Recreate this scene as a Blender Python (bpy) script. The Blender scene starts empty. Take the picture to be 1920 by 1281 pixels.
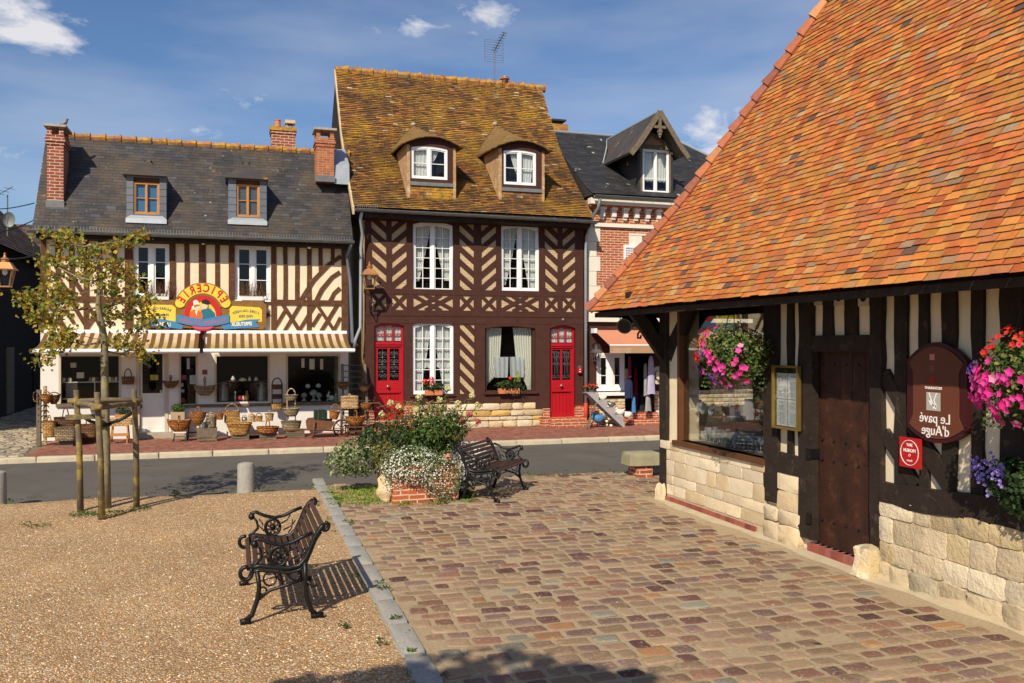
import bpy, math, random
from mathutils import Vector, Matrix
R = random.Random(7)
rad = math.radians
sc = bpy.context.scene
# ------------------------------------------------------------------ camera
TH = rad(17.53); Ct, St = math.cos(TH), math.sin(TH)
FPX, CX, HY, CH = 1650.0, 960.0, 645.0, 2.1
cam = bpy.data.cameras.new("camera"); camo = bpy.data.objects.new("camera", cam); sc.collection.objects.link(camo)
camo.location = (0, 0, CH); camo.rotation_euler = (rad(90), 0, -TH)
cam.sensor_width = 36; cam.lens = FPX / 1920 * 36; cam.shift_y = 4.5 / 1920
cam.clip_start = .05; cam.clip_end = 3000
sc.camera = camo
# ------------------------------------------------------------------ light
ELEV = rad(40); AZ = rad(36)
sunl = bpy.data.lights.new("sun", 'SUN'); suno = bpy.data.objects.new("sun", sunl); sc.collection.objects.link(suno)
sunl.energy = 5.0; sunl.angle = rad(.5); sunl.color = (1, .88, .70)
sdir = Vector((math.sin(AZ)*math.cos(ELEV), math.cos(AZ)*math.cos(ELEV), -math.sin(ELEV)))
suno.rotation_euler = sdir.to_track_quat('-Z', 'Y').to_euler()
suno.location = (-10, -14, 14)
w = bpy.data.worlds.new("World"); sc.world = w; w.use_nodes = True
SKYS, CLOUDW = .074, 11.
def build_world():
    nt = w.node_tree; N = nt.nodes; L = nt.links
    for n in list(N): N.remove(n)
    out = N.new('ShaderNodeOutputWorld'); bg = N.new('ShaderNodeBackground'); bg.inputs[1].default_value = SKYS
    L.new(bg.outputs[0], out.inputs[0])
    sky = N.new('ShaderNodeTexSky'); sky.sky_type = 'NISHITA'; sky.sun_disc = False
    sky.sun_elevation = ELEV; sky.sun_rotation = rad(216); sky.air_density = 1.0; sky.dust_density = .6; sky.ozone_density = 2.0
    tint = N.new('ShaderNodeVectorMath'); tint.operation = 'MULTIPLY'; tint.inputs[1].default_value = (.86, 1.06, 1.30)
    L.new(sky.outputs[0], tint.inputs[0])
    tc = N.new('ShaderNodeTexCoord')
    def math_(op, a, b=None, c=None, clamp=False):
        m = N.new('ShaderNodeMath'); m.operation = op; m.use_clamp = clamp
        for i, v in enumerate((a, b, c)):
            if v is None: continue
            if isinstance(v, (int, float)): m.inputs[i].default_value = v
            else: L.new(v, m.inputs[i])
        return m.outputs[0]
    sc_ = N.new('ShaderNodeVectorMath'); sc_.operation = 'MULTIPLY'; sc_.inputs[1].default_value = (1, 1, 2.2)
    L.new(tc.outputs['Generated'], sc_.inputs[0])
    n1 = N.new('ShaderNodeTexNoise'); n1.inputs['Scale'].default_value = 17; n1.inputs['Detail'].default_value = 10; n1.inputs['Roughness'].default_value = .62
    n1.inputs['Distortion'].default_value = .3
    L.new(sc_.outputs[0], n1.inputs['Vector'])
    tot = None
    spots = [(915, 25, .045, 1.25), (785, 45, .03, .95), (700, 60, .035, .3), (865, 120, .025, .55), (25, 0, .075, 1.2), (35, 68, .04, .9), (100, 85, .035, .9), (460, 182, .045, .75),
             (330, 255, .05, .7), (120, 240, .07, .35), (20, 300, .07, .55), (1330, 265, .07, .75), (1360, 300, .05, .6), (1250, 190, .06, .3), (560, 190, .03, .5), (1400, 230, .06, .5)]
    for px, py, r, k in spots:
        l = (px-CX)/FPX; u = (HY-py)/FPX
        v = Vector((St+l*Ct, Ct-l*St, u)).normalized()
        d = N.new('ShaderNodeVectorMath'); d.operation = 'SUBTRACT'; L.new(tc.outputs['Generated'], d.inputs[0]); d.inputs[1].default_value = v
        s2 = N.new('ShaderNodeVectorMath'); s2.operation = 'MULTIPLY'; s2.inputs[1].default_value = (.75, .75, 1.5); L.new(d.outputs[0], s2.inputs[0])
        ln = N.new('ShaderNodeVectorMath'); ln.operation = 'LENGTH'; L.new(s2.outputs[0], ln.inputs[0])
        m = math_('MULTIPLY', math_('SUBTRACT', 1.0, math_('DIVIDE', ln.outputs['Value'], r), clamp=True), k)
        tot = m if tot is None else math_('ADD', tot, m)
    base = math_('MULTIPLY_ADD', n1.outputs[0], 2.4, -1.2)
    msk = math_('MULTIPLY', math_('ADD', math_('ADD', base, math_('MULTIPLY', tot, .75)), -.42), 1.7, clamp=True)
    msk = math_('MULTIPLY', msk, math_('MULTIPLY', tot, 2.5, clamp=True))
    n2 = N.new('ShaderNodeTexNoise'); n2.inputs['Scale'].default_value = 3.2; n2.inputs['Detail'].default_value = 8
    s3 = N.new('ShaderNodeVectorMath'); s3.operation = 'MULTIPLY'; s3.inputs[1].default_value = (1, 1, 4); L.new(tc.outputs['Generated'], s3.inputs[0]); L.new(s3.outputs[0], n2.inputs['Vector'])
    thin = math_('MULTIPLY', math_('MULTIPLY_ADD', n2.outputs[0], 1.8, -.75, clamp=True), .42)
    msk = math_('MAXIMUM', math_('MULTIPLY', msk, .85), thin)
    mx = N.new('ShaderNodeMix'); mx.data_type = 'RGBA'
    L.new(msk, mx.inputs[0]); L.new(tint.outputs[0], mx.inputs[6]); mx.inputs[7].default_value = (CLOUDW*1.0, CLOUDW*.97, CLOUDW*.98, 1)
    L.new(mx.outputs[2], bg.inputs[0])
build_world()
sc.view_settings.view_transform = 'Standard'; sc.view_settings.look = 'None'; sc.cycles.diffuse_bounces = 2; sc.view_settings.exposure = .12; sc.view_settings.gamma = 1
# ------------------------------------------------------------------ measuring helpers (photo pixels on real planes)
def onY(px, py, Y):
    l = (px-CX)/FPX; d = Y/(Ct-l*St); return d*(St+l*Ct), CH+(HY-py)/FPX*d
def onX(px, py, X):
    l = (px-CX)/FPX; d = X/(St+l*Ct); return d*(Ct-l*St), CH+(HY-py)/FPX*d
def onG(px, py, z=0.0):
    d = FPX*(CH-z)/(py-HY); l = (px-CX)/FPX*d; return d*St+l*Ct, d*Ct-l*St
def sclY(px, Y):                                                      # metres per pixel at that place
    l = (px-CX)/FPX; return Y/(Ct-l*St)/FPX
# ------------------------------------------------------------------ materials
MATS = {}
def M(name, base, rough=.85, var=.15, vs=6., pal=None, bump=0., bs=40., metal=0., spec=.3, stains=(), brick=None, wave=None, rot=None, sub=0., coord='Object', vor=None, bdist=.01, noisy2=None):
    m = bpy.data.materials.new(name); m.use_nodes = True; nt = m.node_tree; N = nt.nodes; L = nt.links
    b = N['Principled BSDF']; b.inputs['Roughness'].default_value = rough; b.inputs['Metallic'].default_value = metal
    b.inputs['Specular IOR Level'].default_value = spec
    tc = N.new('ShaderNodeTexCoord'); vec = tc.outputs[coord]
    def noise(scale, detail=5, r=.6, v=None):
        n = N.new('ShaderNodeTexNoise'); n.inputs['Scale'].default_value = scale; n.inputs['Detail'].default_value = detail; n.inputs['Roughness'].default_value = r
        L.new(v or vec, n.inputs['Vector']); return n.outputs[0]
    def mr(x, a, bb, c, d):
        n = N.new('ShaderNodeMapRange'); n.inputs[1].default_value = a; n.inputs[2].default_value = bb; n.inputs[3].default_value = c; n.inputs[4].default_value = d
        L.new(x, n.inputs[0]); return n.outputs[0]
    def mix(f, a, c):
        n = N.new('ShaderNodeMix'); n.data_type = 'RGBA'; L.new(f, n.inputs[0])
        for s, v in ((6, a), (7, c)):
            if isinstance(v, tuple): n.inputs[s].default_value = (*v[:3], 1)
            else: L.new(v, n.inputs[s])
        return n.outputs[2]
    height = None
    if pal:
        g = N.new('ShaderNodeNewGeometry'); cr = N.new('ShaderNodeValToRGB'); el = cr.color_ramp.elements; cr.color_ramp.interpolation = 'CONSTANT'
        tot = sum(p[1] for p in pal); acc = 0
        for i, (c, wt) in enumerate(pal):
            if i == 0: el.remove(el[1]); e = el[0]; e.position = 0
            else: e = el.new(acc/tot)
            e.color = (*c, 1); acc += wt
        if vor: 
            vn = N.new('ShaderNodeTexVoronoi'); vn.inputs['Scale'].default_value = vor; L.new(vec, vn.inputs['Vector'])
            sp = N.new('ShaderNodeSeparateColor'); L.new(vn.outputs['Color'], sp.inputs[0]); L.new(sp.outputs[0], cr.inputs[0])
            col = cr.outputs[0]
            height = mr(vn.outputs['Distance'], 0, .6, 1, 0)
            col = mix(mr(vn.outputs['Distance'], .45, .75, 0, .75), col, tuple(c*.35 for c in base))
        else:
            L.new(g.outputs['Random Per Island'], cr.inputs[0]); col = cr.outputs[0]
            wn = N.new('ShaderNodeMath'); wn.operation = 'MULTIPLY'; wn.inputs[1].default_value = 37.3; L.new(g.outputs['Random Per Island'], wn.inputs[0])
            fr = N.new('ShaderNodeMath'); fr.operation = 'FRACT'; L.new(wn.outputs[0], fr.inputs[0])
            vm = N.new('ShaderNodeVectorMath'); vm.operation = 'SCALE'; L.new(col, vm.inputs[0]); L.new(mr(fr.outputs[0], 0, 1, .78, 1.22), vm.inputs['Scale']); col = vm.outputs[0]
    elif brick:
        bw, bh, mort, mc, c2 = brick
        sx = N.new('ShaderNodeSeparateXYZ'); L.new(vec, sx.inputs[0]); ad = N.new('ShaderNodeMath'); L.new(sx.outputs[0], ad.inputs[0]); L.new(sx.outputs[1], ad.inputs[1])
        cb = N.new('ShaderNodeCombineXYZ'); L.new(ad.outputs[0], cb.inputs[0]); L.new(sx.outputs[2], cb.inputs[1])
        nd = N.new('ShaderNodeTexNoise'); nd.inputs['Scale'].default_value = 7; L.new(vec, nd.inputs['Vector'])
        sv = N.new('ShaderNodeVectorMath'); sv.operation = 'MULTIPLY_ADD'; L.new(nd.outputs['Color'], sv.inputs[0]); sv.inputs[1].default_value = (bh*.3,)*3; L.new(cb.outputs[0], sv.inputs[2])
        bt = N.new('ShaderNodeTexBrick'); L.new(sv.outputs[0], bt.inputs['Vector'])
        bt.inputs['Scale'].default_value = 1; bt.inputs['Brick Width'].default_value = bw; bt.inputs['Row Height'].default_value = bh; bt.inputs['Mortar Size'].default_value = mort
        bt.inputs['Mortar Smooth'].default_value = .2; bt.inputs['Color1'].default_value = (*base, 1); bt.inputs['Color2'].default_value = (*c2, 1); bt.inputs['Mortar'].default_value = (*mc, 1)
        col = bt.outputs['Color']; height = mr(bt.outputs['Fac'], 0, 1, 1, 0)
    else:
        rgb = N.new('ShaderNodeRGB'); rgb.outputs[0].default_value = (*base, 1); col = rgb.outputs[0]
    if wave:
        axis, ws, c2 = wave
        wv = N.new('ShaderNodeTexWave'); wv.bands_direction = axis; wv.inputs['Scale'].default_value = ws; wv.inputs['Distortion'].default_value = 2.5; wv.inputs['Detail'].default_value = 3
        L.new(vec, wv.inputs['Vector']); col = mix(mr(wv.outputs['Fac'], .2, .8, 0, 1), col, c2)
        if height is None: height = wv.outputs['Fac']
    for c, s, lo, hi in stains:
        col = mix(mr(noise(s, 8, .65), lo, hi, 0, 1), col, c)
    if var:
        vm = N.new('ShaderNodeVectorMath'); vm.operation = 'SCALE'; L.new(col, vm.inputs[0]); L.new(mr(noise(vs), .25, .75, 1-var, 1+var), vm.inputs['Scale']); col = vm.outputs[0]
    L.new(col, b.inputs['Base Color'])
    if bump or height is not None:
        bn = N.new('ShaderNodeBump'); bn.inputs['Distance'].default_value = bdist; bn.inputs['Strength'].default_value = bump or .5
        h = noise(bs, 6, .65)
        if height is not None:
            ad = N.new('ShaderNodeMath'); ad.operation = 'MULTIPLY_ADD'; L.new(height, ad.inputs[0]); ad.inputs[1].default_value = 1.5; L.new(h, ad.inputs[2]); h = ad.outputs[0]
        L.new(h, bn.inputs['Height']); L.new(bn.outputs[0], b.inputs['Normal'])
    if sub: 
        b.inputs['Transmission Weight'].default_value = 0
        tr = N.new('ShaderNodeBsdfTranslucent'); L.new(col, tr.inputs[0]); ms = N.new('ShaderNodeMixShader'); ms.inputs[0].default_value = sub
        o = N['Material Output']; L.new(b.outputs[0], ms.inputs[1]); L.new(tr.outputs[0], ms.inputs[2]); L.new(ms.outputs[0], o.inputs[0])
    MATS[name] = m; return m
def glass_mat(name, tint=(.9, .95, .95), refl=1.0, rough=.0):
    m = bpy.data.materials.new(name); m.use_nodes = True; nt = m.node_tree; N = nt.nodes; L = nt.links
    N.remove(N['Principled BSDF'])
    fr = N.new('ShaderNodeFresnel'); fr.inputs[0].default_value = 1.5
    mu = N.new('ShaderNodeMath'); mu.operation = 'MULTIPLY'; mu.inputs[1].default_value = refl; L.new(fr.outputs[0], mu.inputs[0])
    t = N.new('ShaderNodeBsdfTransparent'); t.inputs[0].default_value = (*tint, 1)
    g = N.new('ShaderNodeBsdfGlossy'); g.inputs['Roughness'].default_value = rough
    ms = N.new('ShaderNodeMixShader'); L.new(mu.outputs[0], ms.inputs[0]); L.new(t.outputs[0], ms.inputs[1]); L.new(g.outputs[0], ms.inputs[2]); L.new(ms.outputs[0], N['Material Output'].inputs[0])
    return m
plaster = M('plaster', (.80, .67, .47), .9, .10, 2.5, bump=.25, bs=30, stains=(((.62, .48, .31), 1.6, .56, .75),))
whitewash = M('whitewash', (.72, .69, .65), .8, .06, 3, bump=.15, bs=25, stains=(((.55, .5, .43), 2.5, .62, .8),))
timber1 = M('oak_timber', (.105, .045, .020), .85, .3, 8, bump=.5, bs=30, stains=(((.19, .10, .055), 9, .55, .75), ((.04, .018, .01), 14, .6, .7)))
timber2 = M('maroon_timber', (.062, .022, .015), .8, .2, 6, bump=.3, bs=30, stains=(((.10, .045, .03), 10, .6, .8),))
timber3 = M('black_timber', (.026, .017, .012), .85, .35, 7, bump=.8, bs=35, stains=(((.10, .07, .05), 8, .58, .78),))
infill2 = M('tan_brick_infill', (.58, .40, .22), .95, .15, 9, brick=(.16, .045, .006, (.62, .50, .34), (.46, .32, .17)), bump=.6, bs=60)
slate = M('slate', (.040, .040, .044), .6, .25, 2, pal=[((.038, .037, .040), 4), ((.052, .046, .044), 3), ((.030, .031, .037), 2), ((.06, .062, .072), 1)], spec=.4, bump=.2,
          stains=(((.085, .062, .040), 1.1, .44, .66), ((.42, .40, .30), 9, .675, .70), ((.42, .19, .03), 2.3, .63, .72)))
slate3 = M('slate_lichen', (.03, .03, .032), .6, .2, 2, pal=[((.026, .026, .028), 4), ((.036, .034, .034), 3), ((.022, .022, .026), 2)], spec=.4, bump=.2, stains=(((.42, .42, .33), 2.6, .655, .67), ((.07, .05, .02), 3, .6, .75)))
slate_clean = M('slate_new', (.12, .14, .17), .5, .1, 4, pal=[((.10, .115, .14), 1), ((.13, .15, .18), 1)], spec=.4)
zinc = M('zinc', (.36, .40, .43), .45, .12, 5, metal=.3, spec=.5)
leadgrey = M('weathered_zinc', (.16, .17, .17), .55, .2, 6, metal=.3, spec=.4, bump=.1)
tile_moss = M('mossy_tile', (.3, .15, .05), .95, .25, 12, pal=[((.27, .12, .035), 4), ((.19, .09, .035), 3), ((.12, .065, .035), 3), ((.36, .17, .04), 2), ((.46, .37, .25), .25), ((.27, .11, .03), .7)], bump=.5, bs=50,
              stains=(((.40, .22, .03), 1.3, .46, .66), ((.14, .09, .03), 3.5, .50, .68), ((.07, .04, .028), .9, .52, .70)))
tile_red = M('clay_tile', (.5, .2, .07), .92, .22, 9, pal=[((.50, .165, .038), 6), ((.49, .20, .045), 5), ((.47, .125, .036), 4), ((.46, .21, .05), 2.6), ((.43, .155, .06), 3), ((.42, .21, .075), 1.2), ((.14, .085, .065), .45), ((.30, .19, .11), .8), ((.36, .12, .05), 1.8), ((.54, .34, .15), .2)], bump=.7, bs=45,
             stains=(((.42, .25, .06), 1.1, .60, .78), ((.24, .13, .07), 2.3, .60, .80), ((.10, .06, .035), 18, .64, .72)))
hip_tile = M('hip_tile', (.36, .13, .07), .9, .2, 20, pal=[((.40, .14, .07), 3), ((.30, .11, .07), 2), ((.48, .22, .10), 1)], bump=.4)
ridge_moss = M('mossy_ridge', (.38, .18, .07), .95, .2, 12, pal=[((.32, .14, .06), 2), ((.27, .12, .06), 2), ((.36, .21, .08), 1)], bump=.5, stains=(((.47, .26, .03), 6, .44, .6), ((.12, .08, .03), 9, .6, .7)))
brick_red = M('red_brick', (.46, .115, .038), .9, .2, 10, brick=(.22, .065, .009, (.62, .46, .34), (.32, .07, .03)), bump=.5, bs=60)
brick_chim = M('chimney_brick', (.33, .075, .035), .9, .25, 10, brick=(.20, .068, .010, (.50, .40, .30), (.25, .055, .03)), bump=.7, bs=60, stains=(((.42, .22, .04), 4, .68, .78),))
brick_old = M('old_orange_brick', (.50, .15, .05), .95, .25, 10, brick=(.19, .055, .008, (.42, .30, .2), (.36, .09, .035)), bump=.9, bs=50, stains=(((.40, .25, .06), 5, .62, .75),))
brick_pave = M('brick_paving', (.27, .105, .065), .9, .2, 5, coord='Object', pal=[((.27, .11, .075), 3), ((.22, .085, .06), 2), ((.32, .15, .10), 1)], bump=.3)
pave_base = M('brick_paving_base', (.28, .13, .09), .95, .25, 7, bump=.4, bs=50)
stone_warm = M('limestone', (.66, .53, .34), .92, .12, 6, pal=[((.70, .57, .38), 4), ((.66, .51, .31), 2), ((.72, .61, .43), 2), ((.62, .50, .32), 1)], bump=.7, bs=22, stains=(((.50, .34, .14), 2.2, .60, .8),))
stone_mortar = M('lime_mortar', (.55, .43, .27), .95, .15, 8, bump=.6, bs=40)
stone_grey = M('weathered_limestone', (.45, .38, .27), .95, .2, 8, bump=.9, bs=20, pal=[((.42, .36, .26), 2), ((.34, .30, .24), 2), ((.55, .44, .28), 1)])
stone_yellow = M('yellow_rubble', (.62, .50, .33), .95, .15, 8, pal=[((.68, .57, .40), 4), ((.60, .47, .28), 2), ((.62, .40, .13), 1.2)], bump=1.0, bs=16, bdist=.02)
trim_white = M('painted_stone', (.74, .69, .58), .8, .06, 4, bump=.1)
white_paint = M('white_paint', (.86, .86, .86), .4, .03, 5, spec=.5)
cream_paint = M('cream_paint', (.52, .45, .34), .6, .06, 5)
red_paint = M('red_paint', (.42, .008, .016), .35, .08, 6, spec=.5)
dark_in = M('dark_interior', (.012, .010, .009), .9, .2, 3)  # near-black: darkness of unlit rooms behind the windows, put into the colour
curtain_m = M('white_curtain', (.88, .86, .80), .9, .05, 8, sub=.1)
curtain_c = M('cream_curtain', (.88, .85, .74), .9, .05, 8, sub=.1)
lace = M('lace', (.80, .82, .88), .9, .05, 30, sub=.3)
glass = glass_mat('window_glass', (.96, .98, .98), .45)
glass_thin = glass_mat('shop_glass', (.92, .94, .93), .35)
black_iron = M('black_iron', (.012, .012, .013), .38, .2, 20, metal=.4, spec=.5, bump=.2, bs=80)
iron_grey = M('grey_iron', (.14, .16, .17), .5, .1, 20, metal=.5)
slat_wood = M('bench_wood', (.058, .027, .016), .5, .25, 10, bump=.2, bs=40, spec=.4)
old_wood = M('grey_wood', (.16, .125, .085), .9, .25, 10, bump=.6, bs=30, stains=(((.22, .18, .10), 6, .55, .7),))
pine = M('honey_wood', (.48, .22, .06), .6, .12, 8, bump=.1)
barrow_wood = M('barrow_wood', (.16, .07, .033), .8, .3, 8, bump=.4)
sign_wood = M('sign_wood', (.24, .12, .032), .7, .2, 8, bump=.3)
asphalt = M('asphalt', (.105, .096, .084), .9, .14, 90, bump=.6, bs=260, bdist=.004, stains=(((.13, .117, .10), .8, .45, .7), ((.08, .074, .066), 1.7, .58, .7)))
gravel = M('gravel', (.85, .6, .35), .95, .15, .9, coord='Object', vor=62., pal=[((.66, .39, .18), 5), ((.76, .51, .27), 4), ((.54, .29, .125), 3), ((.82, .62, .37), 2.5), ((.42, .24, .12), 2), ((.90, .80, .62), .9)], bump=1.0, bs=200, bdist=.012)
joint_sand = M('joint_sand', (.45, .345, .215), .95, .25, 40, bump=1., bs=140, bdist=.012, stains=(((.26, .19, .12), 2.5, .55, .7), ((.12, .13, .04), 1.7, .66, .76)))
sett_m = M('sandstone_sett', (.33, .2, .13), .75, .14, 30, pal=[((.32, .22, .135), 5), ((.26, .175, .11), 5), ((.29, .19, .125), 4), ((.24, .125, .085), 3), ((.15, .075, .062), 2.2), ((.21, .135, .11), 2.8), ((.34, .18, .085), .8), ((.24, .22, .17), 1.2), ((.09, .045, .04), .8)], bump=1., bs=45, spec=.2, bdist=.014,
           stains=(((.36, .27, .165), 1.5, .54, .78), ((.40, .32, .20), 45, .57, .64), ((.17, .11, .08), 9, .62, .72)))
granite = M('granite', (.33, .32, .29), .85, .15, 30, bump=.5, bs=120, bdist=.004, stains=(((.16, .16, .15), 60, .56, .62), ((.40, .36, .26), 3, .55, .7)))
kerb_m = M('kerb_stone', (.50, .43, .31), .9, .15, 6, bump=.5, bs=60, stains=(((.25, .23, .12), 4, .62, .75),))
dirt = M('earth_ground', (.20, .16, .11), .95, .25, 3, bump=.8, bs=60)
bark = M('bark', (.20, .17, .11), .9, .3, 14, bump=.8, bs=50, stains=(((.26, .25, .11), 10, .5, .62), ((.09, .065, .04), 14, .6, .7)))
stake_w = M('mossy_stake', (.15, .115, .07), .9, .25, 10, bump=.6, bs=40, stains=(((.30, .23, .05), 5, .52, .64), ((.10, .075, .05), 8, .62, .72)))
leaf_aut = M('autumn_leaf', (.2, .2, .03), .65, .15, 6, pal=[((.20, .22, .03), 4), ((.32, .27, .035), 4), ((.42, .29, .035), 3), ((.42, .17, .03), 1.), ((.09, .13, .025), 2.5)], sub=.35)
leaf_green = M('green_leaf', (.08, .14, .03), .6, .2, 6, pal=[((.07, .13, .025), 4), ((.11, .18, .035), 3), ((.045, .085, .02), 3), ((.18, .22, .05), 1)], sub=.3)
leaf_dark = M('dark_leaf', (.04, .08, .02), .6, .2, 6, pal=[((.035, .07, .018), 3), ((.06, .10, .03), 2), ((.02, .045, .012), 2)], sub=.25)
leaf_pale = M('pale_leaf', (.2, .24, .10), .7, .2, 6, pal=[((.17, .22, .08), 3), ((.28, .31, .15), 3), ((.10, .15, .05), 2), ((.38, .38, .22), 1)], sub=.3)
leaf_olive = M('olive_leaf', (.2, .19, .05), .7, .2, 6, pal=[((.12, .14, .03), 3), ((.22, .21, .06), 3), ((.30, .25, .07), 1), ((.10, .09, .03), 1)], sub=.3)
petal_pink = M('pink_petal', (.80, .05, .32), .6, .1, 6, pal=[((.80, .045, .32), 4), ((.85, .09, .42), 3), ((.70, .03, .24), 2), ((.85, .35, .55), .4)], sub=.35)
petal_red = M('red_petal', (.75, .03, .02), .6, .1, 6, pal=[((.75, .025, .02), 3), ((.80, .07, .03), 2), ((.80, .05, .12), 1)], sub=.3)
petal_white = M('white_petal', (.85, .85, .80), .7, .05, 6, sub=.3)
petal_purple = M('purple_petal', (.20, .08, .42), .6, .1, 6, sub=.3)
petal_cream = M('cream_petal', (.75, .72, .36), .7, .1, 6, sub=.3)
petal_rose = M('rose_petal', (.72, .18, .16), .7, .2, 6, pal=[((.72, .20, .17), 2), ((.70, .10, .12), 1), ((.80, .40, .33), 1)], sub=.3)
straw = M('straw', (.38, .26, .10), .8, .2, 6, sub=.2)
def wick(n, c, c2): return M(n, c, .65, .25, 14, brick=(.075, .034, .006, tuple(v*.35 for v in c2), c2), bump=.8, bs=60, bdist=.008)
w_orange = wick('orange_wicker', (.58, .24, .05), (.32, .11, .025)); w_honey = wick('honey_wicker', (.66, .38, .12), (.40, .20, .05)); w_grey = wick('grey_wicker', (.42, .33, .19), (.24, .18, .10))
w_dark = wick('dark_wicker', (.20, .10, .045), (.08, .035, .018)); w_pale = wick('pale_wicker', (.74, .52, .28), (.52, .32, .14)); w_brown = wick('brown_wicker', (.30, .15, .06), (.14, .065, .03))
terracotta = M('terracotta', (.55, .19, .08), .8, .15, 10)
copper = M('copper', (.50, .24, .09), .45, .2, 8, metal=.6, spec=.5)
tin = M('tin', (.26, .26, .25), .4, .25, 6, metal=.7)
green_enamel = M('green_enamel', (.015, .035, .025), .25, .1, 10, spec=.6)
black_paint = M('black_paint', (.015, .014, .013), .4, .1, 8)
brass = M('brass', (.50, .34, .09), .35, .15, 8, metal=.8)
cloth_salmon = M('salmon_canvas', (.55, .23, .13), .9, .08, 3, stains=(((.35, .22, .12), 3, .58, .8),))
cloth_tan = M('tan_canvas', (.42, .25, .13), .9, .1, 3)
paint = {k: M('paint_'+k, c, .55, .05, 8) for k, c in dict(yellow=(.80, .58, .06), blue=(.06, .22, .42), crimson=(.55, .02, .02), skin=(.85, .55, .33), coat=(.02, .16, .24), orange=(.75, .13, .02), hair=(.42, .14, .03),
         black=(.02, .02, .02), pinkred=(.55, .10, .16), cream=(.85, .80, .62), letter=(.85, .82, .80), brown=(.135, .042, .022), wine=(.05, .008, .010), plum=(.55, .20, .17), rust=(.22, .06, .04), ruby=(.35, .01, .02), grey=(.42, .42, .36), red=(.45, .012, .012), inkblue=(.03, .10, .16), paper=(.80, .80, .84), ink=(.28, .28, .34)).items()}
cloth = {k: M('cloth_'+k, c, .95, .15, 6) for k, c in dict(lilac=(.42, .40, .56), grey=(.30, .30, .30), navy=(.02, .03, .08), wine=(.16, .01, .04), blue=(.05, .22, .48), sand=(.38, .26, .18), black=(.02, .02, .025), hat=(.65, .60, .42))
         .items()}
dark_wall = M('shade_dark_boards', (.034, .022, .013), .95, .3, 5, wave=('X', 6., (.018, .014, .011)), bump=.4)  # near-black: the alley's shade is put into the board colour
dark_tile = M('dark_tile', (.07, .045, .035), .95, .3, 5, pal=[((.07, .045, .035), 2), ((.05, .035, .03), 2), ((.11, .07, .05), 1)], bump=.4)
door_wood = M('plank_door', (.045, .016, .009), .7, .35, 5, bump=.6, bs=40, stains=(((.10, .038, .015), 7, .54, .72), ((.025, .012, .008), 4, .55, .7)))
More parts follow.
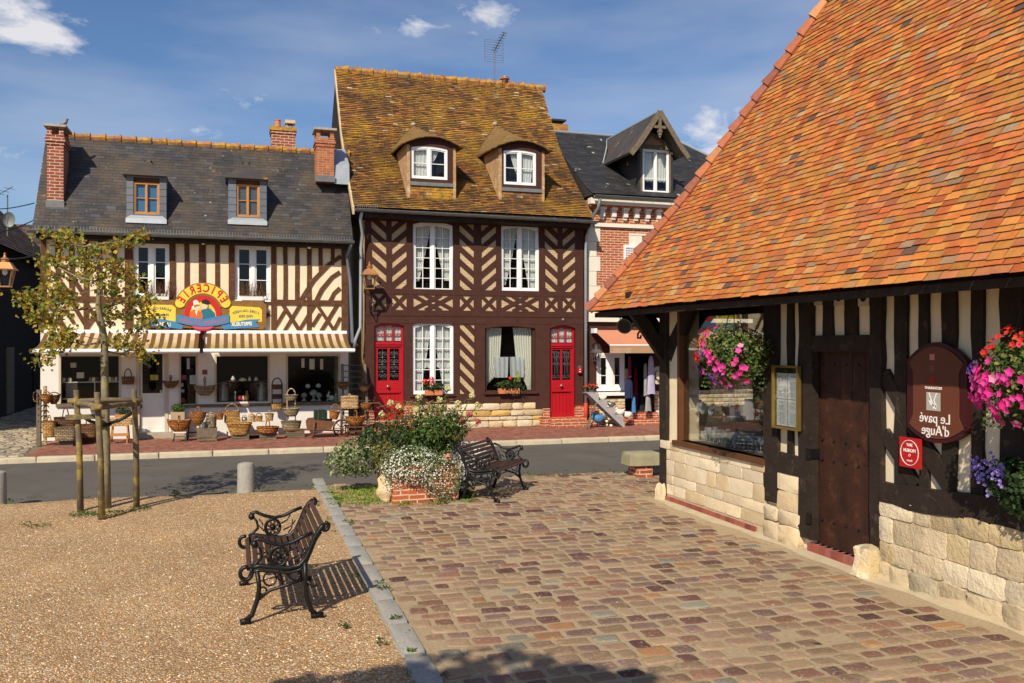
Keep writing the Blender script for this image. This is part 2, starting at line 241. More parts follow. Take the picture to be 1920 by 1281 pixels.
# ------------------------------------------------------------------ mesh builder
def PH(Y): return lambda a, z, d: (a, Y-d, z)                         # street facades: a = x, d = towards the square
def PR(X): return lambda a, z, d: (X-d, a, z)                         # restaurant wall: a = y
ID = lambda x, y, z: (x, y, z)
SPLIT = {'brick_step', 'brick_jamb', 'yellow_panel', 'cap_pier', 'folding_arm', 'porch_post', 'snow_guard', 'blue_ribbon', 'window_lintel', 'shopfront_frame', 'sill_board', 'window_shelf', 'plank_door', 'base_bricks', 'rubble_panel', 'strap', 'reflector'}
class MB:
    def __init__(s, P=None): s.v = []; s.f = []; s.P = P
    def add(s, vs, fs, m=None):
        o = len(s.v); s.v += [tuple(m(*p)) if m else tuple(p) for p in vs]; s.f += [tuple(i+o for i in f) for f in fs]; return s
    def box(s, x0, x1, y0, y1, z0, z1, m=None):
        return s.add([(x, y, z) for x in (x0, x1) for y in (y0, y1) for z in (z0, z1)], [(0, 1, 3, 2), (4, 6, 7, 5), (0, 4, 5, 1), (2, 3, 7, 6), (0, 2, 6, 4), (1, 5, 7, 3)], m)
    def rb(s, a0, a1, z0, z1, d0, d1):                                # box on a facade
        P = s.P; return s.box(a0, a1, z0, z1, d0, d1, lambda a, z, d: P(a, z, d))
    def prism(s, poly, d0, d1):
        P = s.P; n = len(poly); o = len(s.v)
        s.v += [P(a, z, d0) for a, z in poly]+[P(a, z, d1) for a, z in poly]
        s.f += [tuple(o+i for i in range(n)), tuple(o+n+i for i in reversed(range(n)))]
        s.f += [(o+i, o+(i+1) % n, o+n+(i+1) % n, o+n+i) for i in range(n)]; return s
    def strip(s, pts, wd, d0, d1, jit=0.):                            # bent beam on a facade
        P = s.P; L_, R_ = [], []
        for i, p in enumerate(pts):
            q0 = pts[max(i-1, 0)]; q1 = pts[min(i+1, len(pts)-1)]; dx, dz = q1[0]-q0[0], q1[1]-q0[1]; l = math.hypot(dx, dz) or 1
            ww = wd/2 if isinstance(wd, (int, float)) else wd[i]/2
            ww += R.uniform(-jit, jit); nx, nz = -dz/l*ww, dx/l*ww
            L_.append((p[0]+nx, p[1]+nz)); R_.append((p[0]-nx, p[1]-nz))
        for i in range(len(pts)-1):
            pass
        o = len(s.v); n = len(pts)
        for i in range(n): s.v += [P(*L_[i], d0), P(*R_[i], d0), P(*L_[i], d1), P(*R_[i], d1)]
        for i in range(n-1):
            b = o+4*i; s.f += [(b+2, b+3, b+7, b+6), (b, b+4, b+5, b+1), (b, b+2, b+6, b+4), (b+1, b+5, b+7, b+3)]
        s.f += [(o, o+1, o+3, o+2), (o+4*n-4, o+4*n-2, o+4*n-1, o+4*n-3)]; return s
    def tube(s, pts, r, n=8, close=False):
        pts = [Vector(p) for p in pts]; o = len(s.v); k = len(pts); up = None
        for i, p in enumerate(pts):
            if close: t = pts[(i+1) % k]-pts[i-1]
            else: t = pts[min(i+1, k-1)]-pts[max(i-1, 0)]
            t = t.normalized() if t.length > 1e-9 else Vector((0, 0, 1))
            if up is None: up = t.orthogonal().normalized()
            up = (up-t*up.dot(t)); up = up.normalized() if up.length > 1e-6 else t.orthogonal().normalized()
            sd = t.cross(up); rr = r if isinstance(r, (int, float)) else r[i]
            for j in range(n):
                a = 2*math.pi*j/n; s.v.append(tuple(p+(up*math.cos(a)+sd*math.sin(a))*rr))
        for i in range(k if close else k-1):
            i2 = (i+1) % k
            for j in range(n): s.f.append((o+i*n+j, o+i*n+(j+1) % n, o+i2*n+(j+1) % n, o+i2*n+j))
        if not close: s.f += [tuple(o+j for j in reversed(range(n))), tuple(o+(k-1)*n+j for j in range(n))]
        return s
    def lathe(s, c, prof, n=16, sx=1., sy=1., cap=True):
        o = len(s.v)
        for r, z in prof:
            for j in range(n): a = 2*math.pi*j/n; s.v.append((c[0]+r*sx*math.cos(a), c[1]+r*sy*math.sin(a), c[2]+z))
        for i in range(len(prof)-1):
            for j in range(n): s.f.append((o+i*n+j, o+i*n+(j+1) % n, o+(i+1)*n+(j+1) % n, o+(i+1)*n+j))
        if cap: s.f += [tuple(o+j for j in reversed(range(n))), tuple(o+(len(prof)-1)*n+j for j in range(n))]
        return s
    def ball(s, c, r, n=8, k=6, sz=1.):
        return s.lathe(c, [(r*math.sin(math.pi*(i+.02)/(k+.04)), -r*sz*math.cos(math.pi*(i+.02)/(k+.04))) for i in range(k+1)], n)
    def groups(s):                                                    # separate pieces that do not touch
        par = list(range(len(s.v)))
        def fd(a):
            while par[a] != a: par[a] = par[par[a]]; a = par[a]
            return a
        for f in s.f:
            for i in f[1:]: par[fd(i)] = fd(f[0])
        G = {}
        for f in s.f: G.setdefault(fd(f[0]), []).append(f)
        L = []
        for fs in G.values():
            vs = [s.v[i] for f in fs for i in f]; L.append([fs, [min(v[k] for v in vs)-.01 for k in range(3)], [max(v[k] for v in vs)+.01 for k in range(3)]])
        done = False
        while not done:
            done = True
            for i in range(len(L)):
                for j in range(i+1, len(L)):
                    if all(L[i][1][k] <= L[j][2][k] and L[j][1][k] <= L[i][2][k] for k in range(3)):
                        L[i] = [L[i][0]+L[j][0], [min(a, b) for a, b in zip(L[i][1], L[j][1])], [max(a, b) for a, b in zip(L[i][2], L[j][2])]]; L.pop(j); done = False; break
                if not done: break
        out = []
        for fs, _, _ in L:
            m = MB(); mp = {}
            for f in fs:
                for i in f:
                    if i not in mp: mp[i] = len(m.v); m.v.append(s.v[i])
                m.f.append(tuple(mp[i] for i in f))
            out.append(m)
        return out
    def leaf(s, p, n, size, asp=.7, fold=.25):
        n = n.normalized(); t = n.orthogonal().normalized(); t.rotate(Matrix.Rotation(R.uniform(0, 6.28), 3, n)); b = n.cross(t)
        p = Vector(p); L = size; W = size*asp*.5
        s.add([p-t*L*.5, p+b*W+n*W*fold, p+t*L*.5, p-b*W+n*W*fold], [(0, 1, 2), (0, 2, 3)])
        return s
    def flower(s, p, n, r, k=5):
        n = n.normalized(); t = n.orthogonal().normalized(); t.rotate(Matrix.Rotation(R.uniform(0, 6.28), 3, n)); b = n.cross(t); p = Vector(p)
        vs = [p-n*r*.35]
        for j in range(k*2):
            a = math.pi*j/k; rr = r*(1. if j % 2 == 0 else .72); vs.append(p+(t*math.cos(a)+b*math.sin(a))*rr+n*r*(.12 if j % 2 == 0 else 0))
        s.add(vs, [(0, 1+j, 1+(j+1) % (2*k)) for j in range(2*k)]); return s
    def pillow(s, c, u, v, n, w_, h_, dep, ins=.2, jit=.0, sub=1):
        c, u, v, n = Vector(c), Vector(u), Vector(v), Vector(n); o = len(s.v)
        base = [(-1, -.82), (-.88, -1), (0, -1.03), (.88, -1), (1, -.82), (1.02, 0), (1, .82), (.88, 1), (0, 1.03), (-.88, 1), (-1, .82), (-1.02, 0)]
        js = [(R.uniform(-jit, jit), R.uniform(-jit, jit)) for _ in base]; m = min(w_, h_)/2
        for k, (i_, d_) in enumerate(((0, 0), (.06, .62), (ins, .92), (ins*2.2, 1.0))):
            for (a, b), (ja, jb) in zip(base, js):
                x = (a+ja)*(w_/2-i_*m); y = (b+jb)*(h_/2-i_*m); s.v.append(tuple(c+u*x+v*y+n*dep*d_*R.uniform(.97, 1.03)))
        s.v.append(tuple(c+n*dep*1.02))
        for k in range(3):
            for j in range(12): s.f.append((o+k*12+j, o+k*12+(j+1) % 12, o+(k+1)*12+(j+1) % 12, o+(k+1)*12+j))
        for j in range(12): s.f.append((o+36+j, o+36+(j+1) % 12, o+48))
        return s
    def build(s, name, mat, parent=None, smooth=False, recalc=True, ang=None):
        import bmesh
        if name in SPLIT:
            g = s.groups()
            if len(g) > 1: return [q.build('*'+name, mat, parent, smooth, recalc, ang) for q in g][0]
        name = name.lstrip('*')
        off = Vector((0, 0, 0)); q = parent
        while q is not None: off += q.location; q = q.parent
        me = bpy.data.meshes.new(name); me.from_pydata([(x-off.x, y-off.y, z-off.z) for x, y, z in s.v], [], s.f)
        if recalc:
            bm = bmesh.new(); bm.from_mesh(me); bmesh.ops.recalc_face_normals(bm, faces=bm.faces); bm.to_mesh(me); bm.free()
        me.materials.append(mat)
        if smooth:
            me.polygons.foreach_set('use_smooth', [True]*len(me.polygons))
            if ang: me.set_sharp_from_angle(angle=rad(ang))
        ob = bpy.data.objects.new(name, me); sc.collection.objects.link(ob)
        if parent is not None: ob.parent = parent
        return ob
def tag(o, label=None, cat=None, group=None, kind=None):
    if label: o['label'] = label
    if cat: o['category'] = cat
    if group: o['group'] = group
    if kind: o['kind'] = kind
    return o
def thing(name, label, cat, loc, group=None):
    o = bpy.data.objects.new(name, None); sc.collection.objects.link(o); o.location = loc; o.empty_display_size = .2
    return tag(o, label, cat, group)
def structure(mb, name, mat, smooth=False, **k): return tag(mb.build(name, mat, None, smooth, **k), kind='structure')
def text(mb, s, size, a0, z0, P, d0, d1, flip=1, ang=0., align='CENTER', cond=1., bold=0.):
    cu = bpy.data.curves.new('t', 'FONT'); cu.body = s; cu.size = size; cu.align_x = align; cu.align_y = 'CENTER'; cu.extrude = .5; cu.resolution_u = 3; cu.offset = bold
    ob = bpy.data.objects.new('t', cu); sc.collection.objects.link(ob); dg = bpy.context.evaluated_depsgraph_get()
    me = bpy.data.meshes.new_from_object(ob.evaluated_get(dg)); ca, sa = math.cos(ang), math.sin(ang)
    vs = []
    for v in me.vertices:
        x = v.co.x*cond*flip; y = v.co.y; d = d1 if v.co.z > 0 else d0
        vs.append(P(a0+x*ca-y*sa, z0+x*sa+y*ca, d))
    mb.add(vs, [tuple(p.vertices) for p in me.polygons])
    bpy.data.objects.remove(ob); bpy.data.curves.remove(cu); bpy.data.meshes.remove(me)
def wall_holes(mb, a0, a1, z0, z1, holes, d0, d1):
    xs = sorted({a0, a1, *[min(max(h[0], a0), a1) for h in holes], *[min(max(h[1], a0), a1) for h in holes]})
    for i in range(len(xs)-1):
        xa, xb = xs[i], xs[i+1]
        if xb-xa < 1e-5: continue
        m = (xa+xb)/2; cuts = sorted([(h[2], h[3]) for h in holes if h[0] < m < h[1]]); z = z0
        for lo, hi in cuts:
            if lo > z+1e-5: mb.rb(xa, xb, z, lo, d0, d1)
            z = max(z, hi)
        if z < z1-1e-5: mb.rb(xa, xb, z, z1, d0, d1)
def tiles(mb, P, prof, lo, hi, expo, wd, th, ja=.0, js=.0, jd=.0, maxrows=999, gap=0.):
    """prof = [(t,z)] up the slope, P(a,t,z) -> world"""
    segs = []; S = 0
    for (t0, z0), (t1, z1) in zip(prof, prof[1:]):
        l = math.hypot(t1-t0, z1-z0); segs.append((S, S+l, t0, z0, t1, z1)); S += l
    def at(s):
        s = max(0, min(S, s))
        for a, b, t0, z0, t1, z1 in segs:
            if s <= b+1e-9:
                k = (s-a)/(b-a); dx, dz = (t1-t0)/(b-a), (z1-z0)/(b-a); return t0+(t1-t0)*k, z0+(z1-z0)*k, -dz, dx
    r = 0; s = 0.
    while s < S-expo*.4 and r < maxrows:
        t, z, _, _ = at(s); a0, a1 = lo(t), hi(t); a = a0-(wd/2 if r % 2 else 0)+R.uniform(-.02, .02); rs = R.uniform(-js, js)*.6
        sag = R.uniform(-1, 1)*js
        while a < a1:
            ww = wd*R.uniform(.93, 1.03); b0, b1 = max(a+R.uniform(0, ja), a0), min(a+ww-.002, a1)
            if b1-b0 > wd*.2:
                s0 = s+rs+R.uniform(-js, js)+sag*math.sin(a*1.3+r); t0, z0, nx, nz = at(s0); t1, z1, mx_, mz = at(s+expo*1.5)
                e = th*(2+gap)+R.uniform(0, jd); e0 = e-th*(.4 if gap else 1)
                if nz < 0: nx, nz = -nx, -nz
                if mz < 0: mx_, mz = -mx_, -mz
                tl = R.uniform(-1, 1)*jd*.5
                mb.add([P(b0, t0+nx*(e+tl), z0+nz*(e+tl)), P(b1, t0+nx*(e-tl), z0+nz*(e-tl)), P(b1, t0+nx*e0, z0+nz*e0), P(b0, t0+nx*e0, z0+nz*e0),
                        P(b0, t1+mx_*th*.9, z1+mz*th*.9), P(b1, t1+mx_*th*.9, z1+mz*th*.9)], [(0, 1, 5, 4), (3, 2, 1, 0), (0, 4, 3), (1, 2, 5)])
            a += ww
        s += expo; r += 1
def scatter_leaves(mb, c, rx, ry, rz, n, size, asp=.7, up=.3, shell=.5, jit=.4):
    for _ in range(n):
        v = Vector((R.gauss(0, 1), R.gauss(0, 1), R.gauss(0, 1))).normalized(); k = R.uniform(shell, 1)**.6
        p = Vector((c[0]+v.x*rx*k, c[1]+v.y*ry*k, c[2]+v.z*rz*k)); nn = v+Vector((R.uniform(-1, 1), R.uniform(-1, 1), R.uniform(-1, 1)+up))
        mb.leaf(p, nn, size*R.uniform(1-jit, 1+jit), asp)
# ================================================================== GROUND
g = MB().add([(-600, -600, -.16), (600, -600, -.16), (600, 900, -.16), (-600, 900, -.16)], [(0, 1, 2, 3)]); structure(g, 'ground', dirt)
RY0, RY1 = 13.25, 18.15
g = MB()
n = 60
for i in range(n+1):
    x = -40+80*i/n
    for j in range(5):
        y = RY0-.3+(RY1-RY0+.4)*j/4; g.v.append((x, y, -.10+.03*math.sin(math.pi*j/4)))
for i in range(n):
    for j in range(4): a = i*5+j; g.f.append((a, a+5, a+6, a+1))
structure(g, 'road', asphalt, True)
def gz(x, y): return .012*math.sin(x*1.1+.5)*math.sin(y*.8)+.008*math.sin(x*2.7+y*1.9)
g = MB(); nx, ny = 60, 70
for i in range(nx+1):
    for j in range(ny+1):
        x = -16+17.16*(i/nx); y = -6+(RY0+6)*j/ny; e = 0
        if j == ny: y += .07*math.sin(x*1.3)+.05*math.sin(x*3.7)+R.uniform(-.03, .03); e = -.115
        g.v.append((x, y, gz(x, y)+.005+e))
for i in range(nx):
    for j in range(ny): a = i*(ny+1)+j; g.f.append((a, a+ny+1, a+ny+2, a+1))
structure(g, 'gravel_square', gravel, True)
# loose pebbles over the gravel close to the camera
g = MB()
for _ in range(15000):
    y = 4.7+8.3*R.random()**1.6; x = R.uniform(-.55*y-1.2, 1.0)
    if x < -7: continue
    r = R.uniform(.005, .0105); h = r*R.uniform(.4, .8); z = gz(x, y)+.006; a = R.uniform(0, 6.28); c, s_ = math.cos(a)*r, math.sin(a)*r; k = R.uniform(.6, 1)
    g.add([(x+c, y+s_, z), (x-s_*k, y+c*k, z), (x-c, y-s_, z), (x+s_*k, y-c*k, z), (x+c*.3, y+s_*.3, z+h)], [(0, 1, 4), (1, 2, 4), (2, 3, 4), (3, 0, 4)])
pebble = M('pebble', (.5, .35, .2), .85, .1, 20, pal=[((.66, .39, .18), 4), ((.78, .52, .28), 4), ((.52, .30, .14), 2), ((.86, .68, .46), 2.5), ((.36, .20, .10), 1.5), ((.9, .82, .66), 1)])
tag(g.build('gravel_pebbles', pebble), kind='stuff')
# joint bed and setts
g = MB().add([(1.10, -6, .002), (14, -6, .002), (14, RY0+.02, .002), (1.10, RY0+.02, .002), (14, RY0+.06, -.12), (1.10, RY0+.06, -.12)], [(0, 1, 2, 3), (3, 2, 4, 5)]); structure(g, 'paving_bed', joint_sand)
def setts(name, x0, x1, y0, y1, pw, ph, mat, z=.0, dep=.012, skip=None, gap=.034, rough=.085):
    g = MB(); y = y0; r = 0
    while y < y1:
        x = x0+(pw/2 if r % 2 else 0)+R.uniform(-.03, .03); rh = ph*R.uniform(.9, 1.1)
        while x < x1:
            w_ = pw*R.uniform(.72, 1.28); cx, cy = x+w_/2, y+rh/2+.02*math.sin(x*1.7+y)+.012*math.sin(x*4+r)
            if x+w_ < x1+.05 and not (skip and skip(cx, cy)) and R.random() > .012:
                a = R.uniform(-.05, .05)-.02; u = Vector((math.cos(a), math.sin(a), R.uniform(-.03, .03))); v = Vector((-math.sin(a), math.cos(a), R.uniform(-.05, .05)))
                g.pillow((cx, cy, z+R.uniform(-.004, .003)), u, v, (0, 0, 1), w_-gap*R.uniform(.7, 1.3), rh-gap*R.uniform(.7, 1.3), dep*R.uniform(.75, 1.15), .2, rough)
            x += w_
        y += rh; r += 1
    return structure(g, name, mat, True, recalc=False)
setts('cobbled_paving', 1.27, 5.28, 3.4, 13.2, .205, .165, sett_m, skip=lambda x, y: (1.95 < x < 2.8 and 11.6 < y < 12.7) or (x > 5.15 and y < 10.4 and R.random() < .4))
setts('cobbled_corner', 5.3, 11, 10.9, 13.2, .21, .17, sett_m)
# granite kerb between gravel and setts
g = MB(); y = 3.2
while y < 13.2:
    l = R.uniform(.5, .8)
    x = 1.05+.07*max(0, (y-5)/8); g.pillow((x+.10, y+l/2, .0), (1, -.008, 0), (.008, 1, 0), (0, 0, 1), .165, l-.012, .032, .06, .01); y += l
structure(g, 'granite_kerb', granite, True, ang=50)
# far pavement
g = MB().box(-3.75, 14, RY1+.18, 21.6, -.14, -.004); structure(g, 'pavement_bed', pave_base)
g = MB(); y = RY1+.2; r = 0
while y < 21.15:
    x = -3.7+(.055 if r % 2 else 0)
    while x < 9.6:
        g.box(x, x+.103, y, y+.052, -.02, .0+R.uniform(0, .004)); x += .11
    y += .058; r += 1
structure(g, 'pavement', brick_pave)
g = MB(); x = -16.
while x < 14:
    l = R.uniform(.85, 1.15); g.pillow((x+l/2, RY1+.09, -.12), (1, 0, 0), (0, 1, 0), (0, 0, 1), l-.012, .185, .125, .08, .012); x += l
structure(g, 'pavement_kerb', kerb_m, True, ang=45)
g = MB().add([(-16, RY1+.1, -.012), (-3.76, RY1+.1, -.012), (-3.76, 60, -.012), (-16, 60, -.012)], [(0, 1, 2, 3)]); structure(g, 'alley_bed', dirt)
alley_stone = M('alley_sett', (.3, .26, .2), .9, .2, 10, pal=[((.33, .28, .20), 3), ((.25, .21, .16), 3), ((.40, .33, .23), 2), ((.20, .16, .13), 1)], bump=.6)
setts('alley_paving', -9, -3.8, RY1+.2, 33, .19, .15, alley_stone, z=-.012, dep=.02, gap=.03, rough=.05)
# ================================================================== HOUSE WITH THE GROCERY
F1 = 21.2; P1 = PH(F1)
def X1(px, py=600, Y=F1): return onY(px, py, Y)[0]
def Z1(px, py, Y=F1): return onY(px, py, Y)[1]
def post(mb, pl, pr, yt, yb, d0, d1, Y=F1, jit=.004):
    a0, a1 = X1(pl, 500, Y), X1(pr, 500, Y); c = (pl+pr)/2; z0, z1 = Z1(c, yb, Y), Z1(c, yt, Y); n = max(2, int((z1-z0)/.3)+1)
    mb.strip([((a0+a1)/2+R.uniform(-jit, jit), z0+(z1-z0)*i/(n-1)) for i in range(n)], a1-a0, d0, d1, jit)
def dg(mb, pts, wm, d0, d1, Y=F1, jit=.004): mb.strip([onY(x, y, Y) for x, y in pts], wm, d0, d1, jit)
def window(parent, P, a0, a1, z0, z1, arch=0., cols=2, rows=6, fm=white_paint, d=-.06, fw=.045, bar=.016, curt=None, cmat=None, back=.35, leafs=2, sill=.05, stile=.05, gl=None, pane_rows=None):
    ac = (a0+a1)/2; hw = (a1-a0)/2
    def top(a, e=0.): return z1-e-arch*((a-ac)/hw)**2
    f = MB(P)
    def arcband(x0, x1, e0, e1, da, db, k=10):
        for i in range(k):
            xa, xb = x0+(x1-x0)*i/k, x0+(x1-x0)*(i+1)/k; f.prism([(xa, top(xa, e1)), (xb, top(xb, e1)), (xb, top(xb, e0)), (xa, top(xa, e0))], da, db)
    def vbar(x0, x1, zb, e, da, db): f.prism([(x0, zb), (x1, zb), (x1, top(x1, e)), (x0, top(x0, e))], da, db)
    vbar(a0, a0+fw, z0, 0, d, d+.05); vbar(a1-fw, a1, z0, 0, d, d+.05); arcband(a0+fw, a1-fw, 0, fw*(1.6 if arch else 1), d, d+.05); f.rb(a0+fw, a1-fw, z0, z0+sill, d, d+.055)
    et = fw*(1.6 if arch else 1)
    if leafs == 2: vbar(ac-stile*.7, ac+stile*.7, z0+sill, et, d+.004, d+.058)
    spans = [(a0+fw, ac-stile*.7), (ac+stile*.7, a1-fw)] if leafs == 2 else [(a0+fw, a1-fw)]
    zt = z1-et-arch*.9
    for s0, s1 in spans:
        q = stile*.62; vbar(s0, s0+q, z0+sill, et, d-.01, d+.034); vbar(s1-q, s1, z0+sill, et, d-.01, d+.034)
        f.rb(s0+q, s1-q, z0+sill, z0+sill+q*1.2, d-.01, d+.033); arcband(s0+q, s1-q, et, et+q, d-.01, d+.033, 5)
        for i in range(1, cols): x = s0+q+(s1-s0-2*q)*i/cols; vbar(x-bar/2, x+bar/2, z0+sill+q, et+q, d-.006, d+.026)
        zs = pane_rows or [i/rows for i in range(1, rows)]
        for t in zs: z = z0+sill+q+(zt-z0-sill-q)*t; f.rb(s0+q, s1-q, z-bar/2, z+bar/2, d-.005, d+.027)
    fr = f.build('window', fm, parent)
    p = MB(P); k = 10; xs = [a0+fw+(a1-a0-2*fw)*i/k for i in range(k+1)]
    p.prism([(xs[0], z0+sill)]+[(xs[-1], z0+sill)]+[(x, top(x, et)) for x in reversed(xs)], d+.002, d+.006); p.build('pane', gl or glass, fr)
    if back:
        b = MB(P).rb(a0-.1, a1+.1, z0-.1, z1+.1, -back-.02, -back); b.build('dark_room_sheet', dark_in, fr)
    for cv in (curt or []):
        c = MB(P); n_, m_ = 26, 10; tl, tr, tz, bl, br, bz = cv[:6]; wv = cv[6] if len(cv) > 6 else 9; sc_ = cv[7] if len(cv) > 7 else 0; md = cv[8] if len(cv) > 8 else None
        W_, H_ = a1-a0-2*fw, z1-z0-sill; dd = d-.05 if not sc_ else d-.035
        for j in range(m_+1):
            t = j/m_
            for i in range(n_+1):
                u = i/n_; l = tl+(bl-tl)*t**1.3; r_ = tr+(br-tr)*t**1.3
                if md: k_ = math.sin(math.pi*min(1, t)); l += md*k_*.5*0; 
                x = a0+fw+W_*(l+(r_-l)*u); z = z0+sill+H_*(tz+(bz-tz)*t); 
                if sc_ and j == m_: z -= .05*abs(math.sin(u*math.pi*sc_))
                z = min(z, top(x, et)-.0)
                c.v.append(P(x, z, dd-.014+.008*math.sin(u*wv*6.28+t*1.5)))
        for j in range(m_):
            for i in range(n_): q = j*(n_+1)+i; c.f.append((q, q+1, q+n_+2, q+n_+1))
        c.build('curtain', cmat or curtain_m, fr, True, recalc=False)
    return fr
H1 = thing('grocery_house', 'cream half-timbered house with slate roof and striped awnings over its shop front', 'house', (-.7, F1, 0))
XL, XR = X1(76), X1(653)
zE = 4.55
def hole(pl, pr, yt, yb, Y=F1):
    c = (pl+pr)/2; return (X1(pl, 0, Y), X1(pr, 0, Y), Z1(c, yb, Y), Z1(c, yt, Y))
w1, w2 = hole(251, 317, 457, 559), hole(441, 507, 461, 563)
s1, sd, s2, s3, s4 = hole(110, 227, 664, 756), hole(262, 309, 664, 809), hole(335, 371, 664, 758), hole(402, 506, 664, 754), hole(536, 638, 664, 754)
zS = 2.3
mb = MB(P1); wall_holes(mb, XL, XR, zS, zE+.1, [w1, w2], -.25, 0); mb.rb(XL, XL+.2, 0, zE+.1, -2.8, -.251); mb.rb(XR-.2, XR, 0, zE+.1, -2.8, -.251)
mb.build('plaster_wall', plaster, H1)
mb = MB(P1); wall_holes(mb, XL, XR, 0, zS-.002, [s1, sd, s2, s3, s4], -.2, .012); mb.build('shopfront_wall', whitewash, H1)
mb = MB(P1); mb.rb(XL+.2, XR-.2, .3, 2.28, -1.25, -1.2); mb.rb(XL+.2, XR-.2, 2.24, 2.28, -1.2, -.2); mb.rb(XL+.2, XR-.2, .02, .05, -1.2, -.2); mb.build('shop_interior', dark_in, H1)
# timber frame
t = MB(P1); TD = .022
for pl, pr in ((76, 87), (104, 114), (130, 140), (157, 167), (183, 192), (209, 219)): post(t, pl, pr, 434, 560, -.02, TD+R.uniform(0, .004))
for pl, pr in ((234, 249), (318, 329), (429, 440), (508, 518)): post(t, pl, pr, 434, 622, -.02, TD+.008)
for pl, pr in ((346, 355), (373, 386), (403, 412)): post(t, pl, pr, 436, 622, -.02, TD+.001)
for pl, pr, yb in ((531, 539, 566), (553, 561, 566), (575, 584, 566), (597, 605, 510), (620, 627, 497)): post(t, pl, pr, 440, yb, -.02, TD+R.uniform(0, .004))
post(t, 640, 652, 440, 622, -.02, TD+.012, jit=.008); post(t, 76, 87, 560, 622, -.02, TD+.012); post(t, 575, 584, 570, 622, -.02, TD); post(t, 157, 167, 565, 622, -.02, TD)
zr0, zr1 = Z1(380, 569), Z1(380, 559)
t.rb(XL+.1, w1[0], zr0, zr1, -.02, TD+.011); t.rb(w1[0], w2[1], zr0, zr1-.04, -.02, TD+.011); t.rb(w2[1], XR-.12, zr0-.01, zr1-.01, -.02, TD+.0115)
t.rb(XL, XR, zE-.12, zE+.05, -.02, TD+.014)
t.rb(w1[0]-.02, w1[1]+.02, w1[3], w1[3]+.14, -.02, TD+.006); t.rb(w2[0]-.02, w2[1]+.02, w2[3], w2[3]+.14, -.02, TD+.006)
def both(pts, wm, d):                                                # mirrored pair of braces
    dg(t, pts, wm, -.02, d)
    xa, xb = 640, 84
    dg(t, [(xb+(xa-x)*1.0, y-5) for x, y in pts], wm, -.02, d)
both([(639, 481), (615, 497), (588, 525), (570, 553), (563, 566)], .095, TD+.009); both([(637, 510), (622, 520), (603, 543), (592, 565)], .09, TD+.0085); both([(637, 540), (626, 550), (618, 566)], .085, TD+.008)
for a in ([(530, 571), (562, 621)], [(594, 571), (627, 621)]): both(a, .085, TD+.0075)
for a in ([(563, 571), (533, 621)], [(534, 583), (515, 615)], [(590, 571), (560, 621)], [(600, 588), (585, 612)], [(632, 572), (602, 621)], [(638, 595), (625, 621)]): both(a, .08, TD+.0055)
for a in ([(335, 571), (365, 621)], [(395, 571), (360, 621)], [(420, 571), (450, 621)], [(500, 571), (470, 621)], [(262, 571), (290, 621)], [(505, 588), (492, 600), (482, 621)]): dg(t, a, .085, -.02, TD+.004)
t.build('timber_frame', timber1, H1)
# upper windows
for h in (w1, w2):
    fr = window(H1, P1, *h, cols=1, rows=3, d=-.10, fw=.05, stile=.06, sill=.06)
    MB(P1).rb(h[0]-.01, h[1]+.01, h[2]-.035, h[2], -.1, .05).build('sill', white_paint, fr)
# shopfront joinery
mb = MB(P1)
for h in (s1, s2, s3, s4):
    for a in (h[0], h[1]-.045): mb.rb(a, a+.045, h[2], h[3], -.12, .022)
    mb.rb(h[0]+.045, h[1]-.045, h[3]-.05, h[3], -.12, .02)
mb.rb(sd[0]-.07, sd[0], .12, sd[3], -.1, .03); mb.rb(sd[1], sd[1]+.07, .12, sd[3], -.1, .03)
mb.build('shopfront_frame', cream_paint, H1)
mb = MB(P1); mb.rb(s2[0]-.05, s4[1]+.05, s4[2]-.07, s4[2], -.1, .05); mb.rb(s1[0]-.05, s1[1]+.05, s1[2]-.07, s1[2], -.1, .06); mb.build('sill_board', old_wood, H1)
for h in (s1, s2, s3, s4): MB(P1).rb(h[0]+.045, h[1]-.045, h[2], h[3]-.05, -.10, -.095).build('shop_window', glass_thin, H1)
sdz = Z1(285, 740)
mb = MB(P1); mb.rb(sd[0], sd[1], .14, sdz, -.08, -.04); 
for a, b, c, e in ((sd[0], sd[0]+.05, sdz, sd[3]), (sd[1]-.05, sd[1], sdz, sd[3]), (sd[0], sd[0]+.05, .14, sdz), (sd[1]-.05, sd[1], .14, sdz)): mb.rb(a, b, c+.001, e, -.07, -.03)
mb.rb(sd[0]+.05, sd[1]-.05, sdz-.07, sdz+.03, -.07, -.028); mb.rb(sd[0]+.05, sd[1]-.05, .14, .24, -.07, -.028)
door = mb.build('shop_door', whitewash, H1); MB(P1).rb(sd[0]+.05, sd[1]-.05, sdz+.03, sd[3], -.06, -.055).build('pane', glass_thin, door)
MB(P1).rb(sd[0]+.02, sd[0]+.045, sdz-.3, sdz-.22, -.03, .0).build('handle', black_iron, door)
MB(P1).rb(sd[0]-.12, sd[1]+.3, 0, .13, -.1, .22).build('door_step', stone_grey, H1)
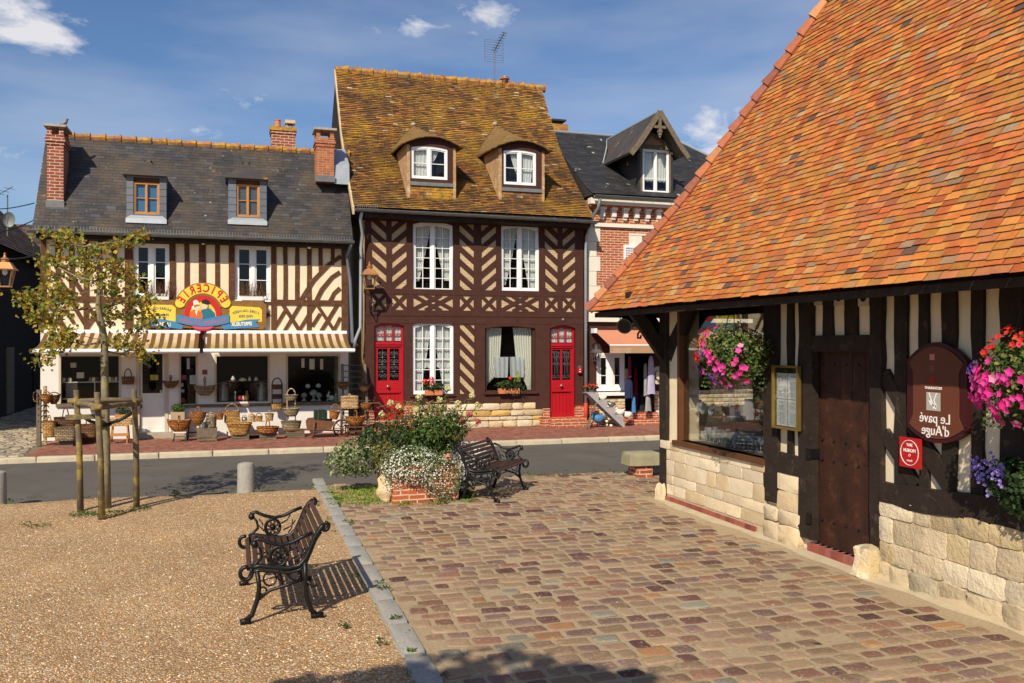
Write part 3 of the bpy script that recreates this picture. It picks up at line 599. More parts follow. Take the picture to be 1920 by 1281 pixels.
# roof
pr1 = [(20.78, 4.50), (21.15, 5.02), (22.36, 6.88)]
RX0, RX1 = -4.08, 2.66
mb = MB(ID); Q = lambda a, t_, z: (a, t_, z)
mb.add([(x, y, z) for x in (RX0+.03, RX1) for y, z in (pr1[0], (21.15, 5.0), (22.36, 6.84), (24.1, 4.5), (20.9, 4.46))], [(0, 1, 2, 3, 4), (5, 9, 8, 7, 6), (0, 5, 6, 1), (1, 6, 7, 2), (2, 7, 8, 3), (3, 8, 9, 4), (4, 9, 5, 0)])
mb.build('roof_deck', slate3, H1)
mb = MB(); tiles(mb, Q, pr1, lambda t_: RX0, lambda t_: RX1, .088, .20, .006, .004, .002, .002); mb.build('roof', slate, H1, recalc=False)
mb = MB(); x = RX0+.25
while x < RX1-.05:
    l = .33; mb.tube([(x, 22.36, 6.865), (x+l, 22.36, 6.885)], [.075, .085], 8); mb.tube([(x+l-.03, 22.36, 6.885), (x+l, 22.36, 6.885)], .105, 8); x += l
mb.build('ridge_tiles', ridge_moss, H1, True, ang=40)
def gutter(parent, x0, x1, y, z0, z1, r=.055, mat=None):
    mb = MB(); n_, k_ = 12, 7
    for i in range(n_+1):
        x = x0+(x1-x0)*i/n_; z = z0+(z1-z0)*i/n_
        for j in range(k_): a = math.pi+math.pi*j/(k_-1); mb.v.append((x, y+r*math.cos(a), z+r*math.sin(a)))
        for j in range(k_): a = math.pi+math.pi*j/(k_-1); mb.v.append((x, y+(r-.008)*math.cos(a), z+(r-.008)*math.sin(a)+.002))
    for i in range(n_):
        for j in range(k_-1):
            a = i*2*k_+j; b = a+2*k_; mb.f += [(a, a+1, b+1, b), (a+k_, b+k_, b+k_+1, a+k_+1)]
        a = i*2*k_; b = a+2*k_; mb.f += [(a, b, b+k_, a+k_), (a+k_-1, a+2*k_-1, b+2*k_-1, b+k_-1)]
    for i in range(1, int((x1-x0)/.55)):
        x = x0+i*.55; mb.tube([(x, y-r-.005, z0+(z1-z0)*i*.55/(x1-x0)+.005), (x, y+r*1.2, z0+.02)], .006, 5)
    mb.tube([(x0, y-r, z0+.002), (x1, y-r, z1+.002)], .010, 6)
    return mb.build('gutter', mat or leadgrey, parent, True, recalc=False, ang=40)
gutter(H1, -4.15, 2.68, 20.73, 4.50, 4.49)
mb = MB(); x = -4.0
while x < 2.6: 
    if not .18 < x < .3: mb.tube([(x, 20.70, 4.50), (x, 20.74, 4.60)], .006, 4)
    x += .062
mb.box(-4., 2.6, 20.70, 20.706, 4.525, 4.535); mb.build('snow_guard', leadgrey, H1)
mb = MB(P1); mb.rb(XL-.02, XR+.02, 4.36, 4.47, .0, .36); mb.build('eave_board', timber3, H1)
def downpipe(parent, pts, r=.04, mat=None): return MB().tube(pts, r, 8).build('downpipe', mat or leadgrey, parent, True)
a, b = onY(650, 460, 21.1); a2, b2 = onY(658, 660, 21.1)
downpipe(H1, [(2.62, 20.75, 4.45), (a+.0, 21.05, 4.2), (a2-.02, 21.08, 3.6), (a2+.03, 21.08, 2.15), (a2+.16, 21.08, 2.05)], .04, slate_clean)
# chimneys: one on each verge of the front slope, one behind the ridge
def chimney(parent, x0, x1, y0, y1, zb, zt, mat, cap='slab', flash=True):
    mb = MB(); hd = zt-.22; mb.box(x0, x1, y0, y1, zb, hd-.22); e = .018
    mb.box(x0-e, x1+e, y0-e, y1+e, hd-.22, hd-.15); mb.box(x0-e*2.2, x1+e*2.2, y0-e*2.2, y1+e*2.2, hd-.15, hd-.08); mb.box(x0-e, x1+e, y0-e, y1+e, hd-.08, hd)
    ch = mb.build('chimney', mat, parent)
    if cap == 'slab':
        mb = MB(); q = .09
        for xx in (x0, x1-q):
            for yy in (y0, y1-q): mb.box(xx, xx+q, yy, yy+q, hd, zt-.05)
        mb.build('cap_pier', mat, ch); MB().box(x0-.06, x1+.06, y0-.07, y1+.07, zt-.05, zt).build('cap_slab', stone_grey, ch)
        MB().box(x0+.06, x1-.06, y0+.1, y1-.1, hd, hd+.02).build('flue', dark_in, ch)
    if flash: MB().box(x0-.02, x1+.02, y0-.035, y0+.0, zb-.02, zb+.13).build('flashing', leadgrey, ch)
    return ch
x0 = X1(88, 300, 21.2); x1 = X1(119, 300, 21.2); chimney(H1, x0, x1, 21.2, 21.85, 5.08, 6.86, brick_chim)
x0 = X1(590, 300, 21.45); x1 = X1(626, 300, 21.45); zt = Z1(607, 241, 21.45); zb = Z1(607, 336, 21.45)
chimney(H1, x0+.04, x1, 21.42, 21.95, zb-.05, zt, brick_old)
MB().add([(x1, 21.44, zb-.1), (2.66, 21.44, zb-.1), (2.66, 22.3, 6.84), (x1, 22.3, 6.84), (x1, 21.5, zb+.35), (2.66, 21.5, zb+.4), (2.66, 22.35, 7.0), (x1, 22.35, 6.95)], [(0, 1, 5, 4), (4, 5, 6, 7), (0, 4, 7, 3), (1, 2, 6, 5), (2, 3, 7, 6), (0, 3, 2, 1)]).build('flashing_saddle', zinc, H1)
x0 = X1(509, 250, 22.5); x1 = X1(554, 250, 22.5)
mb = MB(); zt = Z1(530, 238, 22.5); mb.box(x0, x1, 22.5, 22.95, 6.0, zt-.17); mb.box(x0-.02, x1+.02, 22.48, 22.97, zt-.17, zt-.02); c3 = mb.build('chimney', brick_chim, H1); tag(c3, 'squat brick chimney with one clay pot behind the ridge')
MB().box(x0-.035, x1+.035, 22.46, 22.99, zt-.10, zt).build('moss_cap', ridge_moss, c3)
MB().lathe((X1(521, 0, 22.6), 22.65, zt), [(.075, 0), (.07, .06), (.065, .17), (.075, .18), (.075, .2), (.055, .2), (.05, .1)], 14).build('chimney_pot', terracotta, c3, True, ang=40)
xx = X1(544, 0, 22.6); mb = MB(); mb.box(xx-.1, xx-.06, 22.6, 22.8, zt, zt+.12); mb.box(xx+.06, xx+.1, 22.6, 22.8, zt, zt+.12); mb.box(xx-.12, xx+.12, 22.55, 22.85, zt+.12, zt+.2); mb.build('cowl', stone_grey, c3)
pg_x, pg_z = onY(119, 231, 21.4); pg = MB(); pg.tube([(pg_x-.08, 21.4, 6.88), (pg_x-.02, 21.4, 6.93), (pg_x+.05, 21.4, 6.97), (pg_x+.07, 21.4, 7.02)], [.015, .05, .035, .025], 8); pg.ball((pg_x+.075, 21.4, 7.035), .028, 8, 6); pg.tube([(pg_x+.1, 21.4, 7.035), (pg_x+.12, 21.4, 7.03)], [.008, .002], 4)
tag(pg.build('pigeon', leadgrey, None, True), 'grey pigeon perched on the left chimney cap', 'bird')
# dormers
def roofY(z): 
    (ya, za), (yb, zb_) = pr1[1], pr1[2]; return ya+(z-za)*(yb-ya)/(zb_-za)
for k, (pl, pr_, wl, wr, yt, yb, ye, ya, el, er, zk) in enumerate(((237, 312, 250, 299, 342, 402, 325, 293, 229, 311, 417), (428, 500, 443, 487, 346, 407, 331, 297, 422, 503, 420))):
    c = (pl+pr_)/2; Yf = 21.12
    for _ in range(4): zb = Z1(c, zk, Yf); Yf = roofY(zb)
    Yf -= .02; ax0, ax1 = X1(pl, 0, Yf), X1(pr_, 0, Yf); bx0, bx1 = X1(wl, 0, Yf), X1(wr, 0, Yf); zt, zw0, zw1 = Z1(c, ye+2, Yf), Z1(c, yb, Yf), Z1(c, yt, Yf)
    PD = PH(Yf); mb = MB(PD); wall_holes(mb, ax0, ax1, zb+.02, zt, [(bx0, bx1, zw0, zw1+.1)], -.12, 0)
    yb_ = roofY(zt)+.1
    for x in (ax0, ax1-.04): mb.add([(xx, y, z) for xx in (x, x+.04) for y, z in ((Yf+.12, zb), (Yf+.12, zt), (yb_, zt))], [(0, 1, 2), (3, 5, 4), (0, 3, 4, 1), (1, 4, 5, 2), (2, 5, 3, 0)])
    dm = mb.build('dormer', slate_clean, H1)
    mb = MB(PD)
    for i in range(1, 6): z = zb+.1+(zt-zb-.1)*i/6; mb.rb(ax0, bx0, z, z+.006, 0, .004); mb.rb(bx1, ax1, z, z+.006, 0, .004)
    mb.build('slate_joint', dark_in, dm)
    zp = Z1(c, ya, Yf+.5); ex0, ex1 = X1(el, 0, Yf-.12), X1(er, 0, Yf-.12); ze = Z1(c, ye+2, Yf-.12)
    yp = roofY(zp); ye0 = roofY(ze)+.05; xm = (ex0+ex1)/2
    mb = MB(); mb.add([(ex0, Yf-.12, ze), (ex1, Yf-.12, ze), (ex1, ye0, ze), (ex0, ye0, ze), (xm, yp-.22, zp-.02), (xm, yp+.06, zp), (ex0, Yf-.12, ze-.02), (ex1, Yf-.12, ze-.02), (ex1, ye0, ze-.02), (ex0, ye0, ze-.02)],
                      [(0, 1, 4), (1, 2, 5, 4), (3, 0, 4, 5), (2, 3, 5), (6, 9, 8, 7), (0, 6, 7, 1), (1, 7, 8, 2), (3, 9, 6, 0), (2, 8, 9, 3)]); mb.build('dormer_roof', slate, dm)
    MB().add([(xm-.08, yp-.25, zp-.05), (xm+.08, yp-.25, zp-.05), (xm, yp-.2, zp+.05), (xm, yp+.1, zp+.05), (xm-.1, yp+.05, zp-.06), (xm+.1, yp+.05, zp-.06)], [(0, 1, 2), (0, 2, 3, 4), (1, 5, 3, 2)]).build('ridge_vent', slate3, dm)
    mb = MB(PD); mb.rb(bx0+.01, bx1-.01, zw1+.001, zw1+.1, -.09, -.05); mb.build('lintel', timber1, dm)
    fr = window(dm, PD, bx0, bx1, zw0, zw1, cols=1, rows=2, fm=pine, d=-.08, fw=.04, stile=.025, sill=.04, back=None)
    fr.name = 'dormer_window'
    MB(PD).rb(bx0, bx1, zw0, zw1, -.10, -.095).build('blind', paint['blue'] if k == 0 else MATS['grey_iron'], dm)
    mb = MB(PD); mb.add([PD(ax0-.01, zb-.03, .07), PD(ax1+.01, zb-.03, .07), PD(ax1+.01, zb+.07, .05), PD(ax0-.01, zb+.07, .05), PD(bx0-.03, zw0, -.02), PD(bx1+.03, zw0, -.02), PD(ax0-.01, zb-.03, 0), PD(ax1+.01, zb-.03, 0)], [(0, 1, 2, 3), (3, 2, 5, 4), (0, 3, 6), (1, 7, 2), (6, 7, 1, 0)]); mb.build('apron', zinc, dm)
# awnings
def awning(px0, px1, label, nst):
    ya, za, yb, zb = 21.12, 2.36, 19.86, 1.985; xa0, xa1 = px0, px1
    aw = thing('striped_awning', label, 'awning', (xa0, 21.15, za), 'brown and cream striped awnings over the shop front')
    MB().box(xa0-.02, xa1+.02, 21.08, 21.186, za-.02, za+.05).build('roller_case', white_paint, aw)
    MB().tube([(xa0-.05, yb, zb-.03), (xa1+.05, yb, zb-.03)], .045, 12).build('front_bar', white_paint, aw, True, ang=40)
    mb = MB(); k = 8; nn = nst*2
    m_brown = MATS['awn_b']; mb2 = MB()
    for i in range(nn+1):
        tgt = mb if i % 2 == 0 else mb2; u0, u1 = i/(nn+1), (i+1)/(nn+1); o = len(tgt.v)
        for j in range(k+1):
            t_ = j/k; y = ya+(yb-ya)*t_; z = za+(zb-za)*t_-.075*math.sin(math.pi*t_)-.0*t_
            tgt.v += [(xa0+(xa1-xa0)*u0, y, z), (xa0+(xa1-xa0)*u1, y, z)]
        for j in range(k): tgt.f.append((o+2*j, o+2*j+1, o+2*j+3, o+2*j+2))
    cl = mb.build('awning_cloth', MATS['awn_b'], aw, recalc=False); mb2.build('cream_stripe', MATS['awn_c'], aw, recalc=False)
    mb = MB()
    for x in (xa0+.35, xa1-.35): mb.tube([(x, 21.1, za-.2), (x, yb, zb-.05)], .014, 6)
    mb.build('folding_arm', white_paint, aw, True)
for nm, c in (('awn_b', (.22, .10, .045)), ('awn_c', (.78, .62, .42))):
    m = M(nm, c, .9, .08, 5, sub=.3); nt = m.node_tree; N = nt.nodes; L = nt.links
    # moss and algae gathered along the lowest third of the cloth
    gm = N.new('ShaderNodeTexCoord'); sp = N.new('ShaderNodeSeparateXYZ'); L.new(gm.outputs['Object'], sp.inputs[0]); mr_ = N.new('ShaderNodeMapRange'); mr_.inputs[1].default_value = -.13; mr_.inputs[2].default_value = -.36
    nz = N.new('ShaderNodeTexNoise'); nz.inputs['Scale'].default_value = 5; L.new(gm.outputs['Object'], nz.inputs['Vector']); ad = N.new('ShaderNodeMath'); ad.operation = 'MULTIPLY_ADD'; L.new(nz.outputs[0], ad.inputs[0]); ad.inputs[1].default_value = .22; 
    L.new(sp.outputs[2], ad.inputs[2]); sb = N.new('ShaderNodeMath'); sb.operation = 'SUBTRACT'; L.new(ad.outputs[0], sb.inputs[0]); sb.inputs[1].default_value = .11; L.new(sb.outputs[0], mr_.inputs[0])
    mx = N.new('ShaderNodeMix'); mx.data_type = 'RGBA'; mm = N.new('ShaderNodeMath'); mm.operation = 'MULTIPLY'; mm.inputs[1].default_value = .78; L.new(mr_.outputs[0], mm.inputs[0]); L.new(mm.outputs[0], mx.inputs[0])
    bs = [n for n in N if n.type == 'BSDF_PRINCIPLED'][0]; src = bs.inputs['Base Color'].links[0].from_socket; L.new(src, mx.inputs[6]); mx.inputs[7].default_value = (.46, .33, .03, 1) if nm == 'awn_c' else (.20, .13, .02, 1); L.new(mx.outputs[2], bs.inputs['Base Color'])
xg0 = onY(365, 658, 19.86)[0]; xg1 = onY(384, 658, 19.86)[0]
awning(-3.88, xg0+.05, 'left striped awning, behind the young tree', 17)
awning(xg1+.02, 2.53, 'right striped awning, over the two large shop windows', 17)
MB(P1).rb(X1(372), X1(383), 1.9, 2.4, .012, .05).build('fascia_post', timber1, H1)
# floodlights under the eave
for px, py, lb in ((160, 450, 'white bulb floodlight under the eave above the tree'), (381, 456, 'white bulb floodlight under the eave above the arched sign'), (580, 464, 'white bulb floodlight under the eave near the curved braces')):
    x, z = onY(px, py, 21.0); tl = thing('floodlight', lb, 'lamp', (x, 21.0, z), 'round floodlights under the grocery eave')
    MB().ball((x, 21.0, z), .045, 10, 7, .8).build('bulb', white_paint, tl, True); MB().tube([(x, 21.0, z+.03), (x, 21.12, z+.10), (x, 21.17, z+.1)], .018, 6).build('bracket', black_iron, tl)
# ================================================================== GROCERY SIGN
sg = thing('shop_sign', 'carved wooden sign with a yellow arch over a painted couple, above the awnings', 'sign', (X1(381), 21.1, 2.5))
YS = 21.10; PS = PH(YS)
def s_(px, py): return onY(px, py, YS)
def spoly(mb, pts, d0, d1): mb.prism([s_(*p) for p in pts], d0, d1)
zpx = 250/1920.; 
def q_(x, y): return 260+x*zpx, 520+y*(110/845.)
mb = MB(PS); spoly(mb, [q_(40, 320), q_(1780, 345), q_(1840, 400), q_(1835, 690), q_(1790, 750), q_(90, 720), q_(40, 690)], -.02, .03); mb.build('board', sign_wood, sg)
mb = MB(PS)
spoly(mb, [q_(90, 395), q_(480, 400), q_(535, 440), q_(535, 640), q_(90, 600)], .03, .036); spoly(mb, [q_(1350, 415), q_(1740, 435), q_(1775, 470), q_(1775, 640), q_(1310, 650), q_(1310, 450)], .03, .036); mb.build('yellow_panel', paint['yellow'], sg)
def arc(cx, cy, r0, r1, a0, a1, n=24, asp=1.):
    o = [(cx+r1*math.cos(rad(a0+(a1-a0)*i/n))*asp, cy-r1*math.sin(rad(a0+(a1-a0)*i/n))) for i in range(n+1)]
    return o+[(cx+r0*math.cos(rad(a0+(a1-a0)*i/n))*asp, cy-r0*math.sin(rad(a0+(a1-a0)*i/n))) for i in reversed(range(n+1))]
ccx, ccy = q_(925, 520)
KX = 1/7.68
mb = MB(PS); spoly(mb, arc(ccx, ccy, 255*KX, 442*KX, 18, 162), .03, .045); mb.build('arch_border', sign_wood, sg)
mb = MB(PS)
spoly(mb, arc(ccx, ccy, 287*KX, 428*KX, 24, 156), .045, .055)
for s in (-1, 1): xx, yy = ccx+s*357*KX*math.cos(rad(24)), ccy-357*KX*math.sin(rad(24)); spoly(mb, [(xx+72*KX*math.cos(i*.4), yy+66*KX*math.sin(i*.4)) for i in range(16)], .046, .0548+.0001*s)
mb.build('yellow_arch', paint['yellow'], sg)
mb = MB(PS); spoly(mb, [(ccx+265*KX*math.cos(i*.2094), ccy-5*KX+262*KX*math.sin(i*.2094)) for i in range(30)], .03, .042); mb.build('red_disc', paint['crimson'], sg)
mb = MB(PS); spoly(mb, [(ccx-0*KX+190*KX*math.cos(rad(a)), ccy+45*KX-210*KX*math.sin(rad(a))) for a in range(0, 181, 10)], .042, .044); mb.build('yellow_moon', paint['yellow'], sg)
mb = MB(PS); mb2 = MB(PS)
spoly(mb, [q_(735, 590), q_(740, 500), q_(790, 470), q_(860, 480), q_(915, 505), q_(925, 590), q_(900, 620), q_(760, 600)], .044, .048); mb.build('red_coat', paint['orange'], sg)
spoly(mb2, [q_(922, 600), q_(915, 520), q_(890, 480), q_(960, 450), q_(1030, 450), q_(1100, 520), q_(1105, 590), q_(1040, 620)], .044, .0485); mb2.build('blue_coat', paint['coat'], sg)
mb = MB(PS)
for cx, cy, r in ((845, 430, 48), (950, 405, 50)): spoly(mb, [q_(cx+r*math.cos(i*.45), cy+r*1.1*math.sin(i*.45)) for i in range(14)], .048, .051)
mb.build('face', paint['skin'], sg)
mb = MB(PS); spoly(mb, [q_(905, 375), q_(915, 335), q_(970, 315), q_(1020, 345), q_(1025, 385), q_(990, 400)], .051, .054); mb.build('beret', paint['black'], sg)
mb = MB(PS); spoly(mb, [q_(795, 400), q_(785, 350), q_(820, 325), q_(860, 345), q_(870, 385), q_(830, 395)], .051, .0545); spoly(mb, [q_(780, 480), q_(765, 430), q_(795, 400), q_(800, 450)], .0445, .0475); spoly(mb, [q_(810, 490), q_(850, 480), q_(835, 560)], .048, .052); mb.build('bonnet', paint['cream'], sg)
mb = MB(PS); spoly(mb, [q_(800, 440), q_(800, 405), q_(850, 395), q_(892, 400), q_(870, 412), q_(822, 425)], .051, .0535); spoly(mb, [q_(985, 440), q_(1000, 395), q_(1010, 420), q_(1005, 450)], .051, .0535); mb.build('hair', paint['hair'], sg)
mb = MB(PS); spoly(mb, [q_(545, 535), q_(700, 570), q_(925, 605), q_(1180, 560), q_(1305, 540), q_(1305, 660), q_(1160, 690), q_(925, 712), q_(720, 690), q_(545, 650)], .055, .062)
spoly(mb, [q_(90, 590), q_(320, 600), q_(535, 640), q_(650, 700), q_(620, 748), q_(400, 725), q_(90, 690), q_(150, 645)], .036, .044); spoly(mb, [q_(1190, 700), q_(1310, 660), q_(1560, 610), q_(1750, 605), q_(1680, 655), q_(1740, 720), q_(1500, 735), q_(1230, 752)], .036, .044)
mb.build('blue_ribbon', paint['blue'], sg)
mb = MB(PS); spoly(mb, [(ccx+150*KX*math.cos(rad(a)), ccy+185*KX-50*KX*math.sin(rad(a))) for a in range(180, 361, 12)], .03, .05); mb.build('red_base', paint['pinkred'], sg)
PXM = sclY(381, YS)
def stext(nm, s, x, y, h, mat, d=.0555, ang=0., cond=.9, bold=.004):
    mb = MB(PS); a, z = s_(*q_(x, y)); text(mb, s, h*KX*PXM*1.38, a, z, PS, d, d+.004, -1, ang, 'CENTER', cond, bold); return mb.build('lettering', mat, sg, recalc=False)
lm = MB(PS)
for i, chx in enumerate("EPICERIE"):
    a = rad(24+ (156-24)*(i+.55)/8.1); rr = 357*KX; a_, z_ = s_(ccx+rr*math.cos(a), ccy-rr*math.sin(a)); text(lm, chx, 122*KX*PXM*1.3, a_, z_, PS, .0555, .060, -1, a-math.pi/2, 'CENTER', .78, .007)
lm.build('lettering', paint['crimson'], sg, recalc=False)
def arct(s, x0, x1, y, sag, h, mat, d):
    lm = MB(PS); n = len(s)
    for i, c in enumerate(s):
        t_ = (i+.5)/n; x = x1+(x0-x1)*t_; yy = y-sag*(1-(2*t_-1)**2); a, z = s_(*q_(x, yy)); an = -(2*t_-1)*sag*4/(x1-x0)*-1
        text(lm, c, h*KX*PXM*1.38, a, z, PS, d, d+.003, -1, an, 'CENTER', .8, .002)
    lm.build('lettering', mat, sg, recalc=False)
arct("BEURRE-OEUFS", 130, 470, 485, 36, 36, paint['inkblue'], .0362); stext('l', "FROMAGES", 320, 545, 38, paint['inkblue'], .0362, 0, .8, .001); stext('l', "LAITERIE", 360, 678, 50, paint['cream'], .0442, -.06, .72)
arct("CIDRE-CALVADOS", 1350, 1730, 525, 40, 37, paint['inkblue'], .0362); stext('l', "VINS FINS", 1545, 565, 42, paint['inkblue'], .0362, 0, .8, .001); stext('l', "SPIRITUEUX", 1485, 676, 54, paint['cream'], .0442, .05, .72)
arct("BEUVRON-EN-AUGE", 590, 1262, 612, -46, 50, paint['pinkred'], .0622)
# ================================================================== RED-DOORED HOUSE
H2 = thing('chevron_house', 'tall maroon half-timbered house with brick chevrons, mossy tiled roof and two red doors', 'house', (5.6, F1, 0))
A0, A1 = X1(684), X1(1093)
z2 = 5.2
def R2(pl, pr, yt, yb, Y=F1): return hole(pl, pr, yt, yb, Y)
u1 = R2(774, 849, 416, 547); u2 = R2(939, 1010, 420, 546); g1 = R2(773, 850, 602, 739); g2 = R2(909, 1003, 612, 737); d1 = R2(701, 757, 605, 788); d2 = R2(1030, 1078, 610, 783)
mb = MB(P1); wall_holes(mb, A0, A1, .55, z2, [u1, u2, g1, g2, (d1[0], d1[1], .1, d1[3]), (d2[0], d2[1], .1, d2[3])], -.25, 0); mb.rb(A0, A0+.2, .0, z2, -3.4, -.251); mb.rb(A1-.2, A1, 0, z2, -3.4, -.251)
mb.add([(x, y, z) for x in (A0+.01, A0+.2) for y, z in ((21.45, z2), (24.7, z2), (24.7, 9.5), (23.1, 7.1))], [(0, 3, 2, 1), (4, 5, 6, 7), (0, 4, 7, 3), (1, 2, 6, 5), (2, 3, 7, 6)])
mb.build('brick_infill_wall', infill2, H2)
t = MB(P1)
pp = [(684, 696), (724, 734), (762, 774), (849, 861), (888, 902), (930, 939), (1010, 1021), (1045, 1054), (1078, 1093)]
for i, (pl, pr) in enumerate(pp): post(t, pl, pr, 396, 585, -.02, .03+i*.0004)
def zz(px, py): return Z1(px, py)
zr0, zr1 = zz(884, 554), zz(884, 544); t.rb(A0, A1, zr0, zr1, -.02, .036)
zb1, zb0 = zz(884, 583), zz(884, 606); t.rb(A0, A1, zb0-.02, zb1, -.02, .042); t.rb(A0, A1, zz(884, 594), zz(884, 593)-.0, .0, .052)
t.rb(A0, A1, z2-.13, z2, -.02, .044)
# lintels with arched soffits
def spandrel(h, arch, ztop, d, ex=.0):
    a0, a1, _, z1 = h; ac, hw = (a0+a1)/2, (a1-a0)/2; n_ = 10
    pts = [(a0-ex, ztop), (a0-ex, z1-arch)]+[(a0+(a1-a0)*i/n_, z1-arch*(2*i/n_-1)**2) for i in range(n_+1)]+[(a1+ex, z1-arch), (a1+ex, ztop)]
    for i in range(n_): xa, xb = a0+(a1-a0)*i/n_, a0+(a1-a0)*(i+1)/n_; t.prism([(xa, z1-arch*((xa-ac)/hw)**2), (xb, z1-arch*((xb-ac)/hw)**2), (xb, ztop), (xa, ztop)], -.12, d)
spandrel(u1, .08, z2-.12, .0345); spandrel(u2, .08, z2-.12, .0345); spandrel(g1, .10, zb0, .038); spandrel(g2, .05, zb0, .038); spandrel(d1, .08, zb0, .038); spandrel(d2, .08, zb0, .038)
t.rb(A0, d1[0], .5, zb0, -.1, .034); t.rb(d1[1], g1[0], .62, zb0, -.1, .034); t.rb(g1[1], X1(861), .62, zb0, -.02, .034); t.rb(X1(889), g2[0], .62, zb0, -.1, .0335); t.rb(g2[1], d2[0], .45, zb0, -.1, .034); t.rb(d2[1], A1, .45, zb0, -.1, .034)
t.rb(g1[0], g1[1], .62, g1[2], -.1, .035); t.rb(X1(861), X1(889), .62, .86, -.02, .0345); t.rb(g2[0], g2[1], .62, g2[2], -.1, .035)
t.rb(g1[0]-.06, g1[1]+.04, g1[2]-.06, g1[2]-.01, .03, .075); t.rb(g2[0]-.04, g2[1]+.06, g2[2]-.02, g2[2]+.04, .03, .10)
# chevrons
def clipband(a0, a1, z0, z1, slope, zc, th, d):                      # sloping plank clipped to its panel
    w_ = a1-a0; pa, pb = zc, zc+slope*w_
    poly = [(a0, pa-th/2), (a1, pb-th/2), (a1, pb+th/2), (a0, pa+th/2)]
    for bnd, sgn in ((z0, 1), (z1, -1)):
        out = []
        for i in range(len(poly)):
            p, q = poly[i], poly[(i+1) % len(poly)]; ip, iq = (p[1]-bnd)*sgn >= 0, (q[1]-bnd)*sgn >= 0
            if ip: out.append(p)
            if ip != iq: k = (bnd-p[1])/(q[1]-p[1]); out.append((p[0]+(q[0]-p[0])*k, bnd))
        poly = out
        if len(poly) < 3: return
    t.prism(poly, -.015, d)
def chev(pl, pr, slope, z0, z1, ph=0.):
    a0, a1 = X1(pl), X1(pr); z = z1+.4+ph; per = .335
    while z > z0-.5: clipband(a0, a1, z0, z1, slope, z if slope < 0 else z-abs(slope)*(a1-a0), .165, .026+R.uniform(0, .002)); z -= per
for pl, pr, s in ((696, 724, -.85), (734, 762, .85), (861, 888, -.85), (902, 930, .85), (1021, 1045, -.85), (1054, 1078, .85)): chev(pl, pr, s, zr1-.01, z2-.12)
chev(861, 889, -1.0, .85, zb0-.02, .1)
# cross braces in the band
def xb(pl, pr):
    a0, a1 = X1(pl), X1(pr)
    for p, q in (((a0, zb1), (a1, zr0)), ((a0, zr0), (a1, zb1))): t.strip([(p[0]+(q[0]-p[0])*.0, p[1]), q], .085, -.015, .027 if p[1] < q[1] else .0285)
for pl, pr in ((696, 724), (734, 762), (861, 888), (902, 930), (1021, 1045), (1054, 1078)): xb(pl, pr)
for pl, pr in ((774, 849), (939, 1010)):
    a0, a1 = X1(pl), X1(pr); m = (a0+a1)/2; q = (a1-a0)*.2
    t.strip([(a0, zb1+.02), (m+q, zr0)], .085, -.015, .027); t.strip([(m-q, zb1), (a1, zr0-.02)], .085, -.015, .0275); t.strip([(a0, zr0-.02), (m+q, zb1)], .085, -.015, .0285); t.strip([(m-q, zr0), (a1, zb1+.02)], .085, -.015, .029)
t.build('timber_frame', timber2, H2)
lac = [(0, .30, .98, -.0, .16, .0, 4), (.70, 1., .98, .86, 1., .0, 4)]
tie = [(0.0, .49, .97, .0, .18, .12, 5), (.52, 1., .97, .85, 1., .12, 5)]
window(H2, P1, *u1, arch=.08, cols=2, rows=6, curt=[(.0, .46, 1.0, .0, .14, .12, 5), (.54, 1., 1.0, .84, 1., .14, 5)])
window(H2, P1, *u2, arch=.08, cols=2, rows=6, curt=[(.0, .47, 1.0, .0, .12, .06, 6), (.53, 1., 1.0, .80, 1., .0, 6)])
window(H2, P1, *g1, arch=.10, cols=2, rows=6, curt=[(.0, .47, 1.0, .0, .20, .02, 5), (.53, 1., 1.0, .80, 1., .05, 5), (.02, .48, .46, .02, .48, .36, 3, 4), (.52, .98, .46, .52, .98, .36, 3, 4)])
# shop window without bars
a0, a1, z0, z1 = g2
mb = MB(P1); mb.rb(a0, a0+.05, z0, z1-.01, -.1, -.02); mb.rb(a1-.05, a1, z0, z1-.01, -.1, -.02); mb.rb(a0+.05, a1-.05, z0, z0+.07, -.1, -.02); sw = mb.build('display_window', timber2, H2)
MB(P1).rb(a0+.05, a1-.05, z0+.07, z1, -.06, -.055).build('pane', glass_thin, sw); MB(P1).rb(a0-.1, a1+.1, z0-.1, z1+.1, -.7, -.68).build('dark_room_sheet', dark_in, sw)
def drape(parent, mat, a0, a1, P, pts, d, wv, amp=.02, name='curtain'):
    """pts: rows of (z, left, right)"""
    mb = MB(P); n_ = 30; rows = []
    for (za, la, ra), (zb, lb, rb) in zip(pts, pts[1:]):
        for j in range(6): k = j/6; rows.append((za+(zb-za)*k, la+(lb-la)*k, ra+(rb-ra)*k))
    rows.append(pts[-1])
    for z, l, r_ in rows:
        for i in range(n_+1): u = i/n_; mb.v.append(P(a0+(a1-a0)*(l+(r_-l)*u), z+(.0), d+amp*math.sin(u*wv*6.28+z)))
    for j in range(len(rows)-1):
        for i in range(n_): q = j*(n_+1)+i; mb.f.append((q, q+1, q+n_+2, q+n_+1))
    return mb.build(name, mat, parent, True, recalc=False)
H_ = z1-z0
drape(sw, curtain_c, a0+.05, a1-.05, P1, [(z1-.03, 0, .36), (z0+.45*H_, 0, .31), (z0+.24*H_, 0, .2), (z0+.13*H_, 0, .05), (z0+.05, 0, .03)], -.18, 7)
drape(sw, curtain_c, a0+.05, a1-.05, P1, [(z1-.03, .6, 1.), (z0+.45*H_, .67, 1.), (z0+.24*H_, .8, 1.), (z0+.1*H_, .9, 1.), (z0+.05, .92, 1.)], -.18, 7)
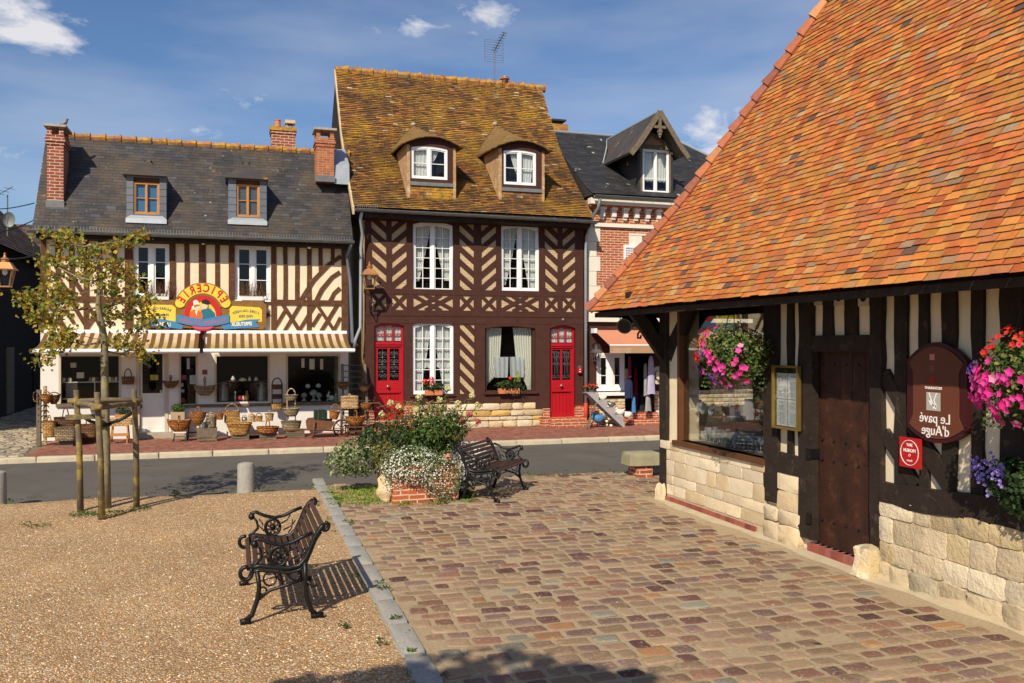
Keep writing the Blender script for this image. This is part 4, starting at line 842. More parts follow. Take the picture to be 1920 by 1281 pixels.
drape(sw, lace, a0+.05, a1-.05, P1, [(z0+.54*H_, .18, .49), (z0+.30*H_, .19, .48), (z0+.23*H_, .2, .47)], -.12, 3, .01); drape(sw, lace, a0+.05, a1-.05, P1, [(z0+.54*H_, .52, .82), (z0+.30*H_, .53, .83), (z0+.23*H_, .54, .82)], -.12, 3, .01)
# red doors
def red_door(h, zb, style, lab):
    a0, a1, _, z1 = h; a0 += .0; W_ = a1-a0; d = -.09; f = MB(P1); zt = z1-.29*(z1-zb)*.78; arch = .08; ac, hw = (a0+a1)/2, W_/2
    fs = .055
    # frame and transom
    def top(x): return z1-arch*((x-ac)/hw)**2
    for x0, x1 in ((a0, a0+fs), (a1-fs, a1)): f.prism([(x0, zb), (x1, zb), (x1, top(x1)), (x0, top(x0))], d, d+.05)
    n_ = 6
    for i in range(n_):
        xa, xb = a0+fs+(W_-2*fs)*i/n_, a0+fs+(W_-2*fs)*(i+1)/n_; f.prism([(xa, top(xa)-.07), (xb, top(xb)-.07), (xb, top(xb)), (xa, top(xa))], d, d+.049)
    f.rb(a0+fs, a1-fs, zt-.05, zt+.07, d, d+.06); f.rb(a0+fs, a1-fs, zt-.0, zt+.025, d+.06, d+.08)
    for i in (1, 2): x = a0+fs+(W_-2*fs)*i/3; f.rb(x-.016, x+.016, zt+.07, z1-.08, d+.01, d+.04)
    zm = zt+.07+(z1-zt-.15)*.48; f.rb(a0+fs, a1-fs, zm-.014, zm+.014, d+.012, d+.038)
    # leaf
    za, zc, ze = zt-.05, zb+(zt-zb)*.36, zb+(zt-zb)*.52
    l0, l1 = a0+fs, a1-fs; f.rb(l0, l0+.05, zb, za, d-.01, d+.03); f.rb(l1-.05, l1, zb, za, d-.01, d+.03); f.rb(ac-.028, ac+.028, ze, za, d-.01, d+.031); f.rb(l0+.05, l1-.05, za-.05, za, d-.01, d+.029)
    f.rb(l0+.05, l1-.05, zc, ze, d-.01, d+.03); f.rb(l0+.02, l1-.02, zc-.01, zc+.03, d+.03, d+.055); f.rb(l0+.08, l1-.08, zc+.08, ze-.06, d+.03, d+.036)
    nb = 5
    for i in range(nb): x0 = l0+.05+(l1-l0-.1)*i/nb; f.rb(x0+.004, x0+(l1-l0-.1)/nb-.004, zb+.1, zc-.0, d-.01, d+.012)
    f.rb(l0+.05, l1-.05, zb, zb+.1, d-.012, d+.028); f.rb(l0+.05, l1-.05, zb+.1, zc, d-.03, d-.011)
    dr = f.build('front_door', red_paint, H2); tag(dr, lab)
    MB(P1).rb(a0+fs, a1-fs, zt+.07, z1-.03, d+.014, d+.018).build('transom_pane', glass, dr); MB(P1).rb(l0+.05, l1-.05, ze, za-.05, d+.0, d+.004).build('pane', glass, dr); MB(P1).rb(a0, a1, zb, z1, d-.12, d-.1).build('dark_room_sheet', dark_in, dr)
    drape(dr, curtain_m, a0+fs, a1-fs, P1, [(z1-.06, 0, 1), (zt+.09, 0, 1)], d-.03, 8, .012)
    for s in (0, 1):
        g0 = l0+.05 if s == 0 else ac+.028; g1_ = ac-.028 if s == 0 else l1-.05; m = (g0+g1_)/2; ww = (g1_-g0)/2; gr = MB(P1); dd = d+.022; r_ = .0052
        def P3(a, z): return P1(a, z, dd)
        gr.tube([P3(m, ze+.02), P3(m, za-.07)], r_, 5)
        if style == 'scroll':
            nr = 4
            for k in range(nr):
                zc_ = ze+.04+(za-.09-ze-.04)*(k+.5)/nr
                for sx in (-1, 1):
                    pts = []
                    for i in range(20): th_ = i/19*math.pi*3.2; rr = ww*.46*(1-i/26); pts.append(P3(m+sx*(ww*.48-rr*math.cos(th_)*.9), zc_+rr*math.sin(th_)*(1 if k % 2 else -1)))
                    gr.tube(pts, r_, 5)
            for k in range(1, nr): zc_ = ze+.04+(za-.09-ze-.04)*k/nr; gr.lathe((m, F1-dd, zc_), [(.02, -.02), (.03, 0), (.02, .02)], 8); gr.tube([P3(g0, zc_), P3(g1_, zc_)], r_*.8, 5)
        else:
            for sx in (-.55, .55):
                gr.tube([P3(m+sx*ww, ze+.05), P3(m+sx*ww*.7, ze+.2), P3(m+sx*ww*.7, (ze+za)/2), P3(m+sx*ww*.8, za-.25), P3(m+sx*ww, za-.1)], r_, 5)
                for zc_ in (ze+.09, za-.13, za-.24, (ze+za)/2): gr.tube([P3(m+sx*ww*.9+.03*math.cos(i*.8), zc_+.03*math.sin(i*.8)) for i in range(8)], r_*.8, 5, True)
            gr.tube([P3(g0+.01, ze+.06), P3(g1_-.01, ze+.06)], r_, 5); gr.tube([P3(g0+.01, za-.1), P3(g1_-.01, za-.1)], r_, 5); gr.tube([P3(g0+.01, (ze+za)/2), P3(g1_-.01, (ze+za)/2)], r_*.8, 5)
        gr.build('grille', iron_grey, dr, True)
    MB().lathe((0, 0, 0), [(.012, 0), (.014, .03), (.034, .04), (.040, .055), (.028, .075), (.005, .08)], 12).add([], [])
    k = MB(); k.lathe((0, 0, 0), [(.012, 0), (.014, .03), (.034, .04), (.040, .055), (.028, .075), (.005, .08)], 12); k.v = [P1(ac-.02+x, (zc+ze)/2+y, d+.03+z) for x, y, z in k.v]; k.build('knob', tin, dr, True)
red_door(d1, Z1(728, 787), 'scroll', 'red door with round iron scrolls, beside the basket stand'); red_door(d2, Z1(1054, 782), 'bars', 'red door with upright iron bars, under the number plate')
# stone plinth, brick jambs, steps
mb = MB(P1)
def stonewall(mb, P, a0, a1, z0, z1, rows, wmin, wmax, dep, jit=.05, d=0., gap=.012):
    zs = [z0]; 
    for r in range(rows): zs.append(z0+(z1-z0)*(r+1)/rows+(R.uniform(-.03, .03) if r < rows-1 else 0))
    P0 = Vector(P(0, 0, 0)); U = Vector(P(1, 0, 0))-P0; V_ = Vector(P(0, 1, 0))-P0; N_ = Vector(P(0, 0, 1))-P0
    for r in range(rows):
        a = a0
        while a < a1-.01:
            w_ = R.uniform(wmin, wmax); w_ = (a1-a) if a1-a-w_ < wmin*.6 else w_
            mb.pillow(P(a+w_/2, (zs[r]+zs[r+1])/2, d), U, V_, N_, w_-gap, zs[r+1]-zs[r]-gap, dep*R.uniform(.6, 1.3), .045, jit); a += w_
MB(P1).rb(X1(774), X1(1017), 0, .615, -.25, -.001).build('plinth_core', stone_mortar, H2)
mb = MB(P1); stonewall(mb, P1, X1(774), X1(1017), 0, .62, 4, .28, .62, .05, .10, gap=.02); mb.build('stone_plinth', stone_yellow, H2, True, ang=50)
mb = MB(P1); mb.rb(A0, d1[0]-.0, 0, .5, -.25, .04); mb.rb(d1[1], X1(774)-.001, 0, .62, -.25, .04); mb.rb(X1(1017)+.001, d2[0], 0, .45, -.25, .05); mb.rb(d2[1], A1, 0, .5, -.25, .05)
mb.rb(X1(1010), X1(1022), 0, .24, .05, .26); mb.build('brick_jamb', brick_red, H2)
zd1, zd2 = Z1(728, 787), Z1(1054, 782)
mb = MB(P1); mb.rb(d2[0]-.12, A1+.05, 0, .14, .051, .52); mb.rb(d2[0], d2[1], .0, zd2, -.12, .051); mb.rb(d2[0]-.02, A1, .14, zd2-.01, .051, .26); mb.rb(d1[0]-.05, d1[1]+.35, 0, .13, .041, .5); mb.rb(d1[0], d1[1], 0, zd1, -.12, .041); mb.rb(d1[0], d1[1], .13, zd1-.01, .042, .22); mb.build('brick_step', brick_red, H2)
# number plate
a, z = onY(1055, 599, 21.16); mb = MB(P1); mb.rb(a-.05, a+.05, z-.035, z+.035, .052, .058); pl = mb.build('number_plate', paint['black'], H2); mb = MB(P1); text(mb, "11", .075, a, z, P1, .0585, .061, -1); mb.build('number', paint['letter'], pl, recalc=False)
# roof
pr2 = [(20.66, 5.28), (21.1, 5.68), (21.7, 6.22), (22.4, 6.86), (23.1, 7.58), (23.9, 8.70), (24.6, 9.66)]
B0, B1 = 2.66, 8.68
mb = MB(); ps = [(y, z-.03) for y, z in pr2]+[(28.5, 5.2), (20.75, 5.2)]; k = len(ps)
mb.v = [(x, y, z) for x in (B0+.02, B1-.02) for y, z in ps]; mb.f = [tuple(range(k)), tuple(range(2*k-1, k-1, -1))]+[(i, k+i, k+(i+1) % k, (i+1) % k) for i in range(k)]
mb.build('roof_deck', timber3, H2)
mb = MB(); tiles(mb, Q, pr2, lambda t_: B0, lambda t_: B1, .074, .165, .011, .008, .009, .006, gap=1.6); mb.build('roof', tile_moss, H2, recalc=False)
mb = MB(); x = B0
while x < B1-.1:
    l = .34; mb.tube([(x, 24.6, 9.66), (x+l, 24.6, 9.67)], [.10, .115], 8); mb.tube([(x+l-.05, 24.6, 9.68), (x+l+.01, 24.6, 9.68)], .13, 8); x += l
mb.build('ridge_tiles', ridge_moss, H2, True, ang=40)
mb = MB(); 
for (y0, z0), (y1, z1) in zip(pr2, pr2[1:]): mb.add([(x, y, z+e) for x in (B0-.03, B0+.015) for y, z, e in ((y0, z0, -.16), (y0, z0, .01), (y1, z1, .01), (y1, z1, -.16))], [(0, 3, 2, 1), (4, 5, 6, 7), (0, 4, 7, 3), (1, 2, 6, 5), (0, 1, 5, 4), (2, 3, 7, 6)])
mb.build('verge_mortar', stone_mortar, H2)
gutter(H2, 2.68, 8.74, 20.60, 5.24, 5.20, .06); MB(P1).rb(A0-.05, A1+.1, 5.08, 5.19, -.1, .52).build('eave_board', timber3, H2)
mb = MB()
for i in range(10): x = 2.75+i*.05; mb.tube([(x, 20.58, 5.24), (x, 20.62, 5.36)], .006, 4)
mb.build('snow_guard', leadgrey, H2)
xd = X1(675, 0, 21.0); downpipe(H2, [(2.85, 20.65, 5.18), (2.83, 20.75, 5.05), (xd+.06, 21.0, 4.7), (xd+.03, 21.05, 4.4), (xd+.02, 21.05, 2.5), (xd-.1, 21.05, 2.2), (xd-.12, 21.1, 2.0)], .04, zinc)
xd = X1(1097, 0, 21.05); downpipe(H2, [(8.66, 20.65, 5.15), (xd+.02, 21.0, 4.85), (xd+.02, 21.05, 4.5), (xd+.02, 21.05, .55)], .042, zinc)
tag(downpipe(H2, [(xd+.02, 21.05, .58), (xd+.02, 21.05, .04)], .055, paint['rust'] if False else M('red_pipe', (.50, .05, .025), .6)), 'red foot of the downpipe')
# dormers of the tiled roof
def yroof(z, pr):
    for (ya, za), (yb, zb) in zip(pr, pr[1:]):
        if z <= zb: return ya+(z-za)*(yb-ya)/(zb-za)
    return pr[-1][0]
for pl, pr_, wl, wr, yt, yb, ztop_px, peak, el, er, kb in ((760, 858, 771, 839, 274, 336, 262, 238, 735, 858, 372), (932, 1024, 944, 1005, 281, 347, 268, 238, 896, 1034, 377)):
    c = (pl+pr_)/2; Yf = 21.6
    for _ in range(5): zb_ = Z1(c, kb, Yf); Yf = yroof(zb_, pr2)
    Yf -= .05; Pd = PH(Yf); a0, a1 = X1(pl+3, 0, Yf), X1(pr_-3, 0, Yf); w0, w1_ = X1(wl, 0, Yf), X1(wr, 0, Yf); cc = (wl+wr)/2; zw0, zw1_ = Z1(cc, yb, Yf), Z1(cc, yt, Yf); zt = zw1_+.05
    yb1 = yroof(zt, pr2)+.2
    dm = MB(Pd)
    for x in (a0, a1-.08): 
        dm.add([(xx, y, z) for xx in (x, x+.08) for y, z in ((Yf-.0, zb_-.03), (Yf, zt), (yb1, zt+.03), (yroof(zb_+.2, pr2), zb_))], [(0, 3, 2, 1), (4, 5, 6, 7), (0, 4, 7, 3), (1, 2, 6, 5), (2, 3, 7, 6), (0, 1, 5, 4)])
    dmo = dm.build('dormer', M('cheek_tile', (.42, .25, .12), .95, .25, 14, bump=.7, bs=40, stains=(((.55, .45, .30), 8, .5, .65),)) if 'cheek_tile' not in MATS else MATS['cheek_tile'], H2)
    t2 = MB(Pd); fa0, fa1 = a0+.08, a1-.08
    t2.rb(fa0, w0, zw0-.18, zt, -.1, .01); t2.rb(w1_, fa1, zw0-.18, zt, -.1, .01); t2.rb(w0-.01, w1_+.01, zw0-.09, zw0, -.1, .012)
    n_ = 10; arch = .05; hw = (w1_-w0)/2; mc = (w0+w1_)/2; e0, e1 = a0-.02, a1+.02
    def tp(x, b=.20, s=1.): return zt-.02+b*max(0., math.cos((x-mc)/(e1-e0)*math.pi))**.8*s
    for i in range(n_*2):
        xa, xb_ = e0+(e1-e0)*i/(2*n_), e0+(e1-e0)*(i+1)/(2*n_)
        lo = lambda x: (zw1_-arch*((x-mc)/hw)**2) if w0 <= x <= w1_ else zt-.04
        t2.prism([(xa, lo(xa)), (xb_, lo(xb_)), (xb_, tp(xb_)), (xa, tp(xa))], -.1, .014); t2.prism([(xa, tp(xa)-.05), (xb_, tp(xb_)-.05), (xb_, tp(xb_)+.01), (xa, tp(xa)+.01)], .014, .07)
    t2.build('dormer_timber', timber2, dmo)
    fr = window(dmo, Pd, w0, w1_, zw0, zw1_, arch=arch, cols=1, rows=2, d=-.06, fw=.04, stile=.045, sill=.04, back=.25, curt=[(.0, .46, 1., .05, .42, .02, 4), (.56, .85, 1., .55, .60, .45, 3)] if pl < 900 else [(.2, .46, 1., .42, .46, .3, 3), (.54, 1., 1., .62, .92, .0, 4)])
    fr.name = 'dormer_window'
    MB(Pd).add([Pd(fa0, zw0-.17, .03), Pd(fa1, zw0-.17, .03), Pd(fa1, zw0-.08, .015), Pd(fa0, zw0-.08, .015), Pd(fa0, zw0-.17, -.05), Pd(fa1, zw0-.17, -.05)], [(0, 1, 2, 3), (0, 4, 5, 1)]).build('lead_sill', leadgrey, dmo)
    tt = MB(); tiles(tt, lambda a, y, z: (a, y, z), [(Yf+.0, zb_-.02), (Yf+.03, zw0-.17)], lambda t_: fa0, lambda t_: fa1, .074, .165, .012, .01, .004, .006); tt.build('apron_tiles', tile_moss, dmo, recalc=False)
    # roof: a shallow curved hood rising back to the main slope
    zp = 7.4
    for _ in range(8): zp = .5*zp+.5*Z1((el+er)/2, peak, yroof(zp, pr2))
    nn, mm = 18, 8; mb = MB(); ex0, ex1 = a0-.16, a1+.16; top_ = []; 
    for j in range(mm+1):
        k = j/mm
        for i in range(nn+1):
            u = i/nn*2-1; hf = zt-.05+.23*(max(0, math.cos(u*math.pi/2)))**.9; zpeak = zp+.03; hb = zt+.02+(zpeak-zt)*(1-abs(u))**.85
            z = hf+(hb-hf)*k; yb2 = yroof(hb, pr2)+.03; y = (Yf-.16)+(yb2-Yf+.16)*k; mb.v.append(((ex0+ex1)/2+(ex1-ex0)/2*u*(1-.0*k), y, z+R.uniform(-.008, .008)))
    for j in range(mm):
        for i in range(nn): q = j*(nn+1)+i; mb.f.append((q, q+1, q+nn+2, q+nn+1))
    hood = mb.build('dormer_roof', M('mossy_hood', (.22, .125, .045), .95, .3, 8, bump=1.0, bs=30, bdist=.03, stains=(((.12, .10, .03), 5, .5, .65), ((.32, .18, .05), 9, .56, .7))) if 'mossy_hood' not in MATS else MATS['mossy_hood'], dmo, True, recalc=False)
    so = hood.modifiers.new('thick', 'SOLIDIFY'); so.thickness = .045; so.offset = -1
    MB().ball(((ex0+ex1)/2, yroof(zp, pr2)-.05, zp+.03), .075, 8, 6, .8).build('finial', stone_grey, dmo, True)
# lantern, letterbox
def box_frustum(mb, c, w0, w1, z0, z1):
    mb.add([(c[0]+sx*w, c[1]+sy*w, c[2]+z) for w, z in ((w0, z0), (w1, z1)) for sx, sy in ((-1, -1), (1, -1), (1, 1), (-1, 1))], [(3, 2, 1, 0), (4, 5, 6, 7), (0, 1, 5, 4), (1, 2, 6, 5), (2, 3, 7, 6), (3, 0, 4, 7)])
def lantern(label, c, s, wall, bracket, mat=copper):
    L_ = thing('street_lantern', label, 'lantern', c, None)
    gl = MB(); box_frustum(gl, c, .10*s, .155*s, 0, .34*s); gl.build('glass_body', glass, L_)
    fr = MB()
    for sx, sy in ((-1, -1), (1, -1), (1, 1), (-1, 1)): fr.tube([(c[0]+sx*.10*s, c[1]+sy*.10*s, c[2]), (c[0]+sx*.16*s, c[1]+sy*.16*s, c[2]+.34*s)], .011*s, 5)
    box_frustum(fr, (c[0], c[1], c[2]-.02*s), .11*s, .11*s, 0, .025*s); fr.build('frame', mat, L_)
    rf = MB(); box_frustum(rf, c, .19*s, .11*s, .34*s, .47*s); box_frustum(rf, c, .20*s, .20*s, .325*s, .342*s); rf.lathe(c, [(.07*s, .47*s), (.07*s, .52*s), (.09*s, .53*s), (.03*s, .58*s), (.02*s, .62*s), (.03*s, .64*s), (.004, .67*s)], 10); rf.build('hood', mat, L_)
    MB().lathe(c, [(.02*s, .22*s), (.05*s, .26*s), (.045*s, .33*s)], 8).build('bulb', white_paint, L_)
    br = MB()
    for pts in bracket: br.tube(pts, .012, 6)
    br.build('bracket', black_iron, L_, True); return L_
cx_, cz_ = onY(693, 541, 20.75)
lantern('copper lantern on a curled iron bracket beside the first red door', (cx_, 20.75, cz_), .95, None,
        [[(cx_-.12+.0, 20.75, cz_), (cx_-.13, 20.76, cz_-.1), (cx_, 20.8, cz_-.16), (cx_+.13, 20.76, cz_-.1), (cx_+.12, 20.75, cz_)], [(cx_, 20.8, cz_-.16), (cx_+.02, 20.85, cz_-.45), (cx_+.1, 21.0, cz_-.62), (cx_+.16, 21.17, cz_-.65)], [(cx_+.02, 20.85, cz_-.35), (cx_+.2, 20.95, cz_-.3), (cx_+.18, 21.05, cz_-.5), (cx_+.05, 21.1, cz_-.55), (cx_+.1, 21.17, cz_-.4)]])
a, z = onY(1087, 691, 21.1); lb = thing('letterbox', 'small red letterbox with an oval emblem, on the post right of the second red door', 'letterbox', (a, 21.15, z-.12))
MB(P1).rb(a-.05, a+.05, z-.12, z+.02, .036, .12).build('body', red_paint, lb); MB(P1).prism([(a+.045*math.cos(i*.4), z+.035+.05*math.sin(i*.4)) for i in range(16)], .06, .10).build('emblem', tin, lb)
mb = MB(P1); mb.rb(a-.02, a+.02, z-.03, z-.015, .1205, .123); lbp = mb.build('slot', white_paint, lb); MB(P1).rb(a-.025, a+.025, z-.09, z-.07, .1205, .123).build('name_card', white_paint, lb)
# television aerial
xa, _ = onY(927, 150, 24.6); za = Z1(927, 158, 24.6); zt = Z1(927, 95, 24.6)
an = thing('television_aerial', 'thin television aerial on a mast above the mossy ridge', 'aerial', (xa, 24.6, za-.1))
MB().tube([(xa, 24.6, za-.15), (xa, 24.6, zt)], .018, 6).build('mast', leadgrey, an)
mb = MB(); mb.tube([(xa, 24.6, zt), (xa+.12, 24.0, zt+.33)], .014, 5)
for i in range(8): k = i/7; mb.tube([(xa+.12*k-.10, 24.6-.6*k-.03, zt+.33*k), (xa+.12*k+.10, 24.6-.6*k+.03, zt+.33*k)], .010, 4)
mb.build('director_rods', iron_grey, an)
mb = MB()
for s in (-1, 1):
    for i in range(5): k = .04+i*.07; mb.tube([(xa-.28, 24.65, zt+s*k), (xa+.28, 24.65, zt+s*k+.0)], .005, 4)
    mb.tube([(xa+s*.28, 24.65, zt-.32), (xa+s*.28, 24.65, zt+.32)], .006, 4)
mb.build('reflector', iron_grey, an)
mb = MB(); mb.lathe((X1(946, 0, 24.6), 24.6, 9.7), [(.12, 0), (.12, .12), (.15, .13), (.12, .2), (.03, .24)], 10); mb.build('vent_cap', brick_chim, H2, True)
# ================================================================== BRICK HOUSE
H3 = thing('brick_house', 'red brick house with white quoins, slate roof and a wooden gabled dormer', 'house', (11.5, F1, 0))
C0, C1 = X1(1103), 15.2
zc = 5.85
def zx(px, py): return Z1(px, py)
hw3 = (X1(1199), X1(1232), zx(1210, 520), zx(1210, 461)); gw = hole(1119, 1171, 662, 733); gd = (X1(1172), X1(1226), .32, zx(1200, 660)); gw2 = (X1(1262), X1(1345), .8, 2.1); hw4 = (X1(1330), X1(1380), zx(1300, 545), zx(1300, 458))
mb = MB(P1); wall_holes(mb, C0, C1, zx(1200, 600), zc, [hw3, hw4], -.3, 0); mb.rb(C0, C0+.25, 0, zc, -5, -.301); mb.rb(C1-.25, C1, 0, zc, -5, -.301); mb.build('brick_wall', brick_red, H3)
mb = MB(P1); zlo = zx(1200, 600); wall_holes(mb, C0, C1, 0, zlo-.002, [gw, gd, gw2], -.3, -.02); mb.build('shop_wall', timber2, H3)
mb = MB(P1)
mb.rb(C0-.02, C1, zlo-.06, zlo+.10, -.01, .09); zs0, zs1 = zx(1180, 428), zx(1180, 421); mb.rb(C0-.02, C1, zs0, zs1, -.01, .07); mb.rb(C0-.02, C1, zx(1180, 388), zx(1180, 377), .02, .24)
mb.build('string_course', trim_white, H3)
mb = MB(P1); z = zlo+.10; i = 0
while z < zs0-.05: h_ = min(.385, zs0-z); mb.rb(C0-.015, X1(1125 if i % 2 else 1118), z+.004, z+h_-.004, -.01, .022); z += h_; i += 1
mb.build('quoins', trim_white, H3)
for i, px in enumerate((1127.7, 1149, 1170.8, 1191.7, 1212.4, 1232.7, 1253.6, 1275, 1296)):
    a = X1(px); zt = zx(1180, 392); mb = MB(P1); mb.rb(a-.085, a+.085, zt-.06, zt, -.01, .15); mb.rb(a-.06, a+.06, zt-.24, zt-.06, -.01, .11); mb.rb(a-.045, a+.045, zt-.31, zt-.24, -.01, .07); mb.build('corbel', trim_white, H3)
mb = MB(P1); mb.rb(C0, C1, zx(1180, 392)-.0, zx(1180, 388), -.01, .16); mb.build('brick_cornice', brick_red, H3)
# shuttered window
mb = MB(P1); a0, a1, z0, z1 = hw3; mb.rb(X1(1179), X1(1240), z1+.26, z1+.31, -.01, .04); mb.rb(X1(1179), X1(1203), z1, z1+.26, -.01, .03); mb.rb(X1(1222), X1(1236), z1+.05, z1+.45, -.01, .035); mb.build('window_lintel', trim_white, H3)
MB(P1).rb(X1(1203)+.002, X1(1222), z1, z1+.26, -.01, .012).build('brick_arch', brick_old, H3)
window(H3, P1, *hw3, cols=1, rows=3, d=-.15); window(H3, P1, *hw4, cols=1, rows=3, d=-.15, curt=[(0, .5, 1, 0, .3, 0, 4), (.5, 1, 1, .7, 1, 0, 4)])
def shutter(xa, xb, z0, z1):
    s = MB(P1); s.rb(xa, xa+.05, z0, z1, .03, .07); s.rb(xb-.05, xb, z0, z1, .03, .07); s.rb(xa+.05, xb-.05, z1-.07, z1, .03, .069); s.rb(xa+.05, xb-.05, z0, z0+.07, .03, .069); z = z0+.08
    while z < z1-.09: s.add([P1(xa+.05, z, .06), P1(xb-.05, z, .06), P1(xb-.05, z+.035, .035), P1(xa+.05, z+.035, .035), P1(xa+.05, z+.01, .065), P1(xb-.05, z+.01, .065)], [(0, 1, 2, 3), (0, 4, 5, 1), (4, 3, 2, 5)]); z += .055
    s.build('shutter', white_paint, H3)
shutter(X1(1168), X1(1198), z0, z1-.0); shutter(X1(1234), X1(1264), z0, z1)
# roof
pr3 = [(20.85, 5.96), (21.3, 6.22), (24.4, 8.36)]; D0, D1 = 8.72, 15.3
def hipx(y): return D1-(y-20.85)*.62
mb = MB(); tiles(mb, Q, pr3, lambda t_: D0, lambda t_: hipx(t_), .12, .24, .004, .002, .001, .001); mb.build('roof', slate3, H3, recalc=False)
mb = MB(); mb.add([(D0+.02, 20.87, 5.93), (D1-.02, 20.87, 5.93), (hipx(24.4)-.02, 24.4, 8.33), (D0+.02, 24.4, 8.33), (D0+.02, 28, 5.9), (D1, 28, 5.9)], [(0, 1, 2, 3), (3, 2, 5, 4), (1, 5, 2), (0, 3, 4), (0, 4, 5, 1)]); mb.build('roof_deck', slate3, H3)
MB().tube([(D0, 24.4, 8.38), (hipx(24.4), 24.4, 8.38), (D1, 20.9, 5.98)], .035, 6).build('ridge_flashing', zinc, H3)
gutter(H3, 8.78, 15.2, 20.80, 5.90, 5.86, .06); downpipe(H3, [(8.95, 20.82, 5.85), (8.93, 20.9, 5.6), (8.80, 21.02, 5.35), (8.78, 21.02, 5.2)], .045, leadgrey)
xx0, xx1 = X1(1036, 0, 25.), X1(1062, 0, 25.); z = Z1(1050, 226, 25.); mb = MB(); mb.box(xx0, xx1, 25, 25.5, 7, z-.2); c = mb.build('chimney', brick_old, H3); mb = MB(); mb.box(xx0-.02, xx1+.04, 24.95, 25.55, z-.32, z-.12); mb.build('moss_cap', ridge_moss, c); mb = MB(); mb.box(xx0-.02, xx1-.02, 24.95, 25.5, z-.02, z+.03); mb.build('cap_slab', slate3, c)
MB().box(xx1-.14, xx1-.1, 25.1, 25.15, z-.12, z-.02).build('cap_pier', slate3, c)
# gabled dormer
Yd = 21.15; PDm = PH(Yd); a0, a1 = X1(1205, 0, Yd), X1(1254, 0, Yd); z0, z1 = Z1(1230, 362, Yd), Z1(1230, 281, Yd)
def yr3(z): return pr3[1][0]+(z-pr3[1][1])*(pr3[2][0]-pr3[1][0])/(pr3[2][1]-pr3[1][1])
pk = (10.55, 8.14); 
mb = MB(PDm)
for x in (a0-.13, a1+.06): mb.add([(xx, y, z) for xx in (x, x+.07) for y, z in ((Yd, z0-.05), (Yd, z1+.1), (yr3(z1+.1)+.1, z1+.1), (yr3(z0), z0-.1))], [(0, 3, 2, 1), (4, 5, 6, 7), (0, 4, 7, 3), (1, 2, 6, 5), (2, 3, 7, 6), (0, 1, 5, 4)])
dm = mb.build('dormer', slate3, H3)
mb = MB(PDm); mb.rb(a0-.06, a0, z0-.03, z1+.12, -.06, .0); mb.rb(a1, a1+.06, z0-.03, z1+.12, -.06, .0); mb.rb(a0, a1, z1, z1+.12, -.06, .01); mb.strip([(a0-.05, z1-.1), (a0-.25, z1+.15)], .06, .02, .08); mb.strip([(a1+.05, z1-.1), (a1+.3, z1+.15)], .06, .02, .08)
mb.strip([(a0-.02, z1+.12), (pk[0], pk[1]-.45)], .07, -.02, .03); mb.strip([(a1+.02, z1+.12), (pk[0], pk[1]-.45)], .07, -.02, .031)
mb.build('dormer_frame', old_wood, dm)
MB(PDm).prism([(a0-.04, z1+.12), (a1+.04, z1+.12), (pk[0], pk[1]-.42)], -.06, -.03).build('gable_panel', M('faded_panel', (.42, .24, .15), .9, .2, 6), dm)
fr = window(dm, PDm, a0, a1, z0, z1, cols=1, rows=3, d=-.05, fw=.035, stile=.035, sill=.04, back=.3, pane_rows=(.3,), curt=[(.02, .48, 1., .02, .44, .28, 4, 3), (.52, .98, 1., .52, .98, .28, 4, 3)])
fr.name = 'dormer_window'
mb = MB(); e0, e1, ez, Yo = 9.78, 11.32, 7.08, Yd-.5; th = .04
yk, ye_ = yr3(pk[1])-.02, yr3(ez)+.05
for sx, ex in ((-1, e0), (1, e1)):
    for o_, zz_ in ((0, 0),):
        mb.add([(pk[0], Yo, pk[1]), (ex, Yo, ez), (ex, ye_, ez), (pk[0], yk, pk[1]), (pk[0], Yo, pk[1]-.07), (ex-sx*.03, Yo, ez-.05), (ex-sx*.03, ye_, ez-.05), (pk[0], yk, pk[1]-.07)], [(0, 1, 2, 3), (4, 7, 6, 5), (0, 4, 5, 1), (1, 5, 6, 2), (2, 6, 7, 3)])
mb.build('dormer_roof', slate, dm)
mb = MB(); mb.tube([(pk[0], Yo, pk[1]+.01), (pk[0], yk, pk[1]+.01)], .03, 6); mb.tube([(e0, ye_, ez), (e0+.3, ye_+.4, ez+.6), (pk[0], yk, pk[1])], .02, 5); mb.build('dormer_flashing', zinc, dm)
PBg = PH(Yo); mb = MB(PBg)
mb.strip([(e0-.06, ez-.10), (e0+.2, ez+.22), (pk[0]-.06, pk[1]-.1), (pk[0], pk[1])], .13, .0, .04); mb.build('bargeboard', old_wood, dm)
mb = MB(PBg); mb.strip([(e1+.06, ez-.10), (e1-.2, ez+.22), (pk[0]+.06, pk[1]-.1), (pk[0], pk[1])], .13, .0, .041); mb.build('bargeboard', old_wood, dm)
mb = MB(PBg); mb.rb(pk[0]-.04, pk[0]+.04, pk[1]-.62, pk[1]-.05, -.03, .03); mb.rb(pk[0]-.17, pk[0]+.17, pk[1]-.44, pk[1]-.37, -.02, .025); mb.rb(pk[0]-.055, pk[0]+.055, pk[1]-.55, pk[1]-.48, -.04, .04); mb.rb(pk[0]-.02, pk[0]+.02, pk[1]-.68, pk[1]-.62, -.02, .02); mb.build('king_post', old_wood, dm)
mb = MB(PDm); mb.add([PDm(a0-.12, z0-.16, .22), PDm(a1+.2, z0-.16, .22), PDm(a1+.04, z0, .01), PDm(a0-.04, z0, .01)], [(0, 1, 2, 3)]); mb.build('apron', zinc, dm)
